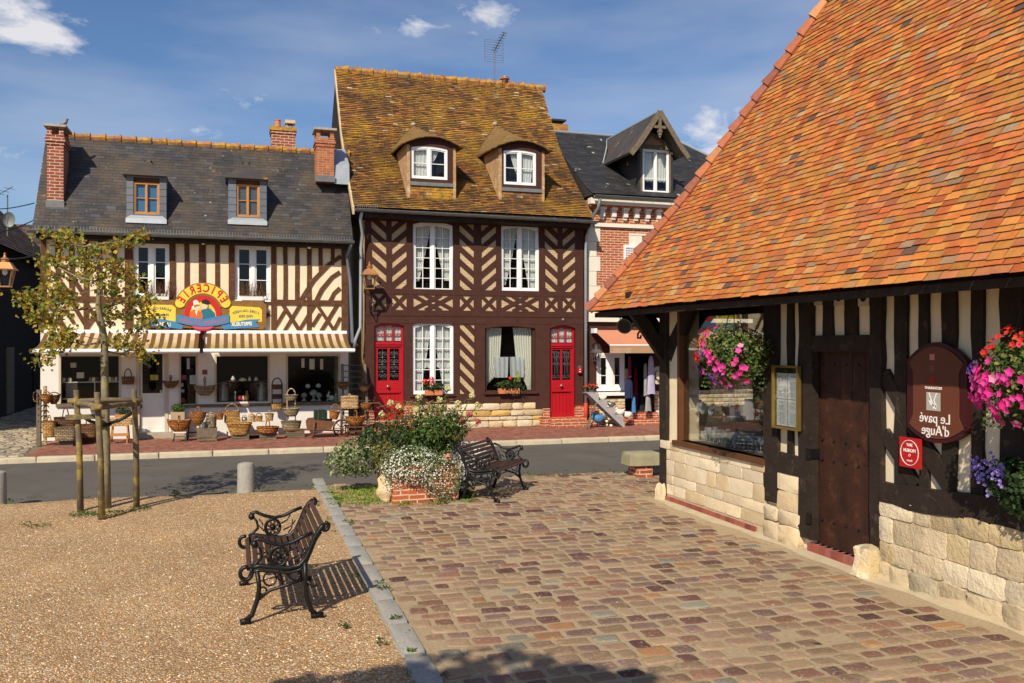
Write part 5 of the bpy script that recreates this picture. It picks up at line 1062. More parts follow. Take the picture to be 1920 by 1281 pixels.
# ground floor shop
window(H3, P1, *gw, cols=1, rows=2, d=-.05, fw=.07, stile=.09, sill=.10, back=.6, pane_rows=(.32,))
MB(P1).rb(gw[0]-.03, gw[1]+.02, gw[2]-.12, gw[2]-.03, -.019, .10).build('window_sill', white_paint, H3)
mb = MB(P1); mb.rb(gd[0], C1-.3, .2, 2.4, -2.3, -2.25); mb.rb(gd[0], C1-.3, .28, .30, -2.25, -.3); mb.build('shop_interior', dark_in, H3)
stone_small = stone_warm
mb = MB(P1); stonewall(mb, P1, C0+.28, gd[0], .12, gw[2]-.22, 7, .14, .32, .03, .08, d=-.018, gap=.01); stonewall(mb, P1, gd[1]+.02, C1, .12, .85, 7, .14, .32, .03, .08, d=-.018, gap=.01); mb.build('rubble_panel', stone_small, H3, True, ang=50)
MB(P1).rb(C0+.26, gd[0], .10, gw[2]-.2, -.0195, -.005).build('rubble_mortar', stone_mortar, H3)
mb = MB(P1); mb.rb(gd[1]+.02, gd[1]+.4, 0, .34, .0, .12); mb.build('corner_stone', trim_white, H3)
mb = MB(P1); mb.rb(C0, C0+.28, 0, .5, -.02, .03); mb.rb(gd[0]-.05, gd[1]+.02, .0, .29, -.3, .22); mb.rb(gd[0]-.1, C1, 0, .14, .221, .5); mb.rb(C0, gd[0]-.1, 0, .11, -.019, .22); mb.build('brick_step', brick_red, H3)
# awning
Af = 20.12; aw = thing('salmon_awning', 'faded salmon awning with tan valance over the clothes shop', 'awning', (10.4, 21.1, 2.35))
XA0, XA1 = 8.9, 12.3
mb = MB(); mb.add([(XA0, 21.12, 2.46), (XA1, 21.12, 2.46), (XA1, Af, 2.07), (XA0, Af, 2.07), (XA0, 21.12, 2.45), (XA1, 21.12, 2.45), (XA1, Af, 2.06), (XA0, Af, 2.06)], [(0, 1, 2, 3), (7, 6, 5, 4), (0, 3, 7, 4), (1, 5, 6, 2)]); mb.build('awning_cloth', cloth_salmon, aw)
MB().box(XA0, XA1, Af-.03, Af+.02, 2.055, 2.09).build('front_bar', white_paint, aw)
vz0 = 1.87; MB().box(XA0, XA1, Af-.022, Af-.012, vz0, 2.054).build('valance', cloth_tan, aw)
Pv = PH(Af-.022); ltr = M('faded_print', (.60, .50, .40), .9, .1)
mb = MB(Pv); a, z = onY(1166, 657, Af); text(mb, "Decoration", .10, a, z+.025, Pv, .0, .003, -1); text(mb, "OBJETS CADEAUX", .06, a-.02, z-.045, Pv, .0, .003, -1); mb.build('lettering', ltr, aw, recalc=False)
mb = MB(Pv); a, z = onY(1315, 660, Af); text(mb, "Au", .13, a, z, Pv, .0, .003, -1); a, z = onY(1234, 660, Af); text(mb, "La", .10, a, z, Pv, 0, .003, -1); mb.build('lettering', paint['letter'], aw, recalc=False)
MB().box(XA0-.06, XA0+.02, 20.95, 21.18, 2.38, 2.50).build('awning_end', white_paint, aw)
cx_, cz_ = onY(1118, 680, 20.95)
lantern('grey iron carriage lantern under the left end of the salmon awning', (cx_, 20.95, cz_+.05), .62, None, [[(cx_, 20.95, cz_+.4), (cx_, 21.0, cz_+.5), (cx_, 21.2, cz_+.45)]], iron_grey)
# clothes on hangers in the doorway
def garment(name, label, px0, px1, y0, y1, Y, mat, wv=4, taper=.7):
    a0, a1 = X1(px0, 0, Y), X1(px1, 0, Y); c = (px0+px1)/2; z1_, z0_ = Z1(c, y0, Y), Z1(c, y1, Y); m = (a0+a1)/2; hwd = (a1-a0)/2
    th_ = thing(name, label, 'clothing', (m, Y, z0_), 'clothes hanging in the shop doorway')
    mb = MB(); n_, k_ = 20, 8
    for j in range(k_+1):
        t_ = j/k_; w_ = hwd*(taper+(1-taper)*t_)*(.55 if j == 0 else 1)
        for i in range(n_): a = 2*math.pi*i/n_; mb.v.append((m+w_*math.cos(a), Y+.05*math.sin(a)+.012*math.sin(a*wv*2+t_), z1_+(z0_-z1_)*t_+.012*math.sin(a*3)))
    for j in range(k_):
        for i in range(n_): q = j*n_; mb.f.append((q+i, q+(i+1) % n_, q+n_+(i+1) % n_, q+n_+i))
    mb.build('garment', mat, th_, True, recalc=False)
    MB().tube([(m-hwd*.5, Y, z1_), (m, Y, z1_+.04), (m+hwd*.5, Y, z1_), (m, Y, z1_+.04), (m, Y, z1_+.10)], .006, 5).build('hanger', black_iron, th_); return th_
garment('dress', 'long pale lilac dress hanging at the right of the shop doorway', 1213, 1228, 668, 739, 20.7, cloth['lilac'], 5, .55)
garment('skirt', 'grey skirt hanging just below the lilac dress', 1209, 1221, 741, 771, 20.8, cloth['grey'], 5, .6)
garment('jacket', 'dark navy jacket with a pale print on the sleeve, left of the doorway', 1171, 1186, 712, 747, 20.75, cloth['navy'], 3, .9)
garment('scarf', 'narrow wine red scarf hanging above the navy jacket', 1178, 1183, 668, 708, 20.72, cloth['wine'], 2, .9)
garment('shawl', 'bright blue shawl with a white hem beneath the navy jacket', 1184, 1192, 745, 774, 20.8, cloth['blue'], 3, .6)
garment('blouse', 'small sand coloured blouse at the left door jamb', 1172, 1178, 692, 715, 20.9, cloth['sand'], 3, .8)
garment('dress', 'dark wine coloured dress hanging deep inside the doorway', 1186, 1197, 690, 770, 21.6, cloth['wine'], 4, .5)
garment('trousers', 'grey trousers hanging deep inside the doorway beside the dark dress', 1199, 1208, 735, 782, 21.5, cloth['black'], 3, .9)
garment('tunic', 'white patterned tunic squeezed left of the lilac dress', 1207, 1213, 682, 742, 20.8, cloth['grey'], 3, .8)
MB().tube([(X1(1171, 0, 20.75), 20.75, Z1(1200, 662, 20.75)), (X1(1250, 0, 20.75), 20.75, Z1(1200, 662, 20.75))], .012, 6).build('clothes_rail', iron_grey, H3)
a, z = onY(1235, 704, 20.75); ht = thing('straw_hat', 'pale straw hat hung on the door post beside the lilac dress', 'hat', (a, 20.75, z-.2))
mb = MB(); mb.lathe((0, 0, 0), [(.10, .10), (.12, .09), (.125, .02), (.14, .0), (.22, -.012), (.235, -.006), (.22, -.004), (.14, .008)], 20); mb.v = [(a+x*.78, 20.8-zq_*1.0, z+y) for x, y, zq_ in mb.v]; mb.build('brim', cloth['hat'], ht, True, ang=50)
mb = MB(); mb.lathe((0, 0, 0), [(.127, .015), (.127, .045)], 20, cap=False); mb.v = [(a+x*.78, 20.8-q2, z+y) for x, y, q2 in mb.v]; mb.build('band', cloth['black'], ht, recalc=False)
# neighbour beyond
H4 = thing('slate_house', 'low slate-roofed house just visible right of the gabled dormer', 'house', (18, 22, 0))
MB().box(14.4, 24, 22.0, 27.5, 0, 5.4).build('wall', brick_red, H4)
MB().add([(13.2, 21.6, 5.3), (24.4, 21.6, 5.3), (24.4, 24.6, 7.75), (13.2, 24.6, 7.75), (24.4, 27.8, 5.3), (13.2, 27.8, 5.3)], [(0, 1, 2, 3), (3, 2, 4, 5), (0, 3, 5), (1, 4, 2), (0, 5, 4, 1)]).build('roof', slate3, H4)
# ================================================================== ALLEY BUILDINGS
AL = thing('dark_barn', 'dark boarded barn on the left side of the alley, under a tiled roof', 'barn', (-8, 26, 0))
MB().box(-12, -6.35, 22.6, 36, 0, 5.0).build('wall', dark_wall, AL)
mb = MB(); tiles(mb, lambda a, t_, z: (-t_, a, z), [(5.95, 4.75), (9.2, 8.0)], lambda t_: 22.3, lambda t_: 36.3, .16, .2, .01, .006, .004, .006); mb.build('roof', dark_tile, AL, recalc=False)
MB().add([(-6.0, 22.32, 4.72), (-6.0, 36.2, 4.72), (-9.2, 36.2, 7.92), (-9.2, 22.32, 7.92), (-12.4, 36.2, 4.7), (-12.4, 22.32, 4.7)], [(0, 1, 2, 3), (3, 2, 4, 5), (0, 3, 5), (1, 4, 2), (0, 5, 4, 1)]).build('roof_deck', timber3, AL)
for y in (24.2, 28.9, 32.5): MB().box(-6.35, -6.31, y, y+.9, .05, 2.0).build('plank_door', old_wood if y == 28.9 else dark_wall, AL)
MB().box(-6.35, -6.3, 27.2, 27.8, 2.6, 3.4).build('window', paint['paper'] if False else dark_in, AL)
AB = thing('tiled_outbuilding', 'outbuilding in boards coloured shade-dark, with an orange-brown tiled roof closing the alley', 'barn', (-5, 40, 0))
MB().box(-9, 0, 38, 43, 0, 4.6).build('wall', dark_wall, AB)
mb = MB(); tiles(mb, Q, [(37.6, 4.55), (40.5, 7.0)], lambda t_: -9.3, lambda t_: -.2, .2, .24, .01, .008, .004, .006); mb.build('roof', dark_tile, AB, recalc=False)
MB().add([(-9.2, 37.62, 4.5), (-.3, 37.62, 4.5), (-.3, 40.5, 6.95), (-9.2, 40.5, 6.95), (-.3, 43, 4.6), (-9.2, 43, 4.6)], [(0, 1, 2, 3), (3, 2, 4, 5), (0, 3, 5), (1, 4, 2), (0, 5, 4, 1)]).build('roof_deck', timber3, AB)
MB().box(-5.2, -4.7, 40.3, 40.8, 6.6, 7.35).build('chimney', brick_chim, AB)
MB().box(-6.2, -5.1, 37.95, 38, .1, 2.1).build('door', old_wood, AB)
# dish and mast
x, z = onX(0, 0, -6.6)[0], 5.7; yd, zd = onX(14, 412, -6.5)
sd_ = thing('satellite_dish', 'grey satellite dish with a small aerial on the barn roof', 'dish', (-6.5, yd, zd-.4))
mb = MB(); mb.lathe((0, 0, 0), [(.01, 0), (.11, .015), (.19, .05), (.23, .07)], 18, cap=False); mb.v = [(-6.5+x_*.75+z_*.7, yd-z_*.7, zd+y_) for x_, y_, z_ in mb.v]; mb.build('reflector', leadgrey, sd_, True, recalc=False)
MB().tube([(-6.5, yd, zd-.55), (-6.5, yd, zd+.75)], .022, 6).build('mast', leadgrey, sd_)
mb = MB(); mb.tube([(-6.8, yd, zd+.7), (-6.3, yd-.3, zd+.95)], .012, 5)
for k in (.2, .5, .8): mb.tube([(-6.8+.5*k-.1, yd-.3*k-.15, zd+.7+.25*k), (-6.8+.5*k+.1, yd-.3*k+.15, zd+.7+.25*k)], .008, 4)
mb.build('aerial', leadgrey, sd_)
cb = MB()
for (pa, ya, Ya), (pb, yb, Yb) in ((((-60), 384, 26), (64, 381, 21.3)), ((-60, 440, 26), (66, 412, 21.3)), ((-30, 476, 24), (78, 476, 21.2))):
    xa, za = onY(pa, ya, Ya); xb_, zb_ = onY(pb, yb, Yb); cb.tube([(xa+(xb_-xa)*k/10, Ya+(Yb-Ya)*k/10, za+(zb_-za)*k/10-.12*math.sin(math.pi*k/10)) for k in range(11)], .012 if ya < 450 else .02, 5)
tag(cb.build('overhead_cables', black_paint), 'thin black cables strung across the alley to the grocery corner', 'cable')
cx_, cz_ = onY(9, 537, 20.6)
lantern('large copper lantern on a long iron arm across the alley mouth', (cx_, 20.6, cz_), 1.05, None, [[(-3.95, 21.15, cz_-.08), (cx_+.1, 20.6, cz_-.08), (cx_-.4, 20.6, cz_-.08)], [(cx_+.75+.12*(1-i/16)*math.cos(i*.7), 20.9, cz_-.2+.12*(1-i/16)*math.sin(i*.7)) for i in range(14)], [(cx_, 20.6, cz_-.08), (cx_, 20.6, cz_)]])
# timber prop rack at the corner
# ================================================================== RESTAURANT
XR_ = 5.55; PRr = PR(XR_)
RS = thing('restaurant', 'low half-timbered restaurant with a steep orange tiled roof, cream stone base and dark plank door', 'restaurant', (XR_, 6, 0))
def yx(px, X=XR_): return onX(px, 600, X)[0]
def zxx(px, py, X=XR_): return onX(px, py, X)[1]
YC = yx(1243); YN = -1.5
wh = (yx(1441), yx(1272), .84, 2.62); dh = (yx(1640), yx(1525), .10, zxx(1580, 660)+.0)
mb = MB(PRr); wall_holes(mb, YN, YC-.15, 0, 3.3, [wh, dh], -.3, 0); mb.build('plaster_wall', plaster, RS)
mb = MB(); mb.box(XR_+.301, 13, YN, YN+.3, 0, 3.3); mb.box(12.7, 13, YN+.301, YC-.3, 0, 3.3); mb.box(7.3, 13, YC-.25, YC, 0, 3.3); mb.box(XR_+.3, 7.3, YC-.25, YC, 0, 1.25); mb.build('end_wall', plaster, RS)
MB().box(9.0, 9.1, YN+.3, YC-.3, 0.1, 3.2).build('inner_wall', dark_in, RS); MB().box(XR_+.301, 9, YN+.3, YC-.26, .02, .08).build('floor', dark_in, RS); MB().box(XR_+.301, 9, YN+.3, YC-.26, 2.9, 3.0).build('ceiling', dark_in, RS)
MB().box(XR_+.301, 9, 7.9, 8.0, .1, 2.9).build('partition', dark_in, RS)
# timbers
t = MB(PRr)
def rpost(pl, pr, z0, z1, d, jit=.010, dm=-.03):
    ya, yb = yx(pr), yx(pl); n_ = max(3, int((z1-z0)/.22)+1); t.strip([((ya+yb)/2+R.uniform(-jit, jit)*.5, z0+(z1-z0)*i/(n_-1)) for i in range(n_)], yb-ya, dm, d, jit)
ZT = 3.3
rpost(1438, 1463, .40, ZT, .045); rpost(1480, 1491, .74, ZT, .030); rpost(1505, 1530, .14, ZT, .055); rpost(1640, 1662, .2, ZT, .056)
for pl, pr in ((1547, 1566), (1589, 1611), (1637, 1662)): rpost(pl, pr, dh[3]+.15, ZT, .032)
for pl, pr in ((1683, 1705), (1728, 1746), (1772, 1797), (1827, 1849), (1881, 1925), (1952, 1990), (2030, 2080)): rpost(pl, pr, .86, ZT, .034)
t.rb(dh[0]-.02, dh[1]+.02, dh[3], dh[3]+.16, -.1, .050)
t.strip([(yx(1507), .84), (yx(1485), .845), (yx(1462), .85)], .20, -.03, .048, .015)
t.strip([(yx(1662), zxx(1662, 700)), (yx(1700), zxx(1700, 770)), (yx(1745), zxx(1745, 850)), (yx(1787), zxx(1787, 912))], [.13, .13, .15, .17], -.03, .040, .008); t.strip([(yx(1662), zxx(1662, 812)), (yx(1690), zxx(1690, 855)), (yx(1722), zxx(1722, 912))], .12, -.03, .038, .008)
pts = []; yy = yx(1661)
while yy > YN: pts.append((yy, .775+.11*(1-math.exp(-(yx(1661)-yy)*.6))*.9+.012*math.sin(yy*5))); yy -= .18
t.strip(pts, .205, -.03, .075, .018)
t.rb(YC-.15, YN, 2.62, 2.80, -.1, .06)
t.build('timber_frame', timber3, RS)
# corner post, plate, braces
mb = MB(); mb.add([], [])
for i in range(12):
    z0_, z1_ = .02+i*.22, .02+(i+1)*.22; e = R.uniform(-.006, .006); mb.box(XR_-.05+e, XR_+.17, YC-.19+e, YC+.01, z0_, z1_)
mb.build('corner_post', timber3, RS)
PB2 = PR(XR_+.06); mb = MB(PB2); mb.strip([(YC-.02, 1.95), (YC+.35, 2.3), (YC+.80, 2.6)], [.24, .17, .15], -.07, .07); mb.rb(YN, YC+.95, 2.60, 2.80, -.08, .08); mb.strip([(YC-.14, 1.95), (YC-.45, 2.3), (YC-.72, 2.62)], [.26, .18, .16], -.055, .069)
mb.build('eave_beam', timber3, RS)
MB().strip if False else None
mb = MB(lambda a, z, d: (a, YC-.08-d, z)); mb.strip([(XR_+.1, 1.95), (XR_+.45, 2.3), (XR_+.75, 2.62)], [.26, .18, .16], -.055, .055); mb.strip([(XR_, 1.95), (XR_-.3, 2.3), (XR_-.5, 2.55)], [.2, .14, .12], -.05, .05); mb.rb(4.98, 13, 2.61, 2.79, -.06, .06); mb.build('end_brace', timber3, RS)
mb = MB(); mb.box(6.0, 13, YC+.55, YC+.70, 2.6, 2.75); mb.box(7.4, 7.55, YC+.5, YC+.7, 0, 2.6); mb.build('porch_post', timber3, RS)
# stone base
MB(PRr).rb(yx(1441)-.0, YC-.05, .0, .80, -.2, .035).build('base_core', stone_mortar, RS)
mb = MB(PRr); stonewall(mb, PRr, yx(1441), YC-.0, .10, .81, 5, .20, .50, .010, .03, d=.034, gap=.004); mb.build('stone_base', stone_warm, RS, True, ang=50)
mb = MB(); y = yx(1424)
while y < YC-.05: mb.box(XR_-.062, XR_+.0, y, y+.095, .0, .075); y += .105
y = dh[0]
while y < dh[1]-.05: mb.box(XR_-.055, XR_+.1, y, y+.085, .0, .10); y += .092
mb.build('base_bricks', M('base_brick', (.3, .09, .06), .85, .2, 10, pal=[((.30, .085, .06), 2), ((.24, .065, .05), 2), ((.36, .12, .09), 1)], bump=.4), RS)
MB(PRr).rb(yx(1506), yx(1462), 0, .74, -.2, .02).build('base_core', stone_mortar, RS)
mb = MB(PRr); stonewall(mb, PRr, yx(1509), yx(1441), .0, .36, 2, .25, .42, .07, .10, d=.0, gap=.004); stonewall(mb, PRr, yx(1506), yx(1462), .35, .75, 2, .25, .42, .03, .06, d=.02, gap=.006); mb.build('stone_panel', stone_warm, RS, True, ang=50)
MB(PRr).rb(YN, yx(1661), 0, .72, -.2, .06).build('base_core', stone_mortar, RS)
from mathutils import noise as mn
rough_m = M('rough_limestone', (.66, .53, .34), .95, .14, 5, bump=1., bs=22, bdist=.02, stains=(((.50, .36, .14), 2.4, .54, .72), ((.30, .26, .18), 3.1, .60, .68)), pal=[((.68, .55, .36), 4), ((.60, .46, .27), 2), ((.72, .61, .43), 2), ((.64, .50, .28), 1.5)])
def roughen(mb, k=.012, f=9.):
    mb.v = [(x+k*mn.noise(Vector((x*f, y*f, z*f))), y+k*.7*mn.noise(Vector((x*f+7, y*f, z*f))), z+k*.7*mn.noise(Vector((x*f, y*f+7, z*f)))) for x, y, z in mb.v]
mb = MB(PRr); stonewall(mb, PRr, YN, yx(1661), .17, .74, 3, .17, .42, .014, .05, d=.058, gap=.003); roughen(mb, .011); mb.build('stone_base', rough_m, RS, True, ang=50)
mb = MB(PRr); stonewall(mb, PRr, YN, yx(1661), -.02, .18, 1, .20, .40, .03, .10, d=.06, gap=.012); roughen(mb, .02); mb.build('foot_stones', M('grey_foot_stone', (.4, .34, .24), .95, .2, 6, bump=1., bs=25, bdist=.015, pal=[((.40, .34, .23), 3), ((.58, .46, .29), 3), ((.32, .28, .19), 1.5)]), RS, True, ang=50)
mb = MB(PRr); n_ = 60
for i in range(n_+1): y = YN+(yx(1661)-YN)*i/n_; mb.v += [PRr(y, .10, .07), PRr(y, .0, .10+.02*mn.noise(Vector((y*3, 0, 0))))]
mb.f = [(2*i, 2*i+1, 2*i+3, 2*i+2) for i in range(n_)]; mb.build('mortar_batter', stone_mortar, RS, True, recalc=False)
for (px, py, r_, nm) in ((1248, 918, .11, 'corner_boulder'), (1645, 1048, .11, 'door_boulder')):
    y = yx(px); mb = MB(); xq = XR_-.07 if px > 1300 else XR_+.03
    mb.pillow((xq, y, 0), (0, 1, 0), (-1, 0, 0), (0, 0, 1), .21, .24, .27 if px > 1300 else .22, .12, .2)
    for i in range(len(mb.v)): x_, y_, z_ = mb.v[i]; mb.v[i] = (x_, y_, z_)
    roughen(mb, .05, 7.); mb.build(nm, rough_m, RS, True, recalc=False, ang=35)
# cement strip along the wall foot
mb = MB(); nn = 60
for i in range(nn+1):
    y = YN+(YC-YN)*i/nn; mb.v += [(XR_-.02, y, .03), (XR_-.17-.03*math.sin(y*2.1)-.025*math.sin(y*7), y, .0035)]
mb.f = [(2*i, 2*i+1, 2*i+3, 2*i+2) for i in range(nn)]; structure(mb, 'wall_foot_cement', M('foot_cement', (.48, .40, .27), .95, .15, 5, bump=.8, bs=60), True)
# door
mb = MB(PRr); nb = 5; dw = (dh[1]-dh[0])/nb
for i in range(nb): mb.rb(dh[0]+dw*i+.003, dh[0]+dw*(i+1)-.003, dh[2], dh[3], -.10, -.045+R.uniform(-.006, .006))
mb.rb(dh[0], dh[1], dh[2], dh[3], -.14, -.101)
dr = mb.build('plank_door', door_wood, RS)
for r in range(4):
    mb = MB(PRr)
    for i in range(nb):
        for zq in ((.35, .95, 1.15, 1.9)[r],): y = dh[0]+dw*(i+.5); mb.lathe((XR_+.045, y, zq), [(.002, -.014), (.014, -.008), (.018, 0), (.014, .008), (.002, .014)], 6)
    mb.build('stud_row', black_iron, dr)
MB(PRr).rb(dh[0]+.06, dh[0]+.10, 1.0, 1.28, -.04, -.01).build('handle', black_iron, dr)
for zq in (.95, .3): MB(PRr).rb(dh[1]-.05, dh[1]+.03, zq, zq+.10, -.04, .07).build('hinge', black_iron, dr)
# vents
for px in (1536, 1577, 1623):
    y, z = onX(px, 552, XR_); mb = MB(PRr); mb.rb(y-.075, y+.075, z-.11, z+.07, -.01, .025); v = mb.build('air_vent', M('vent_plastic', (.55, .50, .38), .6) if 'vent_plastic' not in MATS else MATS['vent_plastic'], RS)
    mb = MB(PRr); mb.prism([(y+.045*math.cos(i*.4), z-.01+.06*math.sin(i*.4)) for i in range(16)], .025, .032); mb.build('vent_hole', black_paint, v)
# window
mb = MB(PRr); a0, a1, z0, z1 = wh
mb.rb(a0, a0+.05, z0, z1, -.12, .02); mb.rb(a1-.06, a1, z0, z1, -.12, .02); mb.rb(a0-.0, a1+.05, z0-.06, z0, -.12, .07); mb.rb(a0+.05, a1-.06, z1-.06, z1, -.12, .02); wd = mb.build('display_window', M('window_oak', (.12, .05, .02), .5, .2, 8), RS)
MB(PRr).rb(a0+.05, a1-.06, z0, z1-.06, -.05, -.044).build('pane', glass_thin, wd)
MB().box(5.75, 7.3, YC-.14, YC-.134, 1.25, 2.6).build('side_pane', glass_thin, RS)
mb = MB(PRr)
mb.rb(a0+.05, a1-.2, z0-.03, z0+.005, -.55, -.12)
ds = mb.build('display_board', old_wood, wd)
gshelf = MB(PRr); gshelf.rb(a0+.1, a1-.15, 1.18, 1.188, -.5, -.15); gshelf.rb(a0+.1, a1-.5, 1.52, 1.528, -.5, -.15); gshelf.build('glass_shelf', glass_thin, wd)
crystal = M('crystal', (.75, .8, .85), .15, 0, spec=.8, sub=.6); ceram = M('white_ceramic', (.75, .76, .70), .3, .05)
wg = MB(); gl_prof = [(.028, 0), (.028, .003), (.004, .006), (.004, .07), (.02, .085), (.03, .11), (.03, .14), (.025, .16)]
wine = []
def glassware(y, z, x, s=1., lab=None):
    o = MB(); o.lathe((x, y, z), [(r_*s, h*s) for r_, h in gl_prof], 8, cap=False); return tag(o.build('wine_glass', crystal, None, True, recalc=False), lab, 'glass', 'stemmed glasses in the restaurant window')
i = 0
for px in range(1322, 1440, 8):
    for k_ in range(2):
        X_ = 5.80+.12*k_; y = yx(px+k_*3, X_); glassware(y, .846, X_, 1.0+.15*((i % 3)-1), 'clear stemmed glass on the bottom board of the restaurant window'); i += 1
for px in range(1285, 1320, 8): glassware(yx(px, 5.85), 1.529 if yx(px, 5.85) < a1-.5 else 1.189, 5.85, .9, 'clear stemmed glass on a glass shelf in the restaurant window')
def jug(px, X_, z, s, lab, nm='jug'):
    y = yx(px, X_); j = thing(nm, lab, nm, (X_, y, z)); MB().lathe((X_, y, z), [(.045*s, 0), (.065*s, .03*s), (.062*s, .10*s), (.045*s, .17*s), (.05*s, .20*s), (.045*s, .21*s)], 16).build('body', ceram, j, True, ang=50)
    MB().tube([(X_, y+.05*s, z+.17*s), (X_, y+.10*s, z+.14*s), (X_, y+.10*s, z+.08*s), (X_, y+.06*s, z+.05*s)], .008*s, 6).build('handle', ceram, j, True); return j
jug(1287, 5.80, .846, 1.5, 'tall white ceramic jug in the corner of the restaurant window'); jug(1303, 5.84, .846, 1.1, 'small white ceramic jug right of the taller one in the restaurant window')
y = yx(1274, 5.75); tag(MB().lathe((5.75, y, .99), [(.04, -.002), (.045, 0), (.04, .002)], 14).build('round_tag', paint['cream'], None), 'small round white tag against the window frame', 'tag')
for px, zz_, w_, h_, mt, lb in ((1362, .846, .09, .15, 'grey', 'grey box standing left among the stemmed glasses'), (1380, .846, .09, .15, 'grey', 'grey box standing right among the stemmed glasses'), (1375, 1.189, .11, .13, 'paper', 'white gift box on the middle glass shelf')):
    y = yx(px, 5.9); tag(MB().box(5.88, 5.96, y-w_/2, y+w_/2, zz_, zz_+h_).build('box', paint[mt]), lb, 'box')
for px, zz_, r_, lb in ((1312, 1.19, .09, 'large cut glass plate on the shelf edge'), (1322, 1.19, .07, 'cut glass plate in the middle of the shelf row'), (1338, 1.19, .075, 'cut glass plate at the right of the shelf row')):
    y = yx(px, 5.85); m_ = MB(); m_.lathe((0, 0, 0), [(.2*r_, 0), (r_, .02), (r_*1.02, .028)], 18, cap=False); m_.v = [(5.85-z_*1+.3*y_, y+x_, zz_+r_+y_) for x_, y_, z_ in m_.v]; tag(m_.build('glass_plate', crystal, None, True, recalc=False), lb, 'plate')
jug(1405, 5.88, 1.19, 1.2, 'rounded vase with dark trim on the right of the glass shelf', 'vase')
# menu case
m0, m1 = yx(1506, 5.5), yx(1457, 5.5); zc0, zc1 = 1.215, 1.875
mc_ = thing('menu_case', 'gilt framed menu case with four printed sheets, left of the plank door', 'menu', (5.5, (m0+m1)/2, zc0))
mb = MB(PRr); mb.rb(m0, m1, zc0, zc1, .045, .075); mb.build('back_box', black_paint, mc_); mb = MB(PRr); e = .022
mb.rb(m0, m1, zc0, zc0+e, .075, .12); mb.rb(m0, m1, zc1-e, zc1, .075, .12); mb.rb(m0, m0+e, zc0+e, zc1-e, .075, .12); mb.rb(m1-e, m1, zc0+e, zc1-e, .075, .12); mb.build('gilt_frame', brass, mc_)
mm = (m0+m1)/2; zmid = (zc0+zc1)/2-.02
for ya, yb, za, zb in ((m0+.04, mm-.006, zc0+.03, zmid-.003), (mm+.006, m1-.035, zc0+.03, zmid-.003), (m0+.04, mm-.006, zmid+.003, zc1-.08), (mm+.006, m1-.035, zmid+.003, zc1-.08)):
    sh = MB(PRr).rb(ya, yb, za, zb, .076, .079).build('menu_sheet', paint['paper'], mc_); ln = MB(PRr); z = zb-.03; k_ = 0
    while z > za+.02:
        if R.random() > .18: w_ = R.uniform(.4, .85)*(yb-ya)/2; c = (ya+yb)/2; ln.rb(c-w_, c+w_, z, z+.0035, .0791, .0796)
        z -= .0125
    ln.build('printed_lines', paint['ink'], sh)
MB(PRr).rb(m0+e, m1-e, zc0+e, zc1-e, .108, .110).build('pane', glass_thin, mc_)
# big restaurant sign
PSg = PR(5.50); y0s, y1s = onX(1812, 740, 5.46)[0], onX(1700, 740, 5.46)[0]; ym = (y0s+y1s)/2; hwd = (y1s-y0s)/2; zb_, zt_ = 1.29, 2.115
def shield(m, ins): 
    o = []; H = hwd-ins
    for i in range(13): u = -1+2*i/12; o.append((ym+u*H, zb_+ins+.11*(u*u)))
    for i in range(13): u = 1-2*i/12; o.append((ym+u*H, zt_-ins-.15*(u*u)))
    return o
rsn = thing('restaurant_sign', 'brown shield-shaped restaurant sign with white lettering, right of the plank door', 'sign', (5.5, ym, zb_))
mb = MB(PSg); mb.prism(shield(mb, 0), -.012, .035); mb.build('sign_border', paint['wine'], rsn)
H = hwd-.075; o = []
for i in range(13): u = -1+2*i/12; o.append((ym+u*(hwd-.03), zb_+.035+.10*(u*u)))
o += [(ym+H, zb_+.22), (ym+H, zt_-.25)]
for i in range(13): u = 1-2*i/12; o.append((ym+u*(hwd-.03), zt_-.035-.135*(u*u)))
o += [(ym-H, zt_-.25), (ym-H, zb_+.22)]
mb = MB(PSg); mb.prism(o, .035, .042); mb.build('sign_panel', paint['brown'], rsn)
def sgz(v): return zt_-(v-15)/(955-15)*(zt_-zb_)                     # rows of the enlarged sign picture
def sgy(u): return y1s-(u-95)/(670-95)*(y1s-y0s)
for v, c in ((155, 'plum'), (262, 'rust'), (370, 'ruby')): MB(PSg).rb(sgy(378), sgy(332), sgz(v+28), sgz(v-28), .0422, .0445).build('colour_square', paint[c], rsn)
mb = MB(PSg); mb.rb(sgy(434), sgy(300), sgz(655), sgz(485), .0422, .045); mb.build('picture', paint['grey'], rsn)
mb = MB(PSg)
def em(pts, w_): mb.strip([(sgy(u), sgz(v)) for u, v in pts], w_, .0452, .047)
em([(325, 490), (350, 560), (385, 640)], .010); em([(400, 490), (375, 560), (400, 620)], .010); em([(330, 560), (345, 595), (375, 605)], .018); em([(365, 600), (370, 635), (390, 640), (398, 615), (375, 590)], .008); mb.build('emblem', paint['letter'], rsn)
mb = MB(PSg); text(mb, "RESTAURANT", .030, sgy(365), sgz(445), PSg, .0422, .0445, 1, bold=.0004); text(mb, "Le pav\u00e9".replace('\u00e9', '\u00e9'), .118, sgy(380), sgz(728), PSg, .0422, .046, 1, -.0, 'CENTER', .92, .0); text(mb, "d'Auge", .118, sgy(385), sgz(842), PSg, .0422, .046, 1, 0, 'CENTER', .92, .0); mb.build('lettering', paint['letter'], rsn, recalc=False)
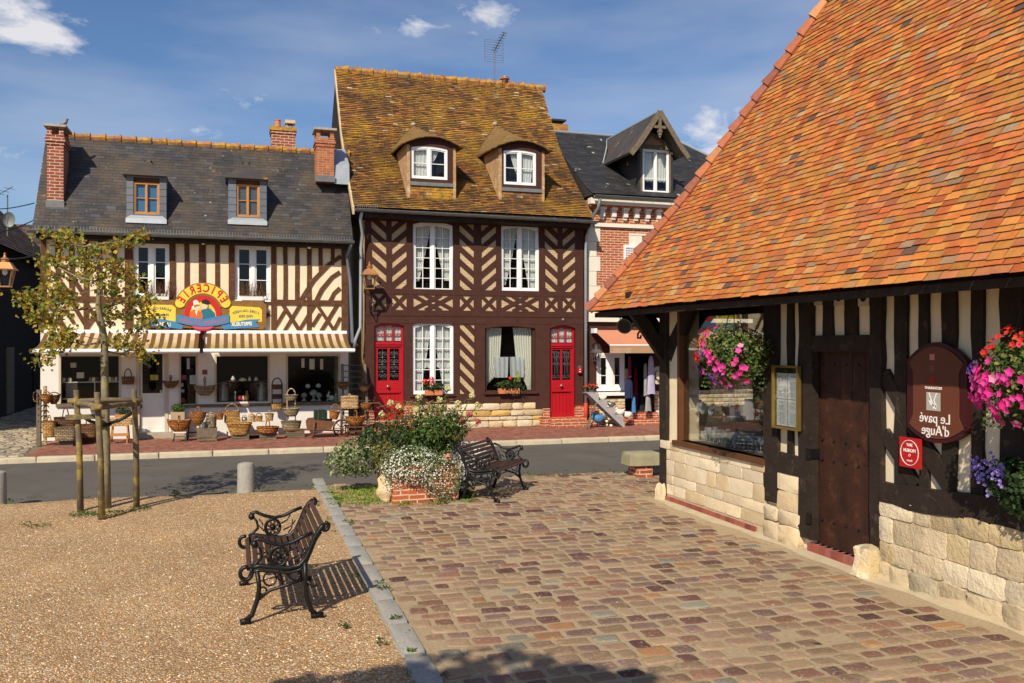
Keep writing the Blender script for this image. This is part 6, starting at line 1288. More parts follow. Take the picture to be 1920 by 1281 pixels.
# red plaque
PSq = PR(5.47); p0, p1 = onX(1727, 850, 5.47)[0], onX(1688, 850, 5.47)[0]; q0, q1 = zxx(1707, 877, 5.47), zxx(1707, 821, 5.47)
pq = thing('guide_plaque', 'small red guide plaque with a white oval ring, below the brown sign', 'plaque', (5.47, (p0+p1)/2, q0))
MB(PSq).rb(p0, p1, q0, q1, -.01, .01).build('plate', paint['red'], pq); mb = MB(PSq); pm, qm = (p0+p1)/2, (q0+q1)/2; pts = [PSq(pm+(p1-p0)*.43*math.cos(i*.2618), qm+(q1-q0)*.42*math.sin(i*.2618), .012) for i in range(24)]; mb.tube(pts, .003, 4, True); mb.build('oval_ring', paint['letter'], pq)
mb = MB(PSq); text(mb, "2017", .033, pm, qm+.065, PSq, .0101, .012, 1, bold=.001); text(mb, "MICHELIN", .037, pm, qm+.018, PSq, .0101, .012, 1, cond=.85, bold=.001); text(mb, "O", .032, pm, qm-.022, PSq, .0101, .012, 1); text(mb, "france", .026, pm, qm-.066, PSq, .0101, .012, 1); mb.build('lettering', paint['letter'], pq, recalc=False)
# roof
EX, EY = 4.90, 11.80
prR = [(0, 2.56), (.5, 3.29), (1.0, 4.05), (2.0, 5.84), (4.1, 9.9)]
PF = lambda a, t_, z: (EX+t_, a, z)
mb = MB(); tiles(mb, PF, prR, lambda t_: YN-.5, lambda t_: EY-t_*1.0, .074, .155, .003, .004, .011, .004, gap=3.4); mb.build('roof', tile_red, RS, recalc=False)
mb = MB(); tiles(mb, lambda a, t_, z: (a, EY-t_, z), prR, lambda t_: EX+t_, lambda t_: EX+8.2-t_, .12, .2, .003, .004, .008, .01); mb.build('hip_slope', tile_red, RS, recalc=False)
mb = MB(); k = len(prR)
DD = .07
v = [(EX+t_+DD, YN-.45, z-.05) for t_, z in prR]+[(EX+t_+DD, EY-t_-DD, z-.05) for t_, z in prR]+[(EX+8.2-t_-DD, EY-t_-DD, z-.05) for t_, z in prR]+[(EX+8.2-t_-DD, YN-.45, z-.05) for t_, z in prR]
fs = []
for c in range(3):
    for i in range(k-1): fs.append((c*k+i, (c+1)*k+i, (c+1)*k+i+1, c*k+i+1))
fs += [tuple(range(k))+tuple(3*k+i for i in reversed(range(k)))]; mb.add(v, fs)
v2 = [(EX+.04, YN-.45, 2.50), (EX+.04, EY-.04, 2.50), (EX+8.1, EY-.04, 2.50), (EX+8.1, YN-.45, 2.50)]
mb.build('roof_deck', timber3, RS, recalc=False)
mb = MB(); mb.box(EX+.06, EX+.10, YN-.4, EY-.06, 2.48, 2.545); mb.box(EX+.06, EX+8.1, EY-.10, EY-.06, 2.48, 2.545); mb.box(EX+.42, XR_+.0, YN-.4, EY-.45, 2.86, 2.90); mb.box(EX+.42, EX+7.7, YC+.0, EY-.45, 2.861, 2.901)
y = YN
while y < EY-.2: mb.add([(x, yy, z) for yy in (y, y+.09) for x, z in ((EX+.10, 2.50), (EX+.10, 2.60), (XR_+.1, 3.35), (XR_+.1, 2.92), (EX+.5, 2.7))], [(0, 1, 2, 3, 4), (5, 9, 8, 7, 6), (0, 4, 9, 5), (4, 3, 8, 9)]); y += .45
mb.build('rafter_ends', timber3, RS)
mb = MB()
S_ = 0; t_ = 0.
def zr(t_):
    for (a, b), (c, d) in zip(prR, prR[1:]):
        if t_ <= c: return b+(d-b)*(t_-a)/(c-a)
    return prR[-1][1]
while t_ < 4.0:
    dt = .105; p0 = Vector((EX+t_-.01, EY-t_+.01, zr(t_)+.045)); p1 = Vector((EX+t_+dt+.03, EY-t_-dt-.03, zr(t_+dt+.03)+.035)); mb.tube([p0, p1], [.088, .055], 7); t_ += dt
mb.build('hip_tiles', hip_tile, RS)
# spotlight and iron bracket beyond the corner post
sx_, sz_ = onY(1176, 606, 11.55); sp = thing('spotlight', 'black cylindrical spotlight hanging under the eave corner', 'lamp', (sx_, 11.55, sz_))
d_ = Vector((-.62, -.72, -.30)).normalized(); c0_ = Vector((sx_, 11.55, sz_)); mb = MB(); mb.tube([c0_-d_*.17, c0_+d_*.15], .105, 20); mb.build('housing', black_paint, sp, True, ang=40)
mb = MB(); mb.tube([c0_+d_*.15, c0_+d_*.165], .112, 20); mb.build('rim', iron_grey, sp, True, ang=40); MB().tube([c0_+d_*.166, c0_+d_*.168], .095, 20).build('lens', MATS['black_iron'], sp)
mb = MB(); mb.tube([c0_+Vector((-.1, .03, .05)), c0_+Vector((-.08, .03, .22))], .008, 5); mb.tube([c0_+Vector((.12, -.03, .05)), c0_+Vector((.14, -.03, .25))], .008, 5); mb.build('yoke', black_iron, sp)
br = thing('iron_bracket', 'black wrought iron bracket curling under the eave beside the corner post', 'bracket', (5.5, 10.9, 2.0))
def bp(px, py, X_=5.58): y, z = onX(px, py, X_); return (X_, y, z)
mb = MB()
mb.tube([bp(1188, 592), bp(1189, 603), bp(1195, 613), bp(1206, 612), bp(1214, 606)], .022, 6); mb.tube([bp(1200, 617), bp(1218, 640), bp(1236, 660)], .022, 6); mb.tube([bp(1202, 618), bp(1196, 626), bp(1196, 634), bp(1201, 634), bp(1202, 629)], .016, 6); mb.tube([bp(1208, 592), bp(1207, 604), bp(1213, 606)], .018, 6); mb.tube([bp(1238, 650), bp(1236, 660), bp(1242, 661)], .02, 6)
mb.build('scroll_bars', black_iron, br, True)
# ================================================================== GOODS OUTSIDE THE GROCERY
GB = 'wicker baskets for sale outside the grocery'
def hoop(c, w_, h_, y, r, ax='x', n_=14, flat=1.0):
    o = []
    for i in range(n_+1):
        a = math.pi*i/n_; u = -math.cos(a)*w_; v = math.sin(a)**flat*h_
        o.append((c[0]+u, y, c[2]+v) if ax == 'x' else (c[0], y+u, c[2]+v))
    return o
def basket(label, px, wpx, ytop, ybot, Y, mat, kind='tub', e=2.2, tap=.8, depth=.7, handle=None, lid=False, name='wicker_basket', hpx=None, tilt=0., group=GB, cat='basket'):
    """measured on the photograph: centre column, width, rim and foot rows; Y = distance plane"""
    x, zt = onY(px, ytop, Y); _, zb = onY(px, ybot, Y); W = wpx*sclY(px, Y)/2; Hh = zt-zb; D = W*depth
    th_ = thing(name, label, cat, (x, Y, zb), group)
    mb = MB(); n_ = 36; rows = 11; 
    def prof(k):
        if kind == 'trug': return max(.2, math.sin(math.pi/2*min(1, k*.9+.10)))**.6
        if kind == 'round': return .72+.30*math.sin(math.pi*min(1, k*.9+.05))
        return tap+(1-tap)*k
    for j in range(rows+1):
        k = j/rows; s_ = prof(k); z = zb+Hh*k
        for i in range(n_):
            a = 2*math.pi*i/n_; ca, sa = math.cos(a), math.sin(a); r_ = 1/((abs(ca)**e+abs(sa)**e)**(1/e))
            wob = (.028 if (i+j) % 2 else -.018)
            sag = (.16*abs(ca)**2.2*Hh*k if kind == 'trug' else 0)
            mb.v.append((x+ca*r_*W*(s_+wob), Y+sa*r_*D*(s_+wob), z+sag))
    for j in range(rows):
        for i in range(n_): q = j*n_; mb.f.append((q+i, q+(i+1) % n_, q+n_+(i+1) % n_, q+n_+i))
    mb.f.append(tuple(reversed(range(n_)))); o = len(mb.v)
    # inner floor a little below the rim
    zi = zt-Hh*(.0 if lid else .45)
    for i in range(n_):
        a = 2*math.pi*i/n_; ca, sa = math.cos(a), math.sin(a); r_ = 1/((abs(ca)**e+abs(sa)**e)**(1/e)); s_ = prof(.6)*.92 if not lid else 1.0
        mb.v.append((x+ca*r_*W*s_, Y+sa*r_*D*s_, zi))
    mb.f.append(tuple(o+i for i in range(n_))); mb.build('body', mat, th_, True, recalc=False)
    mb = MB(); pts = []
    for i in range(28):
        a = 2*math.pi*i/28; ca, sa = math.cos(a), math.sin(a); r_ = 1/((abs(ca)**e+abs(sa)**e)**(1/e)); pts.append((x+ca*r_*W*prof(1), Y+sa*r_*D*prof(1), zt+(.16*abs(ca)**2.2*Hh if kind == 'trug' else 0)+.004*(i % 2)))
    mb.tube(pts, max(.009, W*.055), 6, True); mb.build('rim', mat, th_, True)
    if handle:
        hz = onY(px, handle, Y)[1]-zt; mb = MB()
        if hpx: mb.tube(hoop((x, 0, zt-.01), hpx*sclY(px, Y)/2, hz, Y, 0), .012, 6)
        elif kind == 'trug': mb.tube([(x+.02*math.sin(a_*2), Y-D*math.cos(a_), zt+(hz*math.sin(a_) if math.sin(a_) > 0 else Hh*.85*math.sin(a_))) for a_ in [math.pi*2*i/22 for i in range(22)]], .013, 6, True)
        else: mb.tube(hoop((x, 0, zt-.01), W*.25, hz, Y, 0), .012, 6)
        mb.build('handle', mat, th_, True)
    if lid:
        mb = MB(); zz_ = zt
        for j in range(4):
            s_ = (1.03, 1.03, .8, .1)[j]; dz = (0, .02, .05 if lid == 'dome' else .03, .12 if lid == 'dome' else .04)[j]*(Hh/.25 if lid == 'dome' else 1)
            for i in range(24):
                a = 2*math.pi*i/24; ca, sa = math.cos(a), math.sin(a); r_ = 1/((abs(ca)**e+abs(sa)**e)**(1/e)); mb.v.append((x+ca*r_*W*s_, Y+sa*r_*D*s_, zz_+dz))
        for j in range(3):
            for i in range(24): q = j*24; mb.f.append((q+i, q+(i+1) % 24, q+24+(i+1) % 24, q+24+i))
        mb.f.append(tuple(72+i for i in range(24))); mb.build('lid', mat, th_, True, recalc=False, ang=60)
    if tilt: th_.rotation_euler = (0, tilt, 0)
    return th_
def crate(label, pl, pr, yt, yb, Y, mat=None, name='wooden_crate', depth=.3):
    x0, x1 = X1(pl, 0, Y), X1(pr, 0, Y); z1_, z0_ = Z1((pl+pr)/2, yt, Y), 0.0; c = thing(name, label, 'crate', ((x0+x1)/2, Y, 0), None); m = mat or old_wood
    n_ = 3
    for i in range(n_): za, zb_ = z0_+(z1_-z0_)*i/n_+.004, z0_+(z1_-z0_)*(i+1)/n_-.004; MB().box(x0, x1, Y-.02, Y, za, zb_).build('board', m, c)
    MB().box(x0, x0+.02, Y, Y+depth, z0_, z1_).build('side', m, c); MB().box(x1-.02, x1, Y, Y+depth, z0_, z1_).build('side', m, c); MB().box(x0+.02, x1-.02, Y+depth-.02, Y+depth, z0_, z1_).build('back', m, c); MB().box(x0, x1, Y-.02, Y+depth, z1_+.0005, z1_+.012).build('top', m, c); return c
basket('tall honey coloured basket with two darker bands, hanging low on the corner rack', 92, 24, 790, 820, 20.1, w_honey, tap=.82, handle=778)
basket('wide grey rectangular hamper on a crate, left of the tree stakes', 123, 38, 802, 826, 19.95, w_grey, e=6, tap=.86, depth=.6)
basket('dark shopping basket with a tall dark handle, behind the grey hamper', 123, 38, 783, 800, 20.35, w_dark, e=5, tap=.95, depth=.5, handle=764, hpx=10)
basket('grey brown basket with a pale hoop handle, between two tree stakes', 166, 30, 796, 820, 20.3, w_brown, e=4, tap=.86, depth=.6, handle=779, hpx=8)
crate('pale wooden crate under the grey hamper', 111, 137, 825, 841, 19.95)
crate('dark crate standing low behind the tree stakes', 152, 180, 821, 834, 20.35, timber1)
# step stool with a shallow basket
def stool(label, pl, pr, yt, yb, Y, mat, name='stool', step=False, seatm=None, depth=.26, splay=.03):
    x0, x1 = X1(pl, 0, Y), X1(pr, 0, Y); zt = Z1((pl+pr)/2, yt, Y); s_ = thing(name, label, 'stool', ((x0+x1)/2, Y, 0))
    MB().box(x0, x1, Y-.01, Y+depth, zt-.025, zt).build('seat', seatm or mat, s_)
    for xx, sx in ((x0+.02, -1), (x1-.02, 1)):
        for yy, sy in ((Y+.01, -1), (Y+depth-.03, 1)): MB().tube([(xx, yy, zt-.02), (xx+sx*splay, yy+sy*splay, 0)], .014, 6).build('leg', mat, s_, True)
    MB().box(x0+.0, x1-.0, Y-.005, Y+.012, zt*.45, zt*.45+.03).build('stretcher', mat, s_)
    if step:
        MB().box(x0-.03, x1+.03, Y-.22, Y-.04, zt*.42, zt*.42+.022).build('step', mat, s_)
        for xx in (x0-.0, x1-.0): MB().box(xx-.012, xx+.012, Y-.2, Y-.17, 0, zt*.42).build('leg', mat, s_)
    return s_
stool('pale wooden step stool carrying a shallow woven tray, right of the tree trunk', 208, 240, 797, 835, 20.35, pine, step=True)
basket('shallow pale woven tray on the step stool', 226, 44, 784, 796.5, 20.45, w_pale, e=8, tap=.98, depth=.45, name='woven_tray')
def planter_box(label, pl, pr, yt, yb, Y, mat, lm, ytop, n_=260, name='herb_planter', z0=None, depth=.2):
    x0, x1 = X1(pl, 0, Y), X1(pr, 0, Y); c = (pl+pr)/2; zt = Z1(c, yt, Y); zb = Z1(c, yb, Y) if z0 is None else z0; zz_ = Z1(c, ytop, Y)
    p = thing(name, label, 'planter', ((x0+x1)/2, Y, zb)); mb = MB(); mb.box(x0, x1, Y, Y+depth, zb, zt); mb.build('box', mat, p)
    mb = MB(); scatter_leaves(mb, ((x0+x1)/2, Y+depth/2, (zt+zz_)/2), (x1-x0)*.56, depth*.6, (zz_-zt)*.62, n_, .055, .45, .6, .2); mb.build('foliage', lm, p, recalc=False); return p
planter_box('small wooden trough of grey green herbs above the woven tray', 215, 243, 777.5, 783, 20.55, pine, leaf_dark, 764)
planter_box('square tan planter with bushy herbs beside the shop door', 320, 346, 773, 818, 20.85, M('tan_planter', (.42, .31, .20), .8), leaf_green, 759, z0=0.0, n_=420)
basket('narrow woven basket with a high hoop handle, on the pier left of the shop door', 240, 22, 707, 721, 21.05, w_brown, tap=.92, handle=691, hpx=13, depth=.5)
basket('long shallow basket on the pier right of the shop door', 320, 28, 716, 728, 21.05, w_brown, kind='trug', handle=704, depth=.45)
basket('wide shallow olive basket hanging on the pier with the small plaque', 384, 38, 725, 742, 21.0, w_grey, kind='trug', handle=707, depth=.4)
def tiered(label, px, tiers, Y, mat, mats, ytop, wpole):
    x = X1(px, 0, Y); zb = Z1(px, tiers[-1][1], Y); th_ = thing('tiered_basket', label, 'basket', (x, Y, zb), GB)
    for i, (yt, yb, wpx, tp) in enumerate(tiers):
        W = wpx*sclY(px, Y)/2; zt, z0_ = Z1(px, yt, Y), Z1(px, yb, Y); mb = MB(); n_ = 28; rows = 6
        for j in range(rows+1):
            k = j/rows; s_ = tp+(1-tp)*k**.6
            for q in range(n_): a = 2*math.pi*q/n_; mb.v.append((x+W*s_*(1+(.03 if (q+j) % 2 else -.02))*math.cos(a), Y+W*.55*s_*math.sin(a), z0_+(zt-z0_)*k))
        for j in range(rows):
            for q in range(n_): mb.f.append((j*n_+q, j*n_+(q+1) % n_, (j+1)*n_+(q+1) % n_, (j+1)*n_+q))
        mb.f.append(tuple(reversed(range(n_)))); mb.tube([(x+W*math.cos(a_*.2618), Y+W*.55*math.sin(a_*.2618), zt) for a_ in range(24)], .012, 5, True); mb.build('tier', mats[i], th_, True, recalc=False)
    hw_ = wpole*sclY(px, Y)/2; zt = Z1(px, ytop, Y); z2_ = Z1(px, tiers[0][0], Y)
    mb = MB(); mb.tube([(x-hw_, Y, zb+.02), (x-hw_, Y, z2_)]+hoop((x, 0, z2_), hw_, zt-z2_, Y, 0)+[(x+hw_, Y, z2_), (x+hw_, Y, zb+.02)], .014, 6); mb.build('hoop_frame', mat, th_, True); return th_
tiered('three-tier dark wall basket on the pier between the two large shop windows', 519.5, [(722, 730, 20, .9), (740, 748, 19, .9), (758, 768, 20, .9)], 20.98, w_dark, [w_dark, w_dark, w_honey], 709, 18)
tiered('three-tier grey standing basket with a pale hoop, in front of the right shop window', 546, [(741, 752, 25, .5), (766, 781, 31, .5), (790, 809, 37, .7)], 20.35, w_pale, [w_grey, w_grey, w_grey], 729, 15)
crate('wide wooden crate under the three-tier grey basket', 536, 571, 809, 825, 20.3)
basket('orange fan-shaped trug on the white seated stool', 336, 42, 790, 809.5, 20.15, w_orange, kind='trug', handle=779, depth=.55)
stool('small metal stool with a white seat under the orange trug', 325, 349, 810, 831, 20.1, iron_grey, seatm=whitewash, name='metal_stool')
basket('orange brown bowl-shaped basket with a thin handle, left of the lidded grey basket', 371.5, 29, 775, 796, 20.6, w_orange, kind='trug', handle=762, hpx=9, depth=.7)
stool('low dark bench under the bowl-shaped basket', 352, 376, 797, 828, 20.45, timber1, name='low_bench', depth=.25)
basket('grey lidded basket with a domed top on the small pallet table', 396, 19, 781, 801, 20.2, w_grey, tap=.95, lid='dome', depth=1., e=2.1)
basket('small orange basket behind the domed grey basket', 412, 15, 776, 787, 20.6, w_orange, tap=.7, handle=768)
x, z = onY(382, 803, 20.1); wc = thing('watering_can', 'small blue grey watering can in front of the domed grey basket', 'watering can', (x, 20.1, z))
MB().lathe((x, 20.1, z), [(.045, 0), (.05, .06), (.042, .13), (.044, .135)], 14).build('body', MATS['grey_iron'], wc, True, ang=50)
MB().tube([(x-.03, 20.1, z+.13), (x-.05, 20.1, z+.20), (x+.02, 20.1, z+.21), (x+.05, 20.1, z+.10)], .007, 6).build('handle', MATS['grey_iron'], wc, True); MB().tube([(x+.045, 20.1, z+.04), (x+.09, 20.08, z+.12), (x+.11, 20.07, z+.15)], [.012, .009, .018], 6).build('spout', MATS['grey_iron'], wc, True)
pt = thing('pallet_table', 'low table of rough planks holding the watering can', 'table', (X1(388, 0, 20.1), 20.1, 0)); x0, x1 = X1(369.5, 0, 20.1), X1(407, 0, 20.1); zt = Z1(388, 803, 20.1)
MB().box(x0, x1, 20.0, 20.32, zt-.02, zt).build('tabletop', old_wood, pt); MB().box(x0, x1, 19.98, 20.0, zt-.19, zt-.004).build('front_board', old_wood, pt); MB().box(x0+.02, x1-.02, 20.0, 20.02, .02, .07).build('lower_board', old_wood, pt)
for xx in (x0, x1-.035):
    for yy in (19.99, 20.28): MB().box(xx, xx+.035, yy+.0125, yy+.045, 0, zt-.021).build('leg', old_wood, pt)
basket('honey coloured bottle carrier with a big squared handle, left end of the white shelf', 435, 27, 771, 792, 20.75, w_honey, e=5, tap=1., handle=757, hpx=24, depth=.6)
shf = thing('white_shelf', 'low white shelf with a scalloped edge carrying the small baskets', 'shelf', (X1(462, 0, 20.8), 20.8, 0)); x0, x1 = X1(423, 0, 20.8), X1(503, 0, 20.8); zt = Z1(462, 791.5, 20.8)
MB().box(x0, x1, 20.68, 20.98, zt-.025, zt).build('shelf_board', whitewash, shf)
mb = MB(PH(20.69)); 
for i in range(8): xa = x0+(x1-x0)*i/8; xb_ = x0+(x1-x0)*(i+1)/8; mb.prism([(xa, zt-.026), (xa, zt-.05), ((xa+xb_)/2, zt-.10), (xb_, zt-.05), (xb_, zt-.026)], 0, .01)
mb.build('scalloped_edge', whitewash, shf)
for xx in (x0+.02, x1-.06): MB().box(xx, xx+.035, 20.7, 20.95, 0, zt-.026).build('leg', whitewash, shf)
x, z = onY(458.5, 791, 20.8); cp = thing('kettle', 'small dark metal kettle on the white shelf', 'kettle', (x, 20.8, zt)); MB().lathe((x, 20.8, zt), [(.03, 0), (.062, .03), (.066, .06), (.05, .10), (.02, .115), (.012, .13)], 16).build('body', tin, cp, True); MB().tube(hoop((x, 0, zt+.08), .055, .08, 20.8, 0), .006, 5).build('handle', tin, cp, True)
basket('small pale lidded basket on the white shelf', 472, 12, 780, 791, 20.8, w_pale, tap=1., lid='dome', depth=1.)
basket('small honey basket with a round hoop on the white shelf', 485.5, 13, 781, 791, 20.8, w_honey, tap=.9, handle=774, hpx=11, depth=.8)
basket('small pale basket at the right end of the white shelf', 505, 16, 776, 789, 20.75, w_pale, tap=.8, handle=769, depth=.8)
basket('large honey coloured hamper with flared sides and lid, on a crate', 448.5, 45, 794, 815, 20.1, w_honey, e=3.4, tap=.66, lid='flat', handle=782, hpx=4, depth=.6)
crate('wooden crate under the large honey hamper', 434, 467, 815, 829, 20.05)
basket('round orange basket with a braided rim, on a square crate', 502, 40, 801, 811, 20.05, w_orange, tap=.86, handle=785, hpx=7, depth=.8)
crate('square wooden crate under the round orange basket', 487, 518, 811, 827, 20.0)
crate('dark wooden crate lying between the two front crates', 466, 486, 818, 828, 20.45, timber1)
# wheelbarrow
bw = thing('wheelbarrow', 'old wooden wheelbarrow with an iron-rimmed wheel, loaded with a green case and an orange basket', 'wheelbarrow', (X1(595, 0, 20.1), 20.1, 0))
def bpt(px, py, Y=20.0): x, z = onY(px, py, Y); return (x, Y, z)
mb = MB(PH(20.02)); mb.prism([onY(578, 806, 20.0), onY(576, 793, 20.0), onY(580, 787, 20.0), onY(590, 786, 20.0), onY(628, 789, 20.0), onY(621, 805, 20.0)], -.45, -.42); mb.prism([onY(578, 806, 20.0), onY(576, 793, 20.0), onY(580, 787, 20.0), onY(590, 788, 20.0), onY(628, 790, 20.0), onY(621, 805, 20.0)], 0, .03); 
za = Z1(600, 804, 20.0); mb.rb(X1(578, 0, 20.), X1(622, 0, 20.), za-.02, za, -.419, -.001); mb.build('tray', barrow_wood, bw)
for Y_ in (19.98, 20.46):
    MB().tube([bpt(531, 807, Y_), bpt(560, 805, Y_), bpt(645, 808, Y_)], .022, 6).build('shaft', barrow_wood, bw, True); MB().tube([bpt(590, 790, Y_-.03), bpt(587, 823, Y_-.03)], .022, 6).build('leg', barrow_wood, bw, True)
wx, wz = onY(641, 803, 20.22); wr_ = wz-.0; mb = MB(); mb.tube([(wx+wr_*math.cos(i*.2618), 20.22, wz+wr_*math.sin(i*.2618)) for i in range(24)], .022, 6, True); mb.tube([(wx, 20.16, wz), (wx, 20.28, wz)], .03, 8)
for i in range(8): mb.tube([(wx, 20.22, wz), (wx+wr_*math.cos(i*.785), 20.22, wz+wr_*math.sin(i*.785))], .010, 5)
mb.build('wheel', timber1, bw, True)
x0, x1 = X1(588, 0, 20.2), X1(613, 0, 20.2); z0_, z1_ = Z1(600, 787, 20.2), Z1(600, 769, 20.2); gc = thing('picnic_case', 'glossy dark green picnic case lying in the wheelbarrow', 'case', ((x0+x1)/2, 20.2, z0_))
mb = MB(PH(20.12)); k = .03; mb.prism([(x0+k, z0_), (x1-k, z0_), (x1, z0_+k), (x1, z1_-k), (x1-k, z1_), (x0+k, z1_), (x0, z1_-k), (x0, z0_+k)], -.14, 0); mb.build('shell', green_enamel, gc)
mb = MB(PH(20.12)); 
for xx in (x0+.09, x1-.11): mb.rb(xx, xx+.018, z0_-.002, z1_+.003, 0, .008)
mb.build('strap', w_dark, gc); MB().tube(hoop(((x0+x1)/2, 0, z1_), .04, .035, 20.1, 0), .007, 5).build('handle', w_dark, gc, True)
basket('orange bucket basket leaning in the wheelbarrow beside the green case', 625, 20, 771, 786, 20.2, w_orange, tap=.7, handle=757, hpx=17, depth=.9, tilt=.18)
# ladder rack and its baskets
lr = thing('ladder_rack', 'grey ladder-like rack of thin rungs leaning between the two houses', 'rack', (X1(668, 0, 20.9), 20.9, 0))
MB().tube([(X1(684, 0, 21.1), 21.08, Z1(684, 683, 21.1)), (X1(692, 0, 20.5), 20.55, .0)], .035, 6).build('rail', old_wood, lr); MB().tube([(X1(642, 0, 21.1), 21.1, Z1(642, 683, 21.1)), (X1(644, 0, 20.7), 20.75, .3)], .03, 6).build('rail', iron_grey, lr)
for i in range(11): k = i/11; yy = 21.09-.4*k; py = 685+11.2*i; MB().tube([(X1(642+k*2, 0, yy), yy, Z1(642, py, yy)), (X1(685+k*6, 0, yy), yy, Z1(685, py, yy))], .011, 5).build('rung', iron_grey, lr, True)
basket('rough dark orange basket hung at the left of the ladder rack', 643.5, 25, 717, 730, 20.7, w_brown, kind='trug', depth=.5); basket('rough brown basket hung at the right of the ladder rack', 683, 24, 722, 734, 20.7, w_brown, kind='trug', depth=.5, handle=717, hpx=3)
basket('pale rectangular picnic hamper with a lid and pin, high on the ladder rack', 655.5, 31, 745, 766, 20.35, w_pale, e=9, tap=1., lid='flat', depth=.6, handle=738, hpx=5)
basket('orange shallow trug right of the picnic hamper', 685.5, 23, 758, 768, 20.4, w_orange, kind='trug', depth=.6, handle=753, hpx=3); basket('large orange trug on the dark stand below the picnic hamper', 666.5, 37, 783, 799, 20.25, w_orange, kind='trug', depth=.6, handle=770)
stool('dark wooden stand under the large orange trug', 650, 690, 800, 822, 20.15, timber1, name='wooden_stand', splay=.0, depth=.4)
stool('tall dark stand under the pale picnic hamper', 640, 671, 767, 815, 20.42, old_wood, name='tall_stand', splay=.0, depth=.3)
# corner rack with horns of bent wood and tangled wicker
rk = thing('corner_rack', 'weathered upright post with drilled holes and bent wood pegs at the grocery corner', 'rack', (X1(73, 0, 20.15), 20.15, 0))
MB().add([], []).box(X1(68, 0, 20.15), X1(76, 0, 20.15), 20.15, 20.26, 0, Z1(72, 731, 20.15)).build('post', old_wood, rk)
mb = MB()
for i in range(6): z = .5+i*.13; x = X1(72, 0, 20.15); mb.box(x-.008, x+.008, 20.143, 20.149, z, z+.02)
mb.build('peg_hole', dark_in, rk)
MB().box(X1(81, 0, 20.45), X1(87, 0, 20.45), 20.45, 20.52, 0, Z1(84, 724, 20.45)).build('post', w_pale, rk)
for i in range(8): x = X1(84, 0, 20.4); z = .25+i*.11; MB().tube([(x-.09, 20.4, z-.02), (x-.03, 20.42, z+.03), (x+.03, 20.42, z+.03), (x+.08, 20.4, z-.02)], .012, 5).build('bent_peg', black_iron, rk, True)
MB().tube([(X1(66+4*math.cos(i*.42), 0, 20.1), 20.1+.03*math.sin(i), Z1(70, 744-9*math.sin(i*.42), 20.1)) for i in range(15)], .011, 5, True).build('bent_hoop', w_brown, rk, True)
basket('small reddish basket tied to the corner rack', 87, 20, 742, 757, 20.2, w_orange, kind='trug', handle=733, hpx=12, depth=.9); basket('open wicker basket lying on its side at the corner rack', 101, 22, 742, 758, 20.3, w_brown, kind='trug', handle=735, hpx=20, depth=.9)
# small plaque and papers
a, z = onY(384, 698, 21.17); tag(MB(P1).rb(a-.055, a+.055, z-.055, z+.055, .0125, .022).build('small_plaque', paint['rust']), 'small dark red plaque on the pier between the small and the large shop window', 'plaque')
for px, py, w_, h_, mt, lb in ((342, 708, .16, .11, 'pinkred', 'pink printed notice in the narrow shop window'), (363, 712, .16, .20, 'paper', 'large white notice in the narrow shop window'), (340, 722, .09, .08, 'paper', 'small white notice under the pink one'), (342, 733, .08, .07, 'paper', 'lowest small white notice in the narrow shop window'),
                               (289, 708, .17, .12, 'yellow', 'yellowed notice behind the shop door glass'), (304, 735, .09, .09, 'paper', 'small white card low on the shop door glass'), (568, 681, .07, .22, 'cream', 'left hanging paper strip in the right shop window'), (585, 683, .12, .25, 'cream', 'tilted wide paper strip in the right shop window'), (603, 683, .07, .25, 'cream', 'right hanging paper strip in the right shop window'),
                               (353, 682, .06, .25, 'paper', 'tall pale strip in the narrow shop window')):
    a, z = onY(px, py, 21.32); m_ = MB(PH(21.32)); m_.rb(a-w_/2, a+w_/2, z-h_/2, z+h_/2, 0, .003); nt_ = tag(m_.build('notice', paint[mt]), lb, 'notice')
    if w_ > .12:
        m_ = MB(PH(21.32)); k = z+h_/2-.03
        while k > z-h_/2+.02: m_.rb(a-w_*.36, a+w_*R.uniform(.1, .36), k, k+.006, .003, .0045); k -= .022
        m_.build('printed_lines', paint['ink'], nt_)
# display inside the shop windows
dsp = MB(P1); dsp.rb(s1[0]+.05, s1[1]-.05, Z1(170, 718), Z1(170, 716.5), -.55, -.13); dsp.rb(s1[0]+.05, s1[0]+.35, Z1(170, 749), Z1(170, 747.5), -.5, -.13); dsp.rb(X1(175), X1(175)+.02, s1[2], Z1(170, 718), -.14, -.125); dsp.rb(s1[0]+.05, X1(137), Z1(170, 747.4), Z1(170, 718.1), -.56, -.55)
dsp.build('window_shelf', whitewash, H1)
for i, px in enumerate((115, 120, 126, 131, 170, 176, 182, 206, 212, 218, 222)):
    Y_ = 21.42; a, z = onY(px, 717, Y_); w_ = R.uniform(.03, .045); tag(MB().lathe((a, Y_, Z1(170, 716.5)), [(w_, 0), (w_, .07), (w_*.6, .085), (w_*.7, .10)], 10).build('jam_jar', (copper, ceram, w_brown, paint['cream'])[i % 4], None, True, ang=50), 'small jar in the row on the upper shelf of the left shop window', 'jar', 'jars on the shelf of the left shop window')
a, z = onY(138, 700, 21.5); lp = thing('table_lamp', 'table lamp with a square cream shade in the left shop window', 'lamp', (a, 21.5, Z1(170, 716.5))); MB().tube([(a, 21.5, Z1(170, 716.5)), (a, 21.5, Z1(138, 690))], .012, 6).build('stem', black_iron, lp); MB().box(a-.055, a+.055, 21.45, 21.55, Z1(138, 690), Z1(138, 681)).build('shade', paint['cream'], lp)
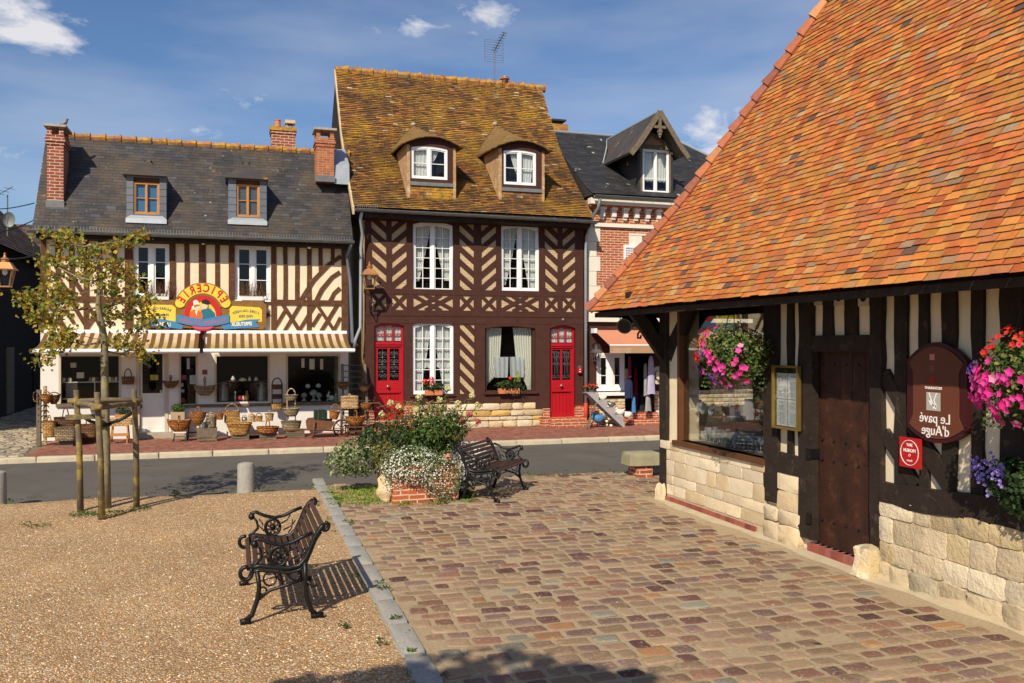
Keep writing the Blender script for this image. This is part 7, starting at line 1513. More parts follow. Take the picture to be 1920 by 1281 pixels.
a, z = onY(151, 705, 21.45); sc_ = thing('kitchen_scale', 'old cream kitchen scale next to the table lamp', 'scale', (a, 21.45, Z1(170, 716.5))); MB().box(a-.07, a+.07, 21.4, 21.5, Z1(170, 716.5)+.08, Z1(151, 699)).build('pan', paint['cream'], sc_); MB().lathe((a, 21.45, Z1(170, 716.5)), [(.06, 0), (.03, .04), (.03, .08)], 10).build('base', black_iron, sc_)
def churn(px, lb):
    Y_ = 21.42; a, zb = onY(px, 752, Y_); zt = Z1(px, 717, Y_); h_ = zt-zb; c = thing('milk_churn', lb, 'churn', (a, Y_, zb), 'milk churns in the shop window'); MB().lathe((a, Y_, zb), [(.10, 0), (.115, .01), (.115, h_*.62), (.105, h_*.70), (.065, h_*.80), (.062, h_*.88), (.085, h_*.93), (.085, h_), (.03, h_*1.02)], 20).build('body', tin, c, True, ang=50)
    for sx in (-1, 1): MB().tube([(a+sx*.07, Y_, zb+h_*.92), (a+sx*.15, Y_, zb+h_*.93), (a+sx*.16, Y_, zb+h_*.85), (a+sx*.11, Y_, zb+h_*.7)], .008, 5).build('handle', tin, c, True)
churn(419, 'grey milk churn at the left of the middle shop window'); churn(491, 'grey milk churn at the right of the middle shop window')
for px, yb, h_, r_, mt, lb, nm in ((450, 752, .12, .07, paint['crimson'], 'round red pot between the milk churns', 'enamel_pot'), (441, 752, .22, .02, ceram, 'slender white candlestick between the milk churns', 'candlestick'), (463, 752, .24, .05, pine, 'tall wooden box between the milk churns', 'tall_box'), (456, 752, .12, .035, ceram, 'small white bottle beside the red pot', 'bottle'),
                                   (437, 715, .12, .05, ceram, 'white figurine on the dark shelf above the churns', 'figurine'), (455, 715, .08, .09, leaf_pale if False else paint['cream'], 'pale green animal figurine on the dark shelf', 'figurine'), (468, 715, .10, .035, paint['cream'], 'pale mug on the dark shelf', 'mug'), (480, 715, .10, .045, ceram, 'pale jug on the dark shelf right of the mug', 'jug'), (343, 756, .13, .07, paint['orange'], 'round orange pumpkin in the narrow shop window', 'pumpkin'), (337, 750, .12, .05, paint['blue'], 'blue bowl behind the pumpkin', 'bowl')):
    Y_ = 21.45; a, z = onY(px, yb, Y_); tag(MB().lathe((a, Y_, z), [(r_*.5, 0), (r_, h_*.3), (r_*.95, h_*.55), (r_*.45, h_*.8), (r_*.5, h_)], 14).build(nm, mt, None, True), lb, nm.replace('_', ' '))
MB(P1).rb(X1(425), X1(503), Z1(460, 716.5), Z1(460, 715), -.5, -.2).build('dark_shelf', timber1, H1)
def urn(px, ht, lb, fat=1.):
    Y_ = 21.42; a, zb = onY(px, 752, Y_); h_ = ht; c = tag(MB().lathe((a, Y_, zb), [(.055*fat, 0), (.055*fat, .02), (.022, .05), (.03, h_*.42), (.065*fat, h_*.52), (.075*fat, h_*.72), (.05*fat, h_*.88), (.015, h_)], 16).build('stone_urn', M('pale_cement', (.42, .44, .38), .9, .15, 20) if 'pale_cement' not in MATS else MATS['pale_cement'], None, True), lb, 'urn', 'stone urns in the right shop window'); return c
urn(570, .20, 'left small stone urn in the right shop window'); urn(588, .27, 'tallest stone urn in the right shop window', 1.3); urn(598, .20, 'right small stone urn in the right shop window'); 
a, z = onY(620, 752, 21.42); rb = thing('rabbit_figurine', 'white stone rabbit sitting in the right shop window', 'figurine', (a, 21.42, z)); mb = MB(); mb.ball((a+.03, 21.42, z+.07), .085, 12, 8, .8); mb.ball((a-.06, 21.42, z+.12), .045, 10, 7); mb.tube([(a-.05, 21.42, z+.15), (a-.02, 21.42, z+.22)], [.016, .010], 6); mb.tube([(a-.06, 21.44, z+.15), (a-.035, 21.45, z+.23)], [.016, .010], 6); mb.ball((a+.12, 21.42, z+.05), .025, 8, 6); mb.tube([(a-.06, 21.40, z+.06), (a-.09, 21.40, z+.01)], .02, 6); mb.build('body', ceram, rb, True)
a, z = onY(630, 752, 21.42); tag(MB().lathe((a, 21.42, z), [(.035, 0), (.035, .015), (.014, .03), (.018, .09), (.014, .14), (.03, .17), (.03, .18)], 12).build('candlestick', ceram, None, True), 'white candlestick right of the stone rabbit', 'candlestick')
a, z = onY(577, 728, 21.5); tag(MB().lathe((a, 21.5, z), [(.03, 0), (.06, .03), (.05, .08), (.02, .10)], 12).build('white_teapot', ceram, None, True), 'small white teapot on the upper level of the right shop window', 'teapot'); a, z = onY(597, 727, 21.5); tag(MB().lathe((a, 21.5, z), [(.03, 0), (.065, .03), (.055, .07), (.02, .10)], 12).build('white_hen', ceram, None, True), 'white china hen above the stone urns', 'figurine')
# shelf display outside the clothes shop
pd_ = thing('plant_ladder', 'grey stepped display plank leaning on a trestle beside the second red door', 'display', (X1(1135, 0, 20.3), 20.3, 0))
Pd2 = PH(20.3); sp_ = [onY(1100, 737, 20.3), onY(1122, 738, 20.3), onY(1122, 752, 20.3), onY(1138, 752, 20.3), onY(1138, 766, 20.3), onY(1152, 766, 20.3), onY(1152, 780, 20.3), onY(1166, 780, 20.3), onY(1172, 804, 20.3), onY(1166, 800, 20.3)]
for nm_, d_ in (('stringer', 0), ('stringer', -.3)): MB(Pd2).prism(sp_, d_, d_+.025).build(nm_, M('grey_paint', (.36, .34, .34), .7) if 'grey_paint' not in MATS else MATS['grey_paint'], pd_)
for (pxa, pxb, py) in ((1100, 1122, 737.5), (1122, 1138, 752), (1138, 1152, 766), (1152, 1166, 780)): x0, z0_ = onY(pxa, py, 20.3); x1, _ = onY(pxb, py, 20.3); MB(Pd2).rb(x0, x1, z0_+.001, z0_+.018, -.275, -.001).build('tread', MATS['grey_paint'], pd_)
for d_ in (0, .28): MB().tube([bpt(1119, 755, 20.25+d_), bpt(1097, 805, 20.2+d_)], .02, 5).build('trestle_leg', old_wood, pd_); MB().tube([bpt(1110, 760, 20.2+d_), bpt(1104, 806, 20.12+d_)], .018, 5).build('trestle_leg', old_wood, pd_)
def hen(px, py, s, mt, lb, nm='hen_figurine', comb=True, Y_=20.42):
    a, z = onY(px, py, Y_); h_ = thing(nm, lb, 'figurine', (a, Y_, z)); mb = MB(); mb.lathe((0, 0, 0), [(.01, -.12*s), (.06*s, -.07*s), (.075*s, 0), (.05*s, .07*s), (.02*s, .10*s)], 10); mb.v = [(a+z_*1.0, Y_+y_, z+.075*s+x_+.3*abs(z_)) for x_, y_, z_ in mb.v]; mb.ball((a-.09*s, Y_, z+.17*s), .035*s, 8, 6); mb.tube([(a-.06*s, Y_, z+.09*s), (a-.09*s, Y_, z+.17*s)], [.04*s, .025*s], 7); mb.build('body', mt, h_, True)
    if comb: MB().box(a-.12*s, a-.07*s, Y_-.008, Y_+.008, z+.195*s, z+.225*s).build('comb', paint['crimson'], h_); MB().tube([(a-.12*s, Y_, z+.17*s), (a-.145*s, Y_, z+.16*s)], [.012*s, .002], 5).build('beak', paint['yellow'], h_)
hen(1130, 752, 1.1, paint['cream'], 'cream hen on the second step of the stepped display'); hen(1147, 765, 1., tin, 'grey metal hen on the third step of the stepped display', comb=False); hen(1163, 780, 1.1, ceram, 'white hen on the lowest step of the stepped display'); hen(1176, 786, 1.3, ceram, 'white rooster standing at the foot of the stepped display', Y_=20.5)
hen(1122, 795, 1.6, paint['blue'], 'blue metal rooster with a red comb under the stepped display'); 
for i, (px, py) in enumerate(((1138, 790), (1137, 797), (1146, 798))): a, z = onY(px, py, 20.6); tag(MB().ball((a, 20.6, z), .045, 10, 7, .8).build('pebble_ball', paint['cream']), ('uppermost', 'lower left', 'lower right')[i]+' of three pale round stones under the stepped display', 'stone', 'pale round stones under the display')
a, z = onY(1110, 737, 20.35); gp = thing('geranium_pot', 'low pot of red flowers on the top step of the stepped display', 'flowerpot', (a, 20.4, z)); MB().lathe((a, 20.4, z+.012), [(.06, 0), (.09, .07)], 12).build('pot', tin, gp, True, ang=50); mb = MB(); scatter_leaves(mb, (a-.03, 20.4, z+.13), .24, .14, .08, 140, .05, .8); mb.build('foliage', leaf_dark, gp, recalc=False); mb = MB()
for _ in range(26): mb.flower((a+R.uniform(-.22, .15), 20.4+R.uniform(-.14, .05), z+R.uniform(.12, .22)), Vector((R.uniform(-.4, .4), -1, R.uniform(.2, 1))), .022)
mb.build('blossoms', petal_red, gp, recalc=False)
# window plants
def windowpot(px, wpx, yb, yt, Y_, lb, leafm, fl, fm, npots=2, nl=260, fy=(0, 1), name='window_flowerpot'):
    a, z = onY(px, yb, Y_); W = wpx*sclY(px, Y_)/2; zt = Z1(px, yt, Y_); p = thing(name, lb, 'flowerpot', (a, Y_, z)); hp = .13
    for i in range(npots): xx = a+W*.8*((i+.5)/npots*2-1); MB().box(xx-W*.8/npots*.9, xx+W*.8/npots*.9, Y_-.06, Y_+.07, z, z+hp).build('pot', terracotta, p)
    mb = MB(); scatter_leaves(mb, (a, Y_-.01, z+hp+(zt-z-hp)*.38), W*1.05, .15, (zt-z-hp)*.5, nl, .055, .85, .3, .3); mb.build('foliage', leafm, p, recalc=False)
    if fl:
        mb = MB()
        for cx_, cz_, r_, n_ in fl:
            xx, zz_ = onY(cx_, cz_, Y_-.12)
            for _ in range(n_): v = Vector((R.gauss(0, 1), R.gauss(0, 1), R.gauss(0, 1))).normalized(); mb.flower(Vector((xx, Y_-.12, zz_))+v*r_, v+Vector((0, -.6, .3)), .022)
        mb.build('blossoms', fm, p, recalc=False)
    return p
windowpot(813, 42, 741, 712, 21.08, 'terracotta pots of red geraniums on the sill beside the first red door', leaf_dark, [(809, 711, .055, 40), (797, 716, .06, 40), (810, 720, .04, 22)], petal_red)
wp = windowpot(954, 52, 738, 711, 21.08, 'terracotta pots of trailing ivy with a little yellow-green conifer below the lace curtains', leaf_dark, [(957, 709, .035, 14)], petal_red, 3, 420)
a, z = onY(970, 712, 21.1); mb = MB()
for _ in range(260): k = R.random(); r_ = .09*(1-k)+.01; t_ = R.uniform(0, 6.28); mb.leaf((a+r_*math.cos(t_), 21.1+r_*math.sin(t_), z+k*.30-.06), Vector((math.cos(t_), math.sin(t_), .5)), .035, .4)
mb.build('conifer', M('lime_leaf', (.30, .42, .05), .7, .2, 8, sub=.2), wp, recalc=False)
mb = MB()
for _ in range(60): mb.leaf((a+R.uniform(-.3, .2), 21.0, z-R.uniform(.1, .42)), Vector((R.uniform(-1, 1), -1, .3)), .035, .8)
mb.build('trailing_ivy', leaf_dark, wp, recalc=False)
for px, lb in ((295, 'dry twiggy window box at the left first-floor window'), (472, 'dry twiggy window box at the right first-floor window')):
    Y_ = 21.1; a, z = onY(px, 561, Y_); p = thing('dry_window_box', lb, 'window box', (a, Y_, z), 'dry window boxes of the grocery'); MB().box(a-.22, a+.24, Y_-.03, Y_+.07, z-.03, z+.06).build('box', whitewash, p); mb = MB()
    for _ in range(90): xx = a+R.uniform(-.26, .28); h_ = R.uniform(.12, .42); mb.tube([(xx, Y_+.02, z+.05), (xx+R.uniform(-.06, .06), Y_+R.uniform(-.08, .02), z+.05+h_)], [.004, .002], 3)
    mb.build('dry_stems', M('dry_stem', (.16, .085, .04), .9) if 'dry_stem' not in MATS else MATS['dry_stem'], p)
# ================================================================== STREET TREE WITH ITS GUARD
tx, ty = onG(200, 954); TRL = 'young tree with yellowing autumn leaves, tied inside a guard of wooden stakes'
TR = thing('street_tree', TRL, 'tree', (tx, ty, 0))
def tp_(px, py, dy=0.): x, z = onY(px, py, ty+dy); return Vector((x, ty+dy, z))
mb = MB(); tk = [Vector((tx, ty, -.05)), tp_(199, 860), tp_(198, 780), tp_(196, 700), tp_(196, 640), tp_(190, 605), tp_(184, 575), tp_(186, 530), tp_(184, 490), tp_(183, 455)]
mb.tube(tk, [.058, .05, .048, .046, .045, .04, .033, .026, .02, .012], 10)
clus = [(88, 438, .1), (112, 442, .0), (130, 438, -.2), (118, 455, .3), (140, 460, .2), (150, 480, -.3), (165, 470, .35), (182, 468, 0), (205, 465, -.3), (222, 455, .2), (240, 452, .1), (258, 443, -.1), (270, 438, .2),
        (86, 490, .2), (100, 485, -.2), (118, 492, .3), (137, 495, -.35), (158, 500, .2), (176, 495, -.1), (196, 492, .3), (215, 490, -.3), (228, 500, .2), (100, 515, .1), (95, 525, -.3), (150, 520, .4), (170, 520, -.4), (190, 515, .3), (208, 525, -.1), (225, 512, .2), (245, 520, -.2), (258, 535, .1),
        (45, 560, .0), (58, 555, .1), (70, 550, -.2), (80, 560, .2), (95, 545, .3), (105, 565, -.3), (75, 575, .3), (65, 590, -.1), (90, 590, .2), (110, 590, .0), (120, 545, -.3), (128, 555, .2), (85, 605, .3), (105, 615, -.2), (120, 630, .1), (110, 645, -.2), (95, 650, .2), (85, 665, -.1), (78, 678, .1), (130, 640, .2), (125, 620, -.3),
        (195, 582, .1), (205, 575, .3), (228, 590, -.1), (250, 570, .2), (265, 562, -.2), (278, 560, .1), (262, 590, .3), (270, 605, -.2), (285, 600, .1), (220, 635, -.2), (225, 645, .0), (252, 620, .2), (258, 650, -.1), (265, 665, .1), (250, 655, .2), (272, 670, -.1), (200, 600, .2), (222, 545, .2), (205, 545, -.2), (140, 565, .1)]
lf = MB(); tw = MB(); brn = MB()
pool = []
for k in range(40):
    q = 1.85+k*.04
    for a_, b_ in zip(tk, tk[1:]):
        if a_.z <= q <= b_.z: pool.append(a_+(b_-a_)*((q-a_.z)/(b_.z-a_.z))); break
order = sorted(range(len(clus)), key=lambda i: (0 if i in (3, 12, 13, 27, 30, 37, 50, 52, 61, 66, 69, 72) else 1, abs(clus[i][0]-190)))
for i in order:
    px, py, dy = clus[i]; c = tp_(px, py, dy*1.6); big = i in (3, 12, 13, 27, 30, 37, 50, 52, 61, 66, 69, 72)
    root = min((q for q in pool if q.z < c.z+.12), key=lambda q: (q-c).length+max(0, q.z-c.z)*2+(.0 if not big else 3*abs(q.x-tx)), default=pool[0])
    mid = root+(c-root)*.5+Vector((R.uniform(-.04, .04), R.uniform(-.05, .05), -.05)); (brn if big else tw).tube([root, mid, c], [.015, .011, .005] if big else [.006, .005, .003], 5)
    pool += [root+(mid-root)*.6, mid, mid+(c-mid)*.5, c]
    for _ in range(int(R.uniform(32, 54))):
        v = Vector((R.gauss(0, .075), R.gauss(0, .10), R.gauss(0, .048))); lf.leaf(c+v+Vector((0, 0, -.01)), Vector((R.uniform(-1, 1), R.uniform(-1.2, .6), R.uniform(-.3, 1.2))), R.uniform(.04, .075), .85, .3)
mb.build('trunk', bark, TR, True); brn.build('branches', bark, TR, True); tw.build('twigs', bark, TR, True); lf.build('crown', leaf_aut, TR, recalc=False)
gd_ = thing('tree_guard', 'three mossy wooden stakes with cross rails round the young tree', 'tree guard', (tx, ty, 0))
stk = []
for px, py, pt_, tpx in ((151, 959, 733, 143), (191, 974, 737, 182), (256, 953, 732, 251)):
    x, y = onG(px, py); xt, zt = onY(tpx, pt_, y); stk.append((Vector((x, y, -.05)), Vector((xt, y, zt)))); MB().tube([(x, y, -.05), (x+(xt-x)*.5+.01, y+.01, zt/2), (xt, y, zt), (xt, y, zt+.01)], [.040, .036, .034, .030], 10).build('stake', stake_w, gd_, True)
def onstk(i, z): a, b = stk[i]; return a+(b-a)*((z-a.z)/(b.z-a.z))
zz_ = stk[0][1].z-.16
def rail(i, j, z, r, ext=.10, m=stake_w): a, b = onstk(i, z), onstk(j, z); d = (b-a).normalized(); MB().tube([a-d*ext, (a+b)/2+Vector((0, 0, .01)), b+d*ext], r, 8).build('rail', m, gd_, True)
rail(0, 1, zz_, .034); rail(1, 2, zz_-.02, .033); rail(0, 2, zz_+.03, .03)
tc_ = Vector((tx-.04, ty, zz_-.28))
for i in range(3): a = onstk(i, zz_-.12); MB().tube([a, (a+tc_)/2+Vector((0, 0, -.03)), tc_], .022, 6).build('rubber_tie', black_paint, gd_, True)
MB().tube([tc_+Vector((.075*math.cos(i*.785), .075*math.sin(i*.785), 0)) for i in range(8)], .025, 6, True).build('tie_collar', black_paint, gd_, True)
a, b = onstk(0, 1.2), onstk(1, 1.2); MB().box(a.x-.12, b.x, a.y-.09, a.y-.06, 1.16, 1.22).build('batten', stake_w, gd_)
# ================================================================== BOLLARDS
def bollard(px, py, lb):
    x, y = onG(px, py); b = thing('stone_bollard', lb, 'bollard', (x, y, 0), 'granite bollards along the road'); mb = MB(); mb.lathe((x, y, -.03), [(.122, 0), (.118, .2), (.115, .40), (.105, .43), (.06, .445), (.01, .45)], 20); mb.v = [(p[0]+.006*mn.noise(Vector(p)*12), p[1]+.006*mn.noise(Vector(p)*12+Vector((3, 0, 0))), p[2]) for p in mb.v]; mb.build('shaft', granite, b, True, ang=50)
bollard(461, 922, 'granite bollard standing alone between the tree and the near bench'); bollard(-6, 942, 'granite bollard cut by the left edge of the photograph')
# ================================================================== BENCHES
def bench(label, loc, rz):
    B = thing('park_bench', label, 'bench', (0, 0, 0), 'cast iron and wood benches'); Lh = .55
    prof = [(-.33, .395), (-.29, .425), (-.22, .435), (-.10, .415), (.03, .40), (.12, .415), (.18, .47), (.22, .55), (.26, .64), (.31, .705), (.345, .725)]
    ctr = prof
    for s in (-1, 1):
        y = s*Lh; f = MB()
        def T(p, r=.013, n_=6): f.tube([(a, y, b) for a, b in p], r, n_)
        T(ctr[1:], .021, 8); f.tube([(a, y, b-.035) for a, b in ctr[1:-1]], .014, 6)
        T([(-.33+.05*math.cos(a), .385+.05*math.sin(a)) for a in [i*.45+1.2 for i in range(14)]], .018); T([(.345+.03*math.cos(a), .71+.03*math.sin(a)) for a in [-i*.5+1.6 for i in range(11)]], .018)
        T([(-.24, .40), (-.22, .27), (-.235, .18), (-.28, .06), (-.345, .015)], .021); T([(-.38, .012), (-.345, .018), (-.29, .012)], .024)
        T([(.17, .44), (.17, .30), (.18, .18), (.22, .06), (.27, .015)], .024); T([(.22, .012), (.27, .018), (.33, .012)], .024)
        T([(-.235, .17), (-.13, .24), (.02, .27), (.15, .31)], .015); T([(.17, .30), (.24, .24), (.27, .25)], .013)
        for cx_, cz_, r_ in ((-.13, .33, .055), (-.02, .34, .04), (.08, .35, .045), (-.19, .24, .03)): T([(cx_+r_*math.cos(i*.52), cz_+r_*math.sin(i*.52)) for i in range(12)]+[(cx_+r_, cz_)], .009, 5)
        # armrest with a rosette
        T([(-.26+.03*math.cos(a), .605+.03*math.sin(a)) for a in [i*.6+3.4 for i in range(9)]][::-1]+[(-.22, .64), (-.14, .61), (-.04, .585), (.06, .60), (.15, .66), (.20, .70)] if False else [(-.275, .60), (-.265, .635), (-.22, .645), (-.14, .61), (-.04, .585), (.06, .60), (.14, .635), (.235, .665)], .016, 7)
        f.ball((-.262, y, .607), .032, 8, 6)
        T([(-.245, .60), (-.21, .56), (-.20, .50), (-.25, .455), (-.29, .435)], .013)
        c0, c1 = -.055, .50; rr = .075
        T([(c0+rr*math.cos(i*.3927), c1+rr*math.sin(i*.3927)) for i in range(17)], .013, 6)
        for k in range(8): a = k*.785; T([(c0+rr*.52*math.cos(a)+.023*math.cos(i*.785), c1+rr*.52*math.sin(a)+.023*math.sin(i*.785)) for i in range(9)], .006, 4)
        f.lathe((0, 0, 0), [(.002, -.012), (.024, -.008), (.024, .008), (.002, .012)], 10); f.v[-40:] = [(c0+p[0], y+p[2], c1+p[1]) for p in f.v[-40:]]
        for a, b in (((.03, .53), (.12, .61)), ((.05, .47), (.17, .55)), ((-.14, .47), (-.20, .53)), ((-.15, .52), (-.19, .58)), ((.10, .44), (.14, .56)), ((-.16, .44), (-.12, .43))): T([a, ((a[0]+b[0])/2+.015, (a[1]+b[1])/2-.01), b], .008, 4)
        f.build('side_frame', black_iron, B, True)
    # slats: seat and back
    P_ = []
    acc = [0.]
    for (a, b), (c, d) in zip(ctr, ctr[1:]): acc.append(acc[-1]+math.hypot(c-a, d-b))
    tot = acc[-1]; n_ = 14
    for i in range(n_):
        s = tot*(i+.55)/n_
        for j in range(len(acc)-1):
            if acc[j] <= s <= acc[j+1]:
                k = (s-acc[j])/(acc[j+1]-acc[j]); px = ctr[j][0]+(ctr[j+1][0]-ctr[j][0])*k; pz = ctr[j][1]+(ctr[j+1][1]-ctr[j][1])*k; dx, dz = (ctr[j+1][0]-ctr[j][0]), (ctr[j+1][1]-ctr[j][1]); l = math.hypot(dx, dz); dx /= l; dz /= l
        w_ = tot/n_*.36; h_ = .009; nx, nz = -dz, dx; mb = MB()
        mb.add([(px+dx*su*w_+nx*sn*h_, yy, pz+dz*su*w_+nz*sn*h_) for yy in (-Lh+.012, Lh-.012) for su, sn in ((-1, -1), (1, -1), (1, 1), (-1, 1))], [(0, 1, 2, 3), (7, 6, 5, 4), (0, 4, 5, 1), (1, 5, 6, 2), (2, 6, 7, 3), (3, 7, 4, 0)])
        o = mb.build('seat_slat' if i < 7 else 'back_slat', slat_wood, B); bv = o.modifiers.new('b', 'BEVEL'); bv.width = .004; bv.segments = 2
    MB().tube([(-.02, -Lh, .26), (-.02, Lh, .26)], .009, 6).build('tie_rod', black_iron, B, True)
    B.location = (*loc, .012); B.rotation_euler = (0, 0, rz); B.scale = (.86, 1, .97); return B
bench('dark slatted bench in the foreground on the gravel, seen from its side', (.37, 7.42), .0)
b2 = bench('dark slatted bench beside the flower planter on the setts, facing right', (3.42, 11.72), math.atan2(-.62, .78)+math.pi)
# stone bench
sb_ = thing('stone_bench', 'mossy stone slab bench on brick feet behind the restaurant corner', 'bench', (6.6, 12.7, 0))
mb = MB(); mb.pillow((6.65, 12.72, .19), (1, -.02, 0), (.02, 1, 0), (0, 0, 1), 1.5, .42, .19, .06, .02); mb.build('slab', M('mossy_slab', (.30, .27, .19), .95, .25, 8, bump=.9, bs=30, stains=(((.22, .24, .08), 4, .5, .65), ((.45, .42, .33), 6, .6, .7))), sb_, True, ang=50)
for x in (6.15, 7.05): MB().box(x-.12, x+.14, 12.56, 12.9, 0, .195).build('foot', brick_red, sb_)
# ================================================================== PLANTER
PL = thing('brick_planter', 'raised brick planter overflowing with white flowers beside the bench', 'planter', (2.4, 12.1, 0))
px0, px1, py0, py1 = 1.98, 2.86, 11.42, 12.75
mb = MB(); mb.box(px0, px0+.11, py0, py1, 0, .48); mb.box(px1-.11, px1, py0, py1, 0, .48); mb.box(px0+.11, px1-.11, py0, py0+.11, 0, .48); mb.box(px0+.11, px1-.11, py1-.11, py1, 0, .48); mb.build('wall', brick_red, PL)
MB().box(px0+.111, px1-.111, py0+.111, py1-.111, .3, .43).build('soil', dirt, PL)
mb = MB(); mb.ball((px0-.06, py0+.2, .18), .12, 14, 11, 1.7); mb.v = [(a+.05*mn.noise(Vector((a, b, c))*8), b+.05*mn.noise(Vector((a, b, c))*9), max(0, c)) for a, b, c in mb.v]; mb.build('corner_stone', rough_m, PL, True)
def plant(name, label, c, spec, cat='plant', group=None):
    p = thing(name, label, cat, c, group)
    for nm, mat, fn in spec: m_ = MB(); fn(m_); m_.build(nm, mat, p, recalc=False)
    return p
def cloud(c, rx, ry, rz, n_, s_, asp=.7, shell=.45): return lambda m: scatter_leaves(m, c, rx, ry, rz, n_, s_, asp, .3, shell)
def blooms(c, rx, ry, rz, n_, r_, front=True):
    def f(m):
        for _ in range(n_):
            v = Vector((R.gauss(0, 1), R.gauss(0, 1), R.gauss(0, 1))).normalized()
            if front and v.y > .5: v.y *= -1
            k = R.uniform(.86, 1.08); m.flower((c[0]+v.x*rx*k, c[1]+v.y*ry*k, c[2]+v.z*rz*k), v+Vector((0, -.3, .4)), r_*R.uniform(.7, 1.2))
    return f
def multi(*fs): return lambda m: [f(m) for f in fs]
cA, cB, cC = (2.25, 11.45, .50), (2.62, 11.36, .36), (2.02, 11.55, .42)
plant('white_bedding_flowers', 'cascade of tiny white flowers spilling over the front of the planter', (2.3, 11.4, .3), [
    ('foliage', leaf_pale, multi(cloud(cA, .37, .24, .27, 1700, .03), cloud(cB, .30, .17, .34, 1500, .028), cloud(cC, .20, .20, .30, 700, .034))),
    ('blossoms', petal_white, multi(blooms(cA, .36, .23, .26, 520, .0105), blooms(cB, .28, .14, .31, 280, .010), blooms(cC, .22, .22, .31, 170, .010)))])
plant('daisy_clump', 'dense clump of white daisies behind the bench backrest', (3.05, 12.5, .3), [('foliage', leaf_green, cloud((3.12, 12.55, .42), .42, .28, .24, 500, .04)), ('blossoms', petal_white, blooms((3.15, 12.5, .44), .42, .28, .26, 520, .028))])
plant('low_white_plant', 'low leafy plant with scattered white flowers under the bench backrest', (2.98, 11.6, .1), [('foliage', leaf_dark, cloud((3.0, 11.62, .2), .14, .2, .26, 500, .04)), ('blossoms', petal_white, blooms((3.0, 11.6, .3), .13, .2, .2, 60, .016))])
plant('variegated_bush', 'pale variegated bush hanging over the left side of the planter towards the road', (1.75, 12.5, .4), [('foliage', leaf_pale, multi(cloud((1.72, 12.6, .50), .42, .32, .30, 1500, .045), cloud((1.45, 12.6, .42), .25, .25, .22, 500, .045)))])
plant('dark_shrub', 'dark green shrub in the middle of the planter', (2.2, 12.2, .5), [('foliage', leaf_dark, multi(cloud((2.2, 12.25, .80), .42, .30, .40, 1000, .08, .3, .1), cloud((1.9, 12.3, .7), .3, .3, .3, 600, .05), cloud((2.55, 12.3, .65), .3, .3, .3, 700, .05))), ('stems', leaf_green, lambda m: [m.tube([(2.2, 12.2, .4), (2.2+R.uniform(-.3, .3), 12.2+R.uniform(-.2, .2), R.uniform(.8, 1.1))], .006, 4) for _ in range(18)]), ('tall_sprays', leaf_green, lambda m: [[m.leaf((x0_+R.uniform(-.05, .05), 12.15+R.uniform(-.06, .06), .9+k*.035), Vector((R.uniform(-1, 1), R.uniform(-1, 1), .6)), .09*(1-k/22), .25) for k in range(14)] for x0_ in [1.75+i*.12+R.uniform(-.03, .03) for i in range(11)]])])
plant('leafy_shrub', 'bright green leafy shrub at the right of the planter', (2.6, 12.1, .5), [('foliage', leaf_green, multi(cloud((2.72, 12.1, .86), .40, .30, .40, 1300, .085, .3, .15), cloud((2.5, 12.0, .70), .22, .2, .25, 500, .055, .5), cloud((2.98, 12.2, .88), .22, .2, .26, 500, .05, .5)))])
plant('trailing_foliage', 'yellow green trailing foliage at the left front of the planter', (1.9, 11.9, .5), [('foliage', leaf_olive, cloud((1.95, 11.85, .60), .20, .22, .22, 600, .045, .4))])
def spider(label, sx, sy, tipx, tipz, mat, base=.55, r_=.03, nm='cleome'):
    tip = Vector((tipx, sy-.1, tipz))
    def st(m):
        m.tube([(sx, sy, base), ((sx+tipx)/2+.02, sy-.04, (base+tipz)/2+.06), tuple(tip)], [.010, .008, .006], 5)
        for k in range(26): t_ = .35+.6*k/26; p = Vector((sx+(tipx-sx)*t_, sy-.06*t_, base+(tipz-base)*t_)); m.leaf(p+Vector((R.uniform(-.06, .06), R.uniform(-.05, .05), R.uniform(-.03, .03))), Vector((R.uniform(-1, 1), R.uniform(-1, 1), 1)), .075, .3)
    def fl(m):
        for _ in range(60): v = Vector((R.gauss(0, 1), R.gauss(0, 1), R.gauss(0, 1))).normalized(); m.flower(tip+v*r_*R.uniform(.6, 1.7), v, .016, 4)
    plant(nm, label, (sx, sy, base), [('stem', leaf_green, st), ('blossoms', mat, fl)], 'flower', 'tall spidery flowers in the planter')
for px, py, lbl, mt in ((716, 777, 'pale tall flower leaning farthest left, low over the pavement', petal_cream), (732, 756, 'pale tall flower second from the left', petal_cream), (748, 763, 'small pale tall flower just right of the second one', petal_cream), (786, 745, 'pale tall flower standing before the geranium window', petal_cream), (780, 768, 'broad pale tall flower over the middle of the planter', petal_cream),
                        (824, 750, 'pale tall flower in front of the window corner', petal_cream), (840, 728, 'tallest pale flower beneath the chevron panel', petal_cream), (859, 757, 'pale tall flower over the stone plinth', petal_cream), (885, 742, 'pale tall flower at the upper right', petal_cream), (896, 760, 'pale tall flower farthest right', petal_cream),
                        (822, 776, 'coral tall flower in the centre', petal_rose), (863, 788, 'coral tall flower right of the centre', petal_rose), (880, 776, 'coral tall flower before the stone plinth', petal_rose), (897, 791, 'deep pink tall flower at the right edge', petal_rose), (830, 803, 'lowest coral flower in the centre', petal_rose)):
    sy = 12.2; x, z = onY(px, py, sy-.1); spider(lbl, 2.4+(x-2.3)*.45, sy, x, z, mt)
plant('red_salvia', 'small red flowers at the right corner of the white cascade', (2.62, 11.5, .5), [('blossoms', petal_rose, blooms((2.7, 11.40, .60), .10, .08, .05, 26, .02)), ('foliage', leaf_green, cloud((2.66, 11.45, .58), .12, .1, .1, 120, .04))])
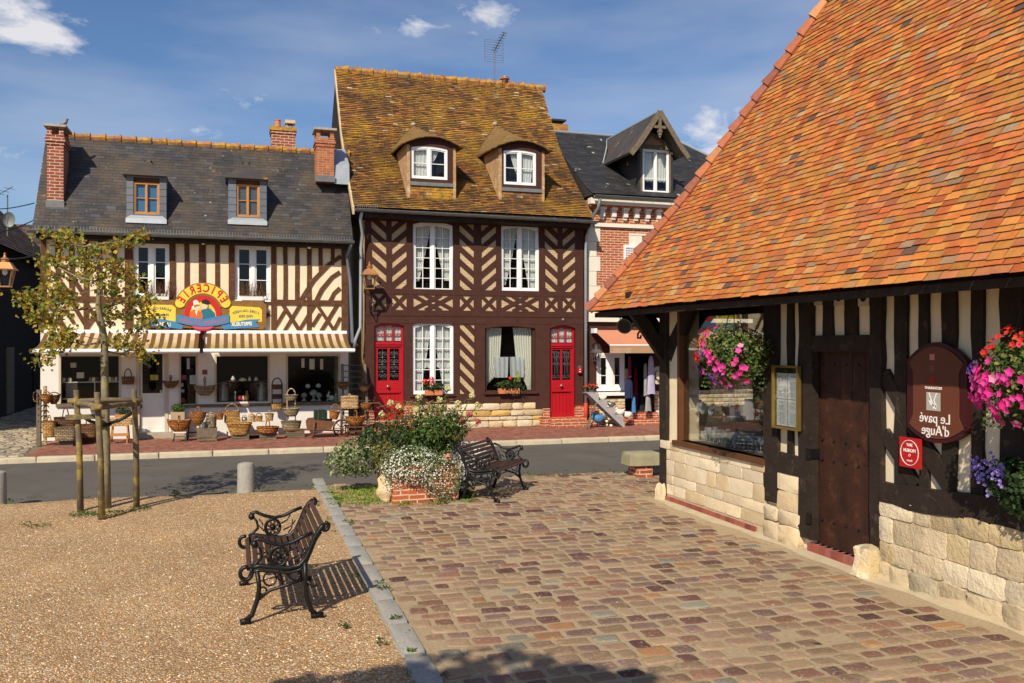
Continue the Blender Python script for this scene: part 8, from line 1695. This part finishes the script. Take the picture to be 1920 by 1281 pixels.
plant('fountain_grass', 'thin brownish grass plumes arching above the planter', (2.4, 12.3, .7), [('blades', straw, lambda m: [(lambda b, e: m.tube([(b, 12.3, .7), (b+e*.4, 12.25, 1.1), (b+e*.8, 12.2, 1.28), (b+e*1.35, 12.15, 1.22+R.uniform(-.06, .1))], [.003, .003, .007, .002], 3))(2.45+R.uniform(-.25, .35), R.uniform(-.5, .4)) for _ in range(24)])])
# ================================================================== HANGING BASKETS
def hbasket(label, c, s, pinks, reds, purples, seed, hook):
    b = thing('hanging_basket', label, 'hanging basket', c, 'flowering hanging baskets on the restaurant')
    MB().lathe((c[0], c[1], c[2]-.16*s), [(.02*s, 0), (.14*s, .03*s), (.19*s, .11*s), (.20*s, .16*s)], 16).build('basket', black_paint, b, True)
    mb = MB()
    for k in range(3): a = k*2.1; mb.tube([(c[0]+.19*s*math.cos(a), c[1]+.19*s*math.sin(a), c[2]), hook], .005, 4)
    mb.build('chain', black_iron, b, True)
    mb = MB(); scatter_leaves(mb, (c[0], c[1], c[2]+.02*s), .36*s, .38*s, .32*s, int(2100*s), .042, .7, .2, .35)
    for _ in range(50):
        a = R.uniform(0, 6.28); p = Vector((c[0]+.3*s*math.cos(a), c[1]+.34*s*math.sin(a), c[2]-.1*s))
        for k in range(6): mb.leaf(p+Vector((R.uniform(-.03, .03), R.uniform(-.03, .03), -k*.045)), Vector((R.uniform(-1, 1), R.uniform(-1, 1), .3)), .035, .6)
    mb.build('foliage', leaf_green, b, recalc=False)
    mb = MB(); scatter_leaves(mb, (c[0], c[1], c[2]+.05*s), .40*s, .42*s, .34*s, int(450*s), .035, .6, .2, .7); mb.build('sprigs', leaf_olive, b, recalc=False)
    for nm, mat, spots, r_ in (('pink_petunias', petal_pink, pinks, .036), ('red_geraniums', petal_red, reds, .022), ('purple_lobelia', petal_purple, purples, .016)):
        mb = MB()
        for dy, dz, n_, sp_ in spots:
            for _ in range(int(n_*PK)):
                yy = dy*s+R.gauss(0, sp_); zz_ = dz*s+R.gauss(0, sp_); q = 1-min(.98, (yy/(.44*s))**2+(zz_/(.38*s))**2); xx = -.38*s*math.sqrt(q)+R.uniform(-.03, .02); n = Vector((xx*1.4-.1, yy, zz_+.04)).normalized()
                mb.flower((c[0]+xx, c[1]+yy, c[2]+zz_), n+Vector((R.uniform(-.3, .3),)*3), r_*R.uniform(.8, 1.15))
        if mb.v: mb.build(nm, mat, b, recalc=False)
    return b
cy_, cz_ = onX(1376, 668, 5.12)
PK = .7
hbasket('hanging basket of pink petunias in front of the restaurant window', (5.12, cy_, cz_), 1., [(-.12, -.02, 12, .05), (-.2, -.10, 14, .06), (-.3, -.2, 12, .06), (-.35, -.08, 6, .05), (-.14, -.28, 7, .04), (.0, .22, 5, .05), (-.05, .12, 5, .03), (.2, .0, 4, .05), (.08, -.12, 2, .04), (-.4, .05, 3, .04)],
        [(.17, .25, 30, .035), (.36, .12, 34, .035), (.26, .0, 26, .03), (.15, -.02, 30, .03), (.45, .0, 14, .02), (.3, .16, 20, .03)], [(.27, -.14, 40, .03), (.0, .03, 26, .03), (-.08, -.22, 30, .03), (.33, -.22, 20, .03)], 1, (5.12, cy_, 2.62))
cy_, cz_ = onX(1935, 712, 5.2)
hbasket('hanging basket of pink petunias at the right edge of the photograph', (5.2, cy_, cz_), .92, [(.18, -.02, 22, .07), (.12, -.14, 18, .06), (.25, -.1, 14, .05), (.02, -.05, 16, .08), (.0, -.22, 12, .06), (.12, .06, 10, .05), (-.15, -.1, 20, .08), (.1, -.32, 5, .04)], [(.14, .34, 26, .03), (.12, .22, 18, .025), (-.1, .3, 14, .035)], [(.28, .1, 30, .03)], 2, (5.2, cy_, 2.62))
cy_, cz_ = onX(1900, 905, 5.38)
plant('wall_trough', 'shaded wall trough of purple flowers under the right hanging basket', (5.4, cy_, cz_), [('foliage', leaf_dark, multi(cloud((5.40, cy_, cz_+.02), .10, .30, .16, 900, .045), cloud((5.38, cy_-.1, cz_-.12), .08, .22, .14, 400, .04))), ('purple_blossoms', M('violet_petal', (.28, .20, .55), .6, sub=.2), lambda m: [m.flower((5.29, cy_+R.uniform(.0, .30), cz_+R.gauss(.07, .05)), Vector((-1, R.uniform(-.5, .5), .4)), .016) for _ in range(90)]), ('trough', black_paint, lambda m: m.box(5.34, 5.52, cy_-.3, cy_+.26, cz_-.06, cz_+.02))])
# ================================================================== WEEDS
wd_ = MB()
def weed(x, y, n_, r_, h_, m=wd_):
    for _ in range(n_):
        a = R.uniform(0, 6.28); q = r_*math.sqrt(R.random()); bx, by = x+q*math.cos(a), y+q*math.sin(a); m.leaf((bx, by, R.uniform(.01, h_)), Vector((R.uniform(-1, 1), R.uniform(-1, 1), R.uniform(.2, 1.2))), R.uniform(.02, .045), .45)
for px, py, n_, r_ in ((155, 967, 160, .16), (205, 966, 170, .2), (262, 958, 120, .15), (330, 928, 60, .1), (75, 990, 50, .12), (48, 986, 30, .08), (645, 1178, 30, .05), (612, 928, 60, .1), (630, 950, 50, .08), (655, 983, 50, .08), (625, 940, 60, .12), (718, 1110, 60, .07), (712, 1098, 40, .06), (742, 1167, 50, .05), (716, 1210, 30, .04), (772, 1230, 20, .03), (1000, 893, 40, .2), (1060, 890, 40, .25), (1130, 886, 50, .2), (20, 944, 30, .06)):
    x, y = onG(px, py); weed(x, y, n_, r_, .05)
for _ in range(26): weed(R.uniform(1.02, 1.3), R.uniform(4, 13), 9, .04, .03)
for _ in range(60): weed(R.uniform(-6, 9), RY0-R.uniform(0, .12), 12, .12, .03)
tag(wd_.build('kerb_weeds', leaf_green, None, recalc=False), kind='stuff')
wd_ = MB()
for _ in range(150): x, y = R.uniform(1.15, 1.95)+0, R.uniform(11.5, 12.9); weed(x+R.uniform(0, .1), y, 16, .09, .035, wd_)
for _ in range(30): weed(R.uniform(1.9, 3.1), R.uniform(11.25, 11.45), 12, .06, .035, wd_)
tag(wd_.build('ground_cover', M('lawn_leaf', (.16, .26, .03), .7, .2, 6, pal=[((.13, .24, .03), 3), ((.24, .33, .04), 2), ((.34, .34, .05), 1)], sub=.2), None, recalc=False), kind='stuff')
# ================================================================== TREE BEHIND THE PHOTOGRAPHER (its shade falls across the near edge)
bt = thing('plane_tree', 'broad leafy tree standing behind the photographer, seen only by its shade', 'tree', (-3.3, -.9, 0))
MB().tube([(-3.6, -1.2, 0), (-3.5, -1.1, 2.2), (-3.0, -.6, 4.0), (-2.4, .4, 4.9)], [.16, .13, .09, .03], 8).build('trunk', bark, bt, True)
mb = MB()
for cx_, cy_, cz_, r_, n_ in ((-2.75, 1.15, 4.4, .35, 330), (-2.2, 1.2, 4.4, .30, 260), (-3.1, 1.05, 4.4, .3, 240), (-1.15, .85, 4.4, .33, 300), (-.8, .75, 4.4, .25, 160), (-2.2, .4, 4.9, .8, 800), (-3.4, -.8, 4.8, .9, 800)): scatter_leaves(mb, (cx_, cy_, cz_), r_, r_*.7, r_*.6, n_, .14, .8, .3, .1)
mb.build('crown', leaf_aut, bt, recalc=False)
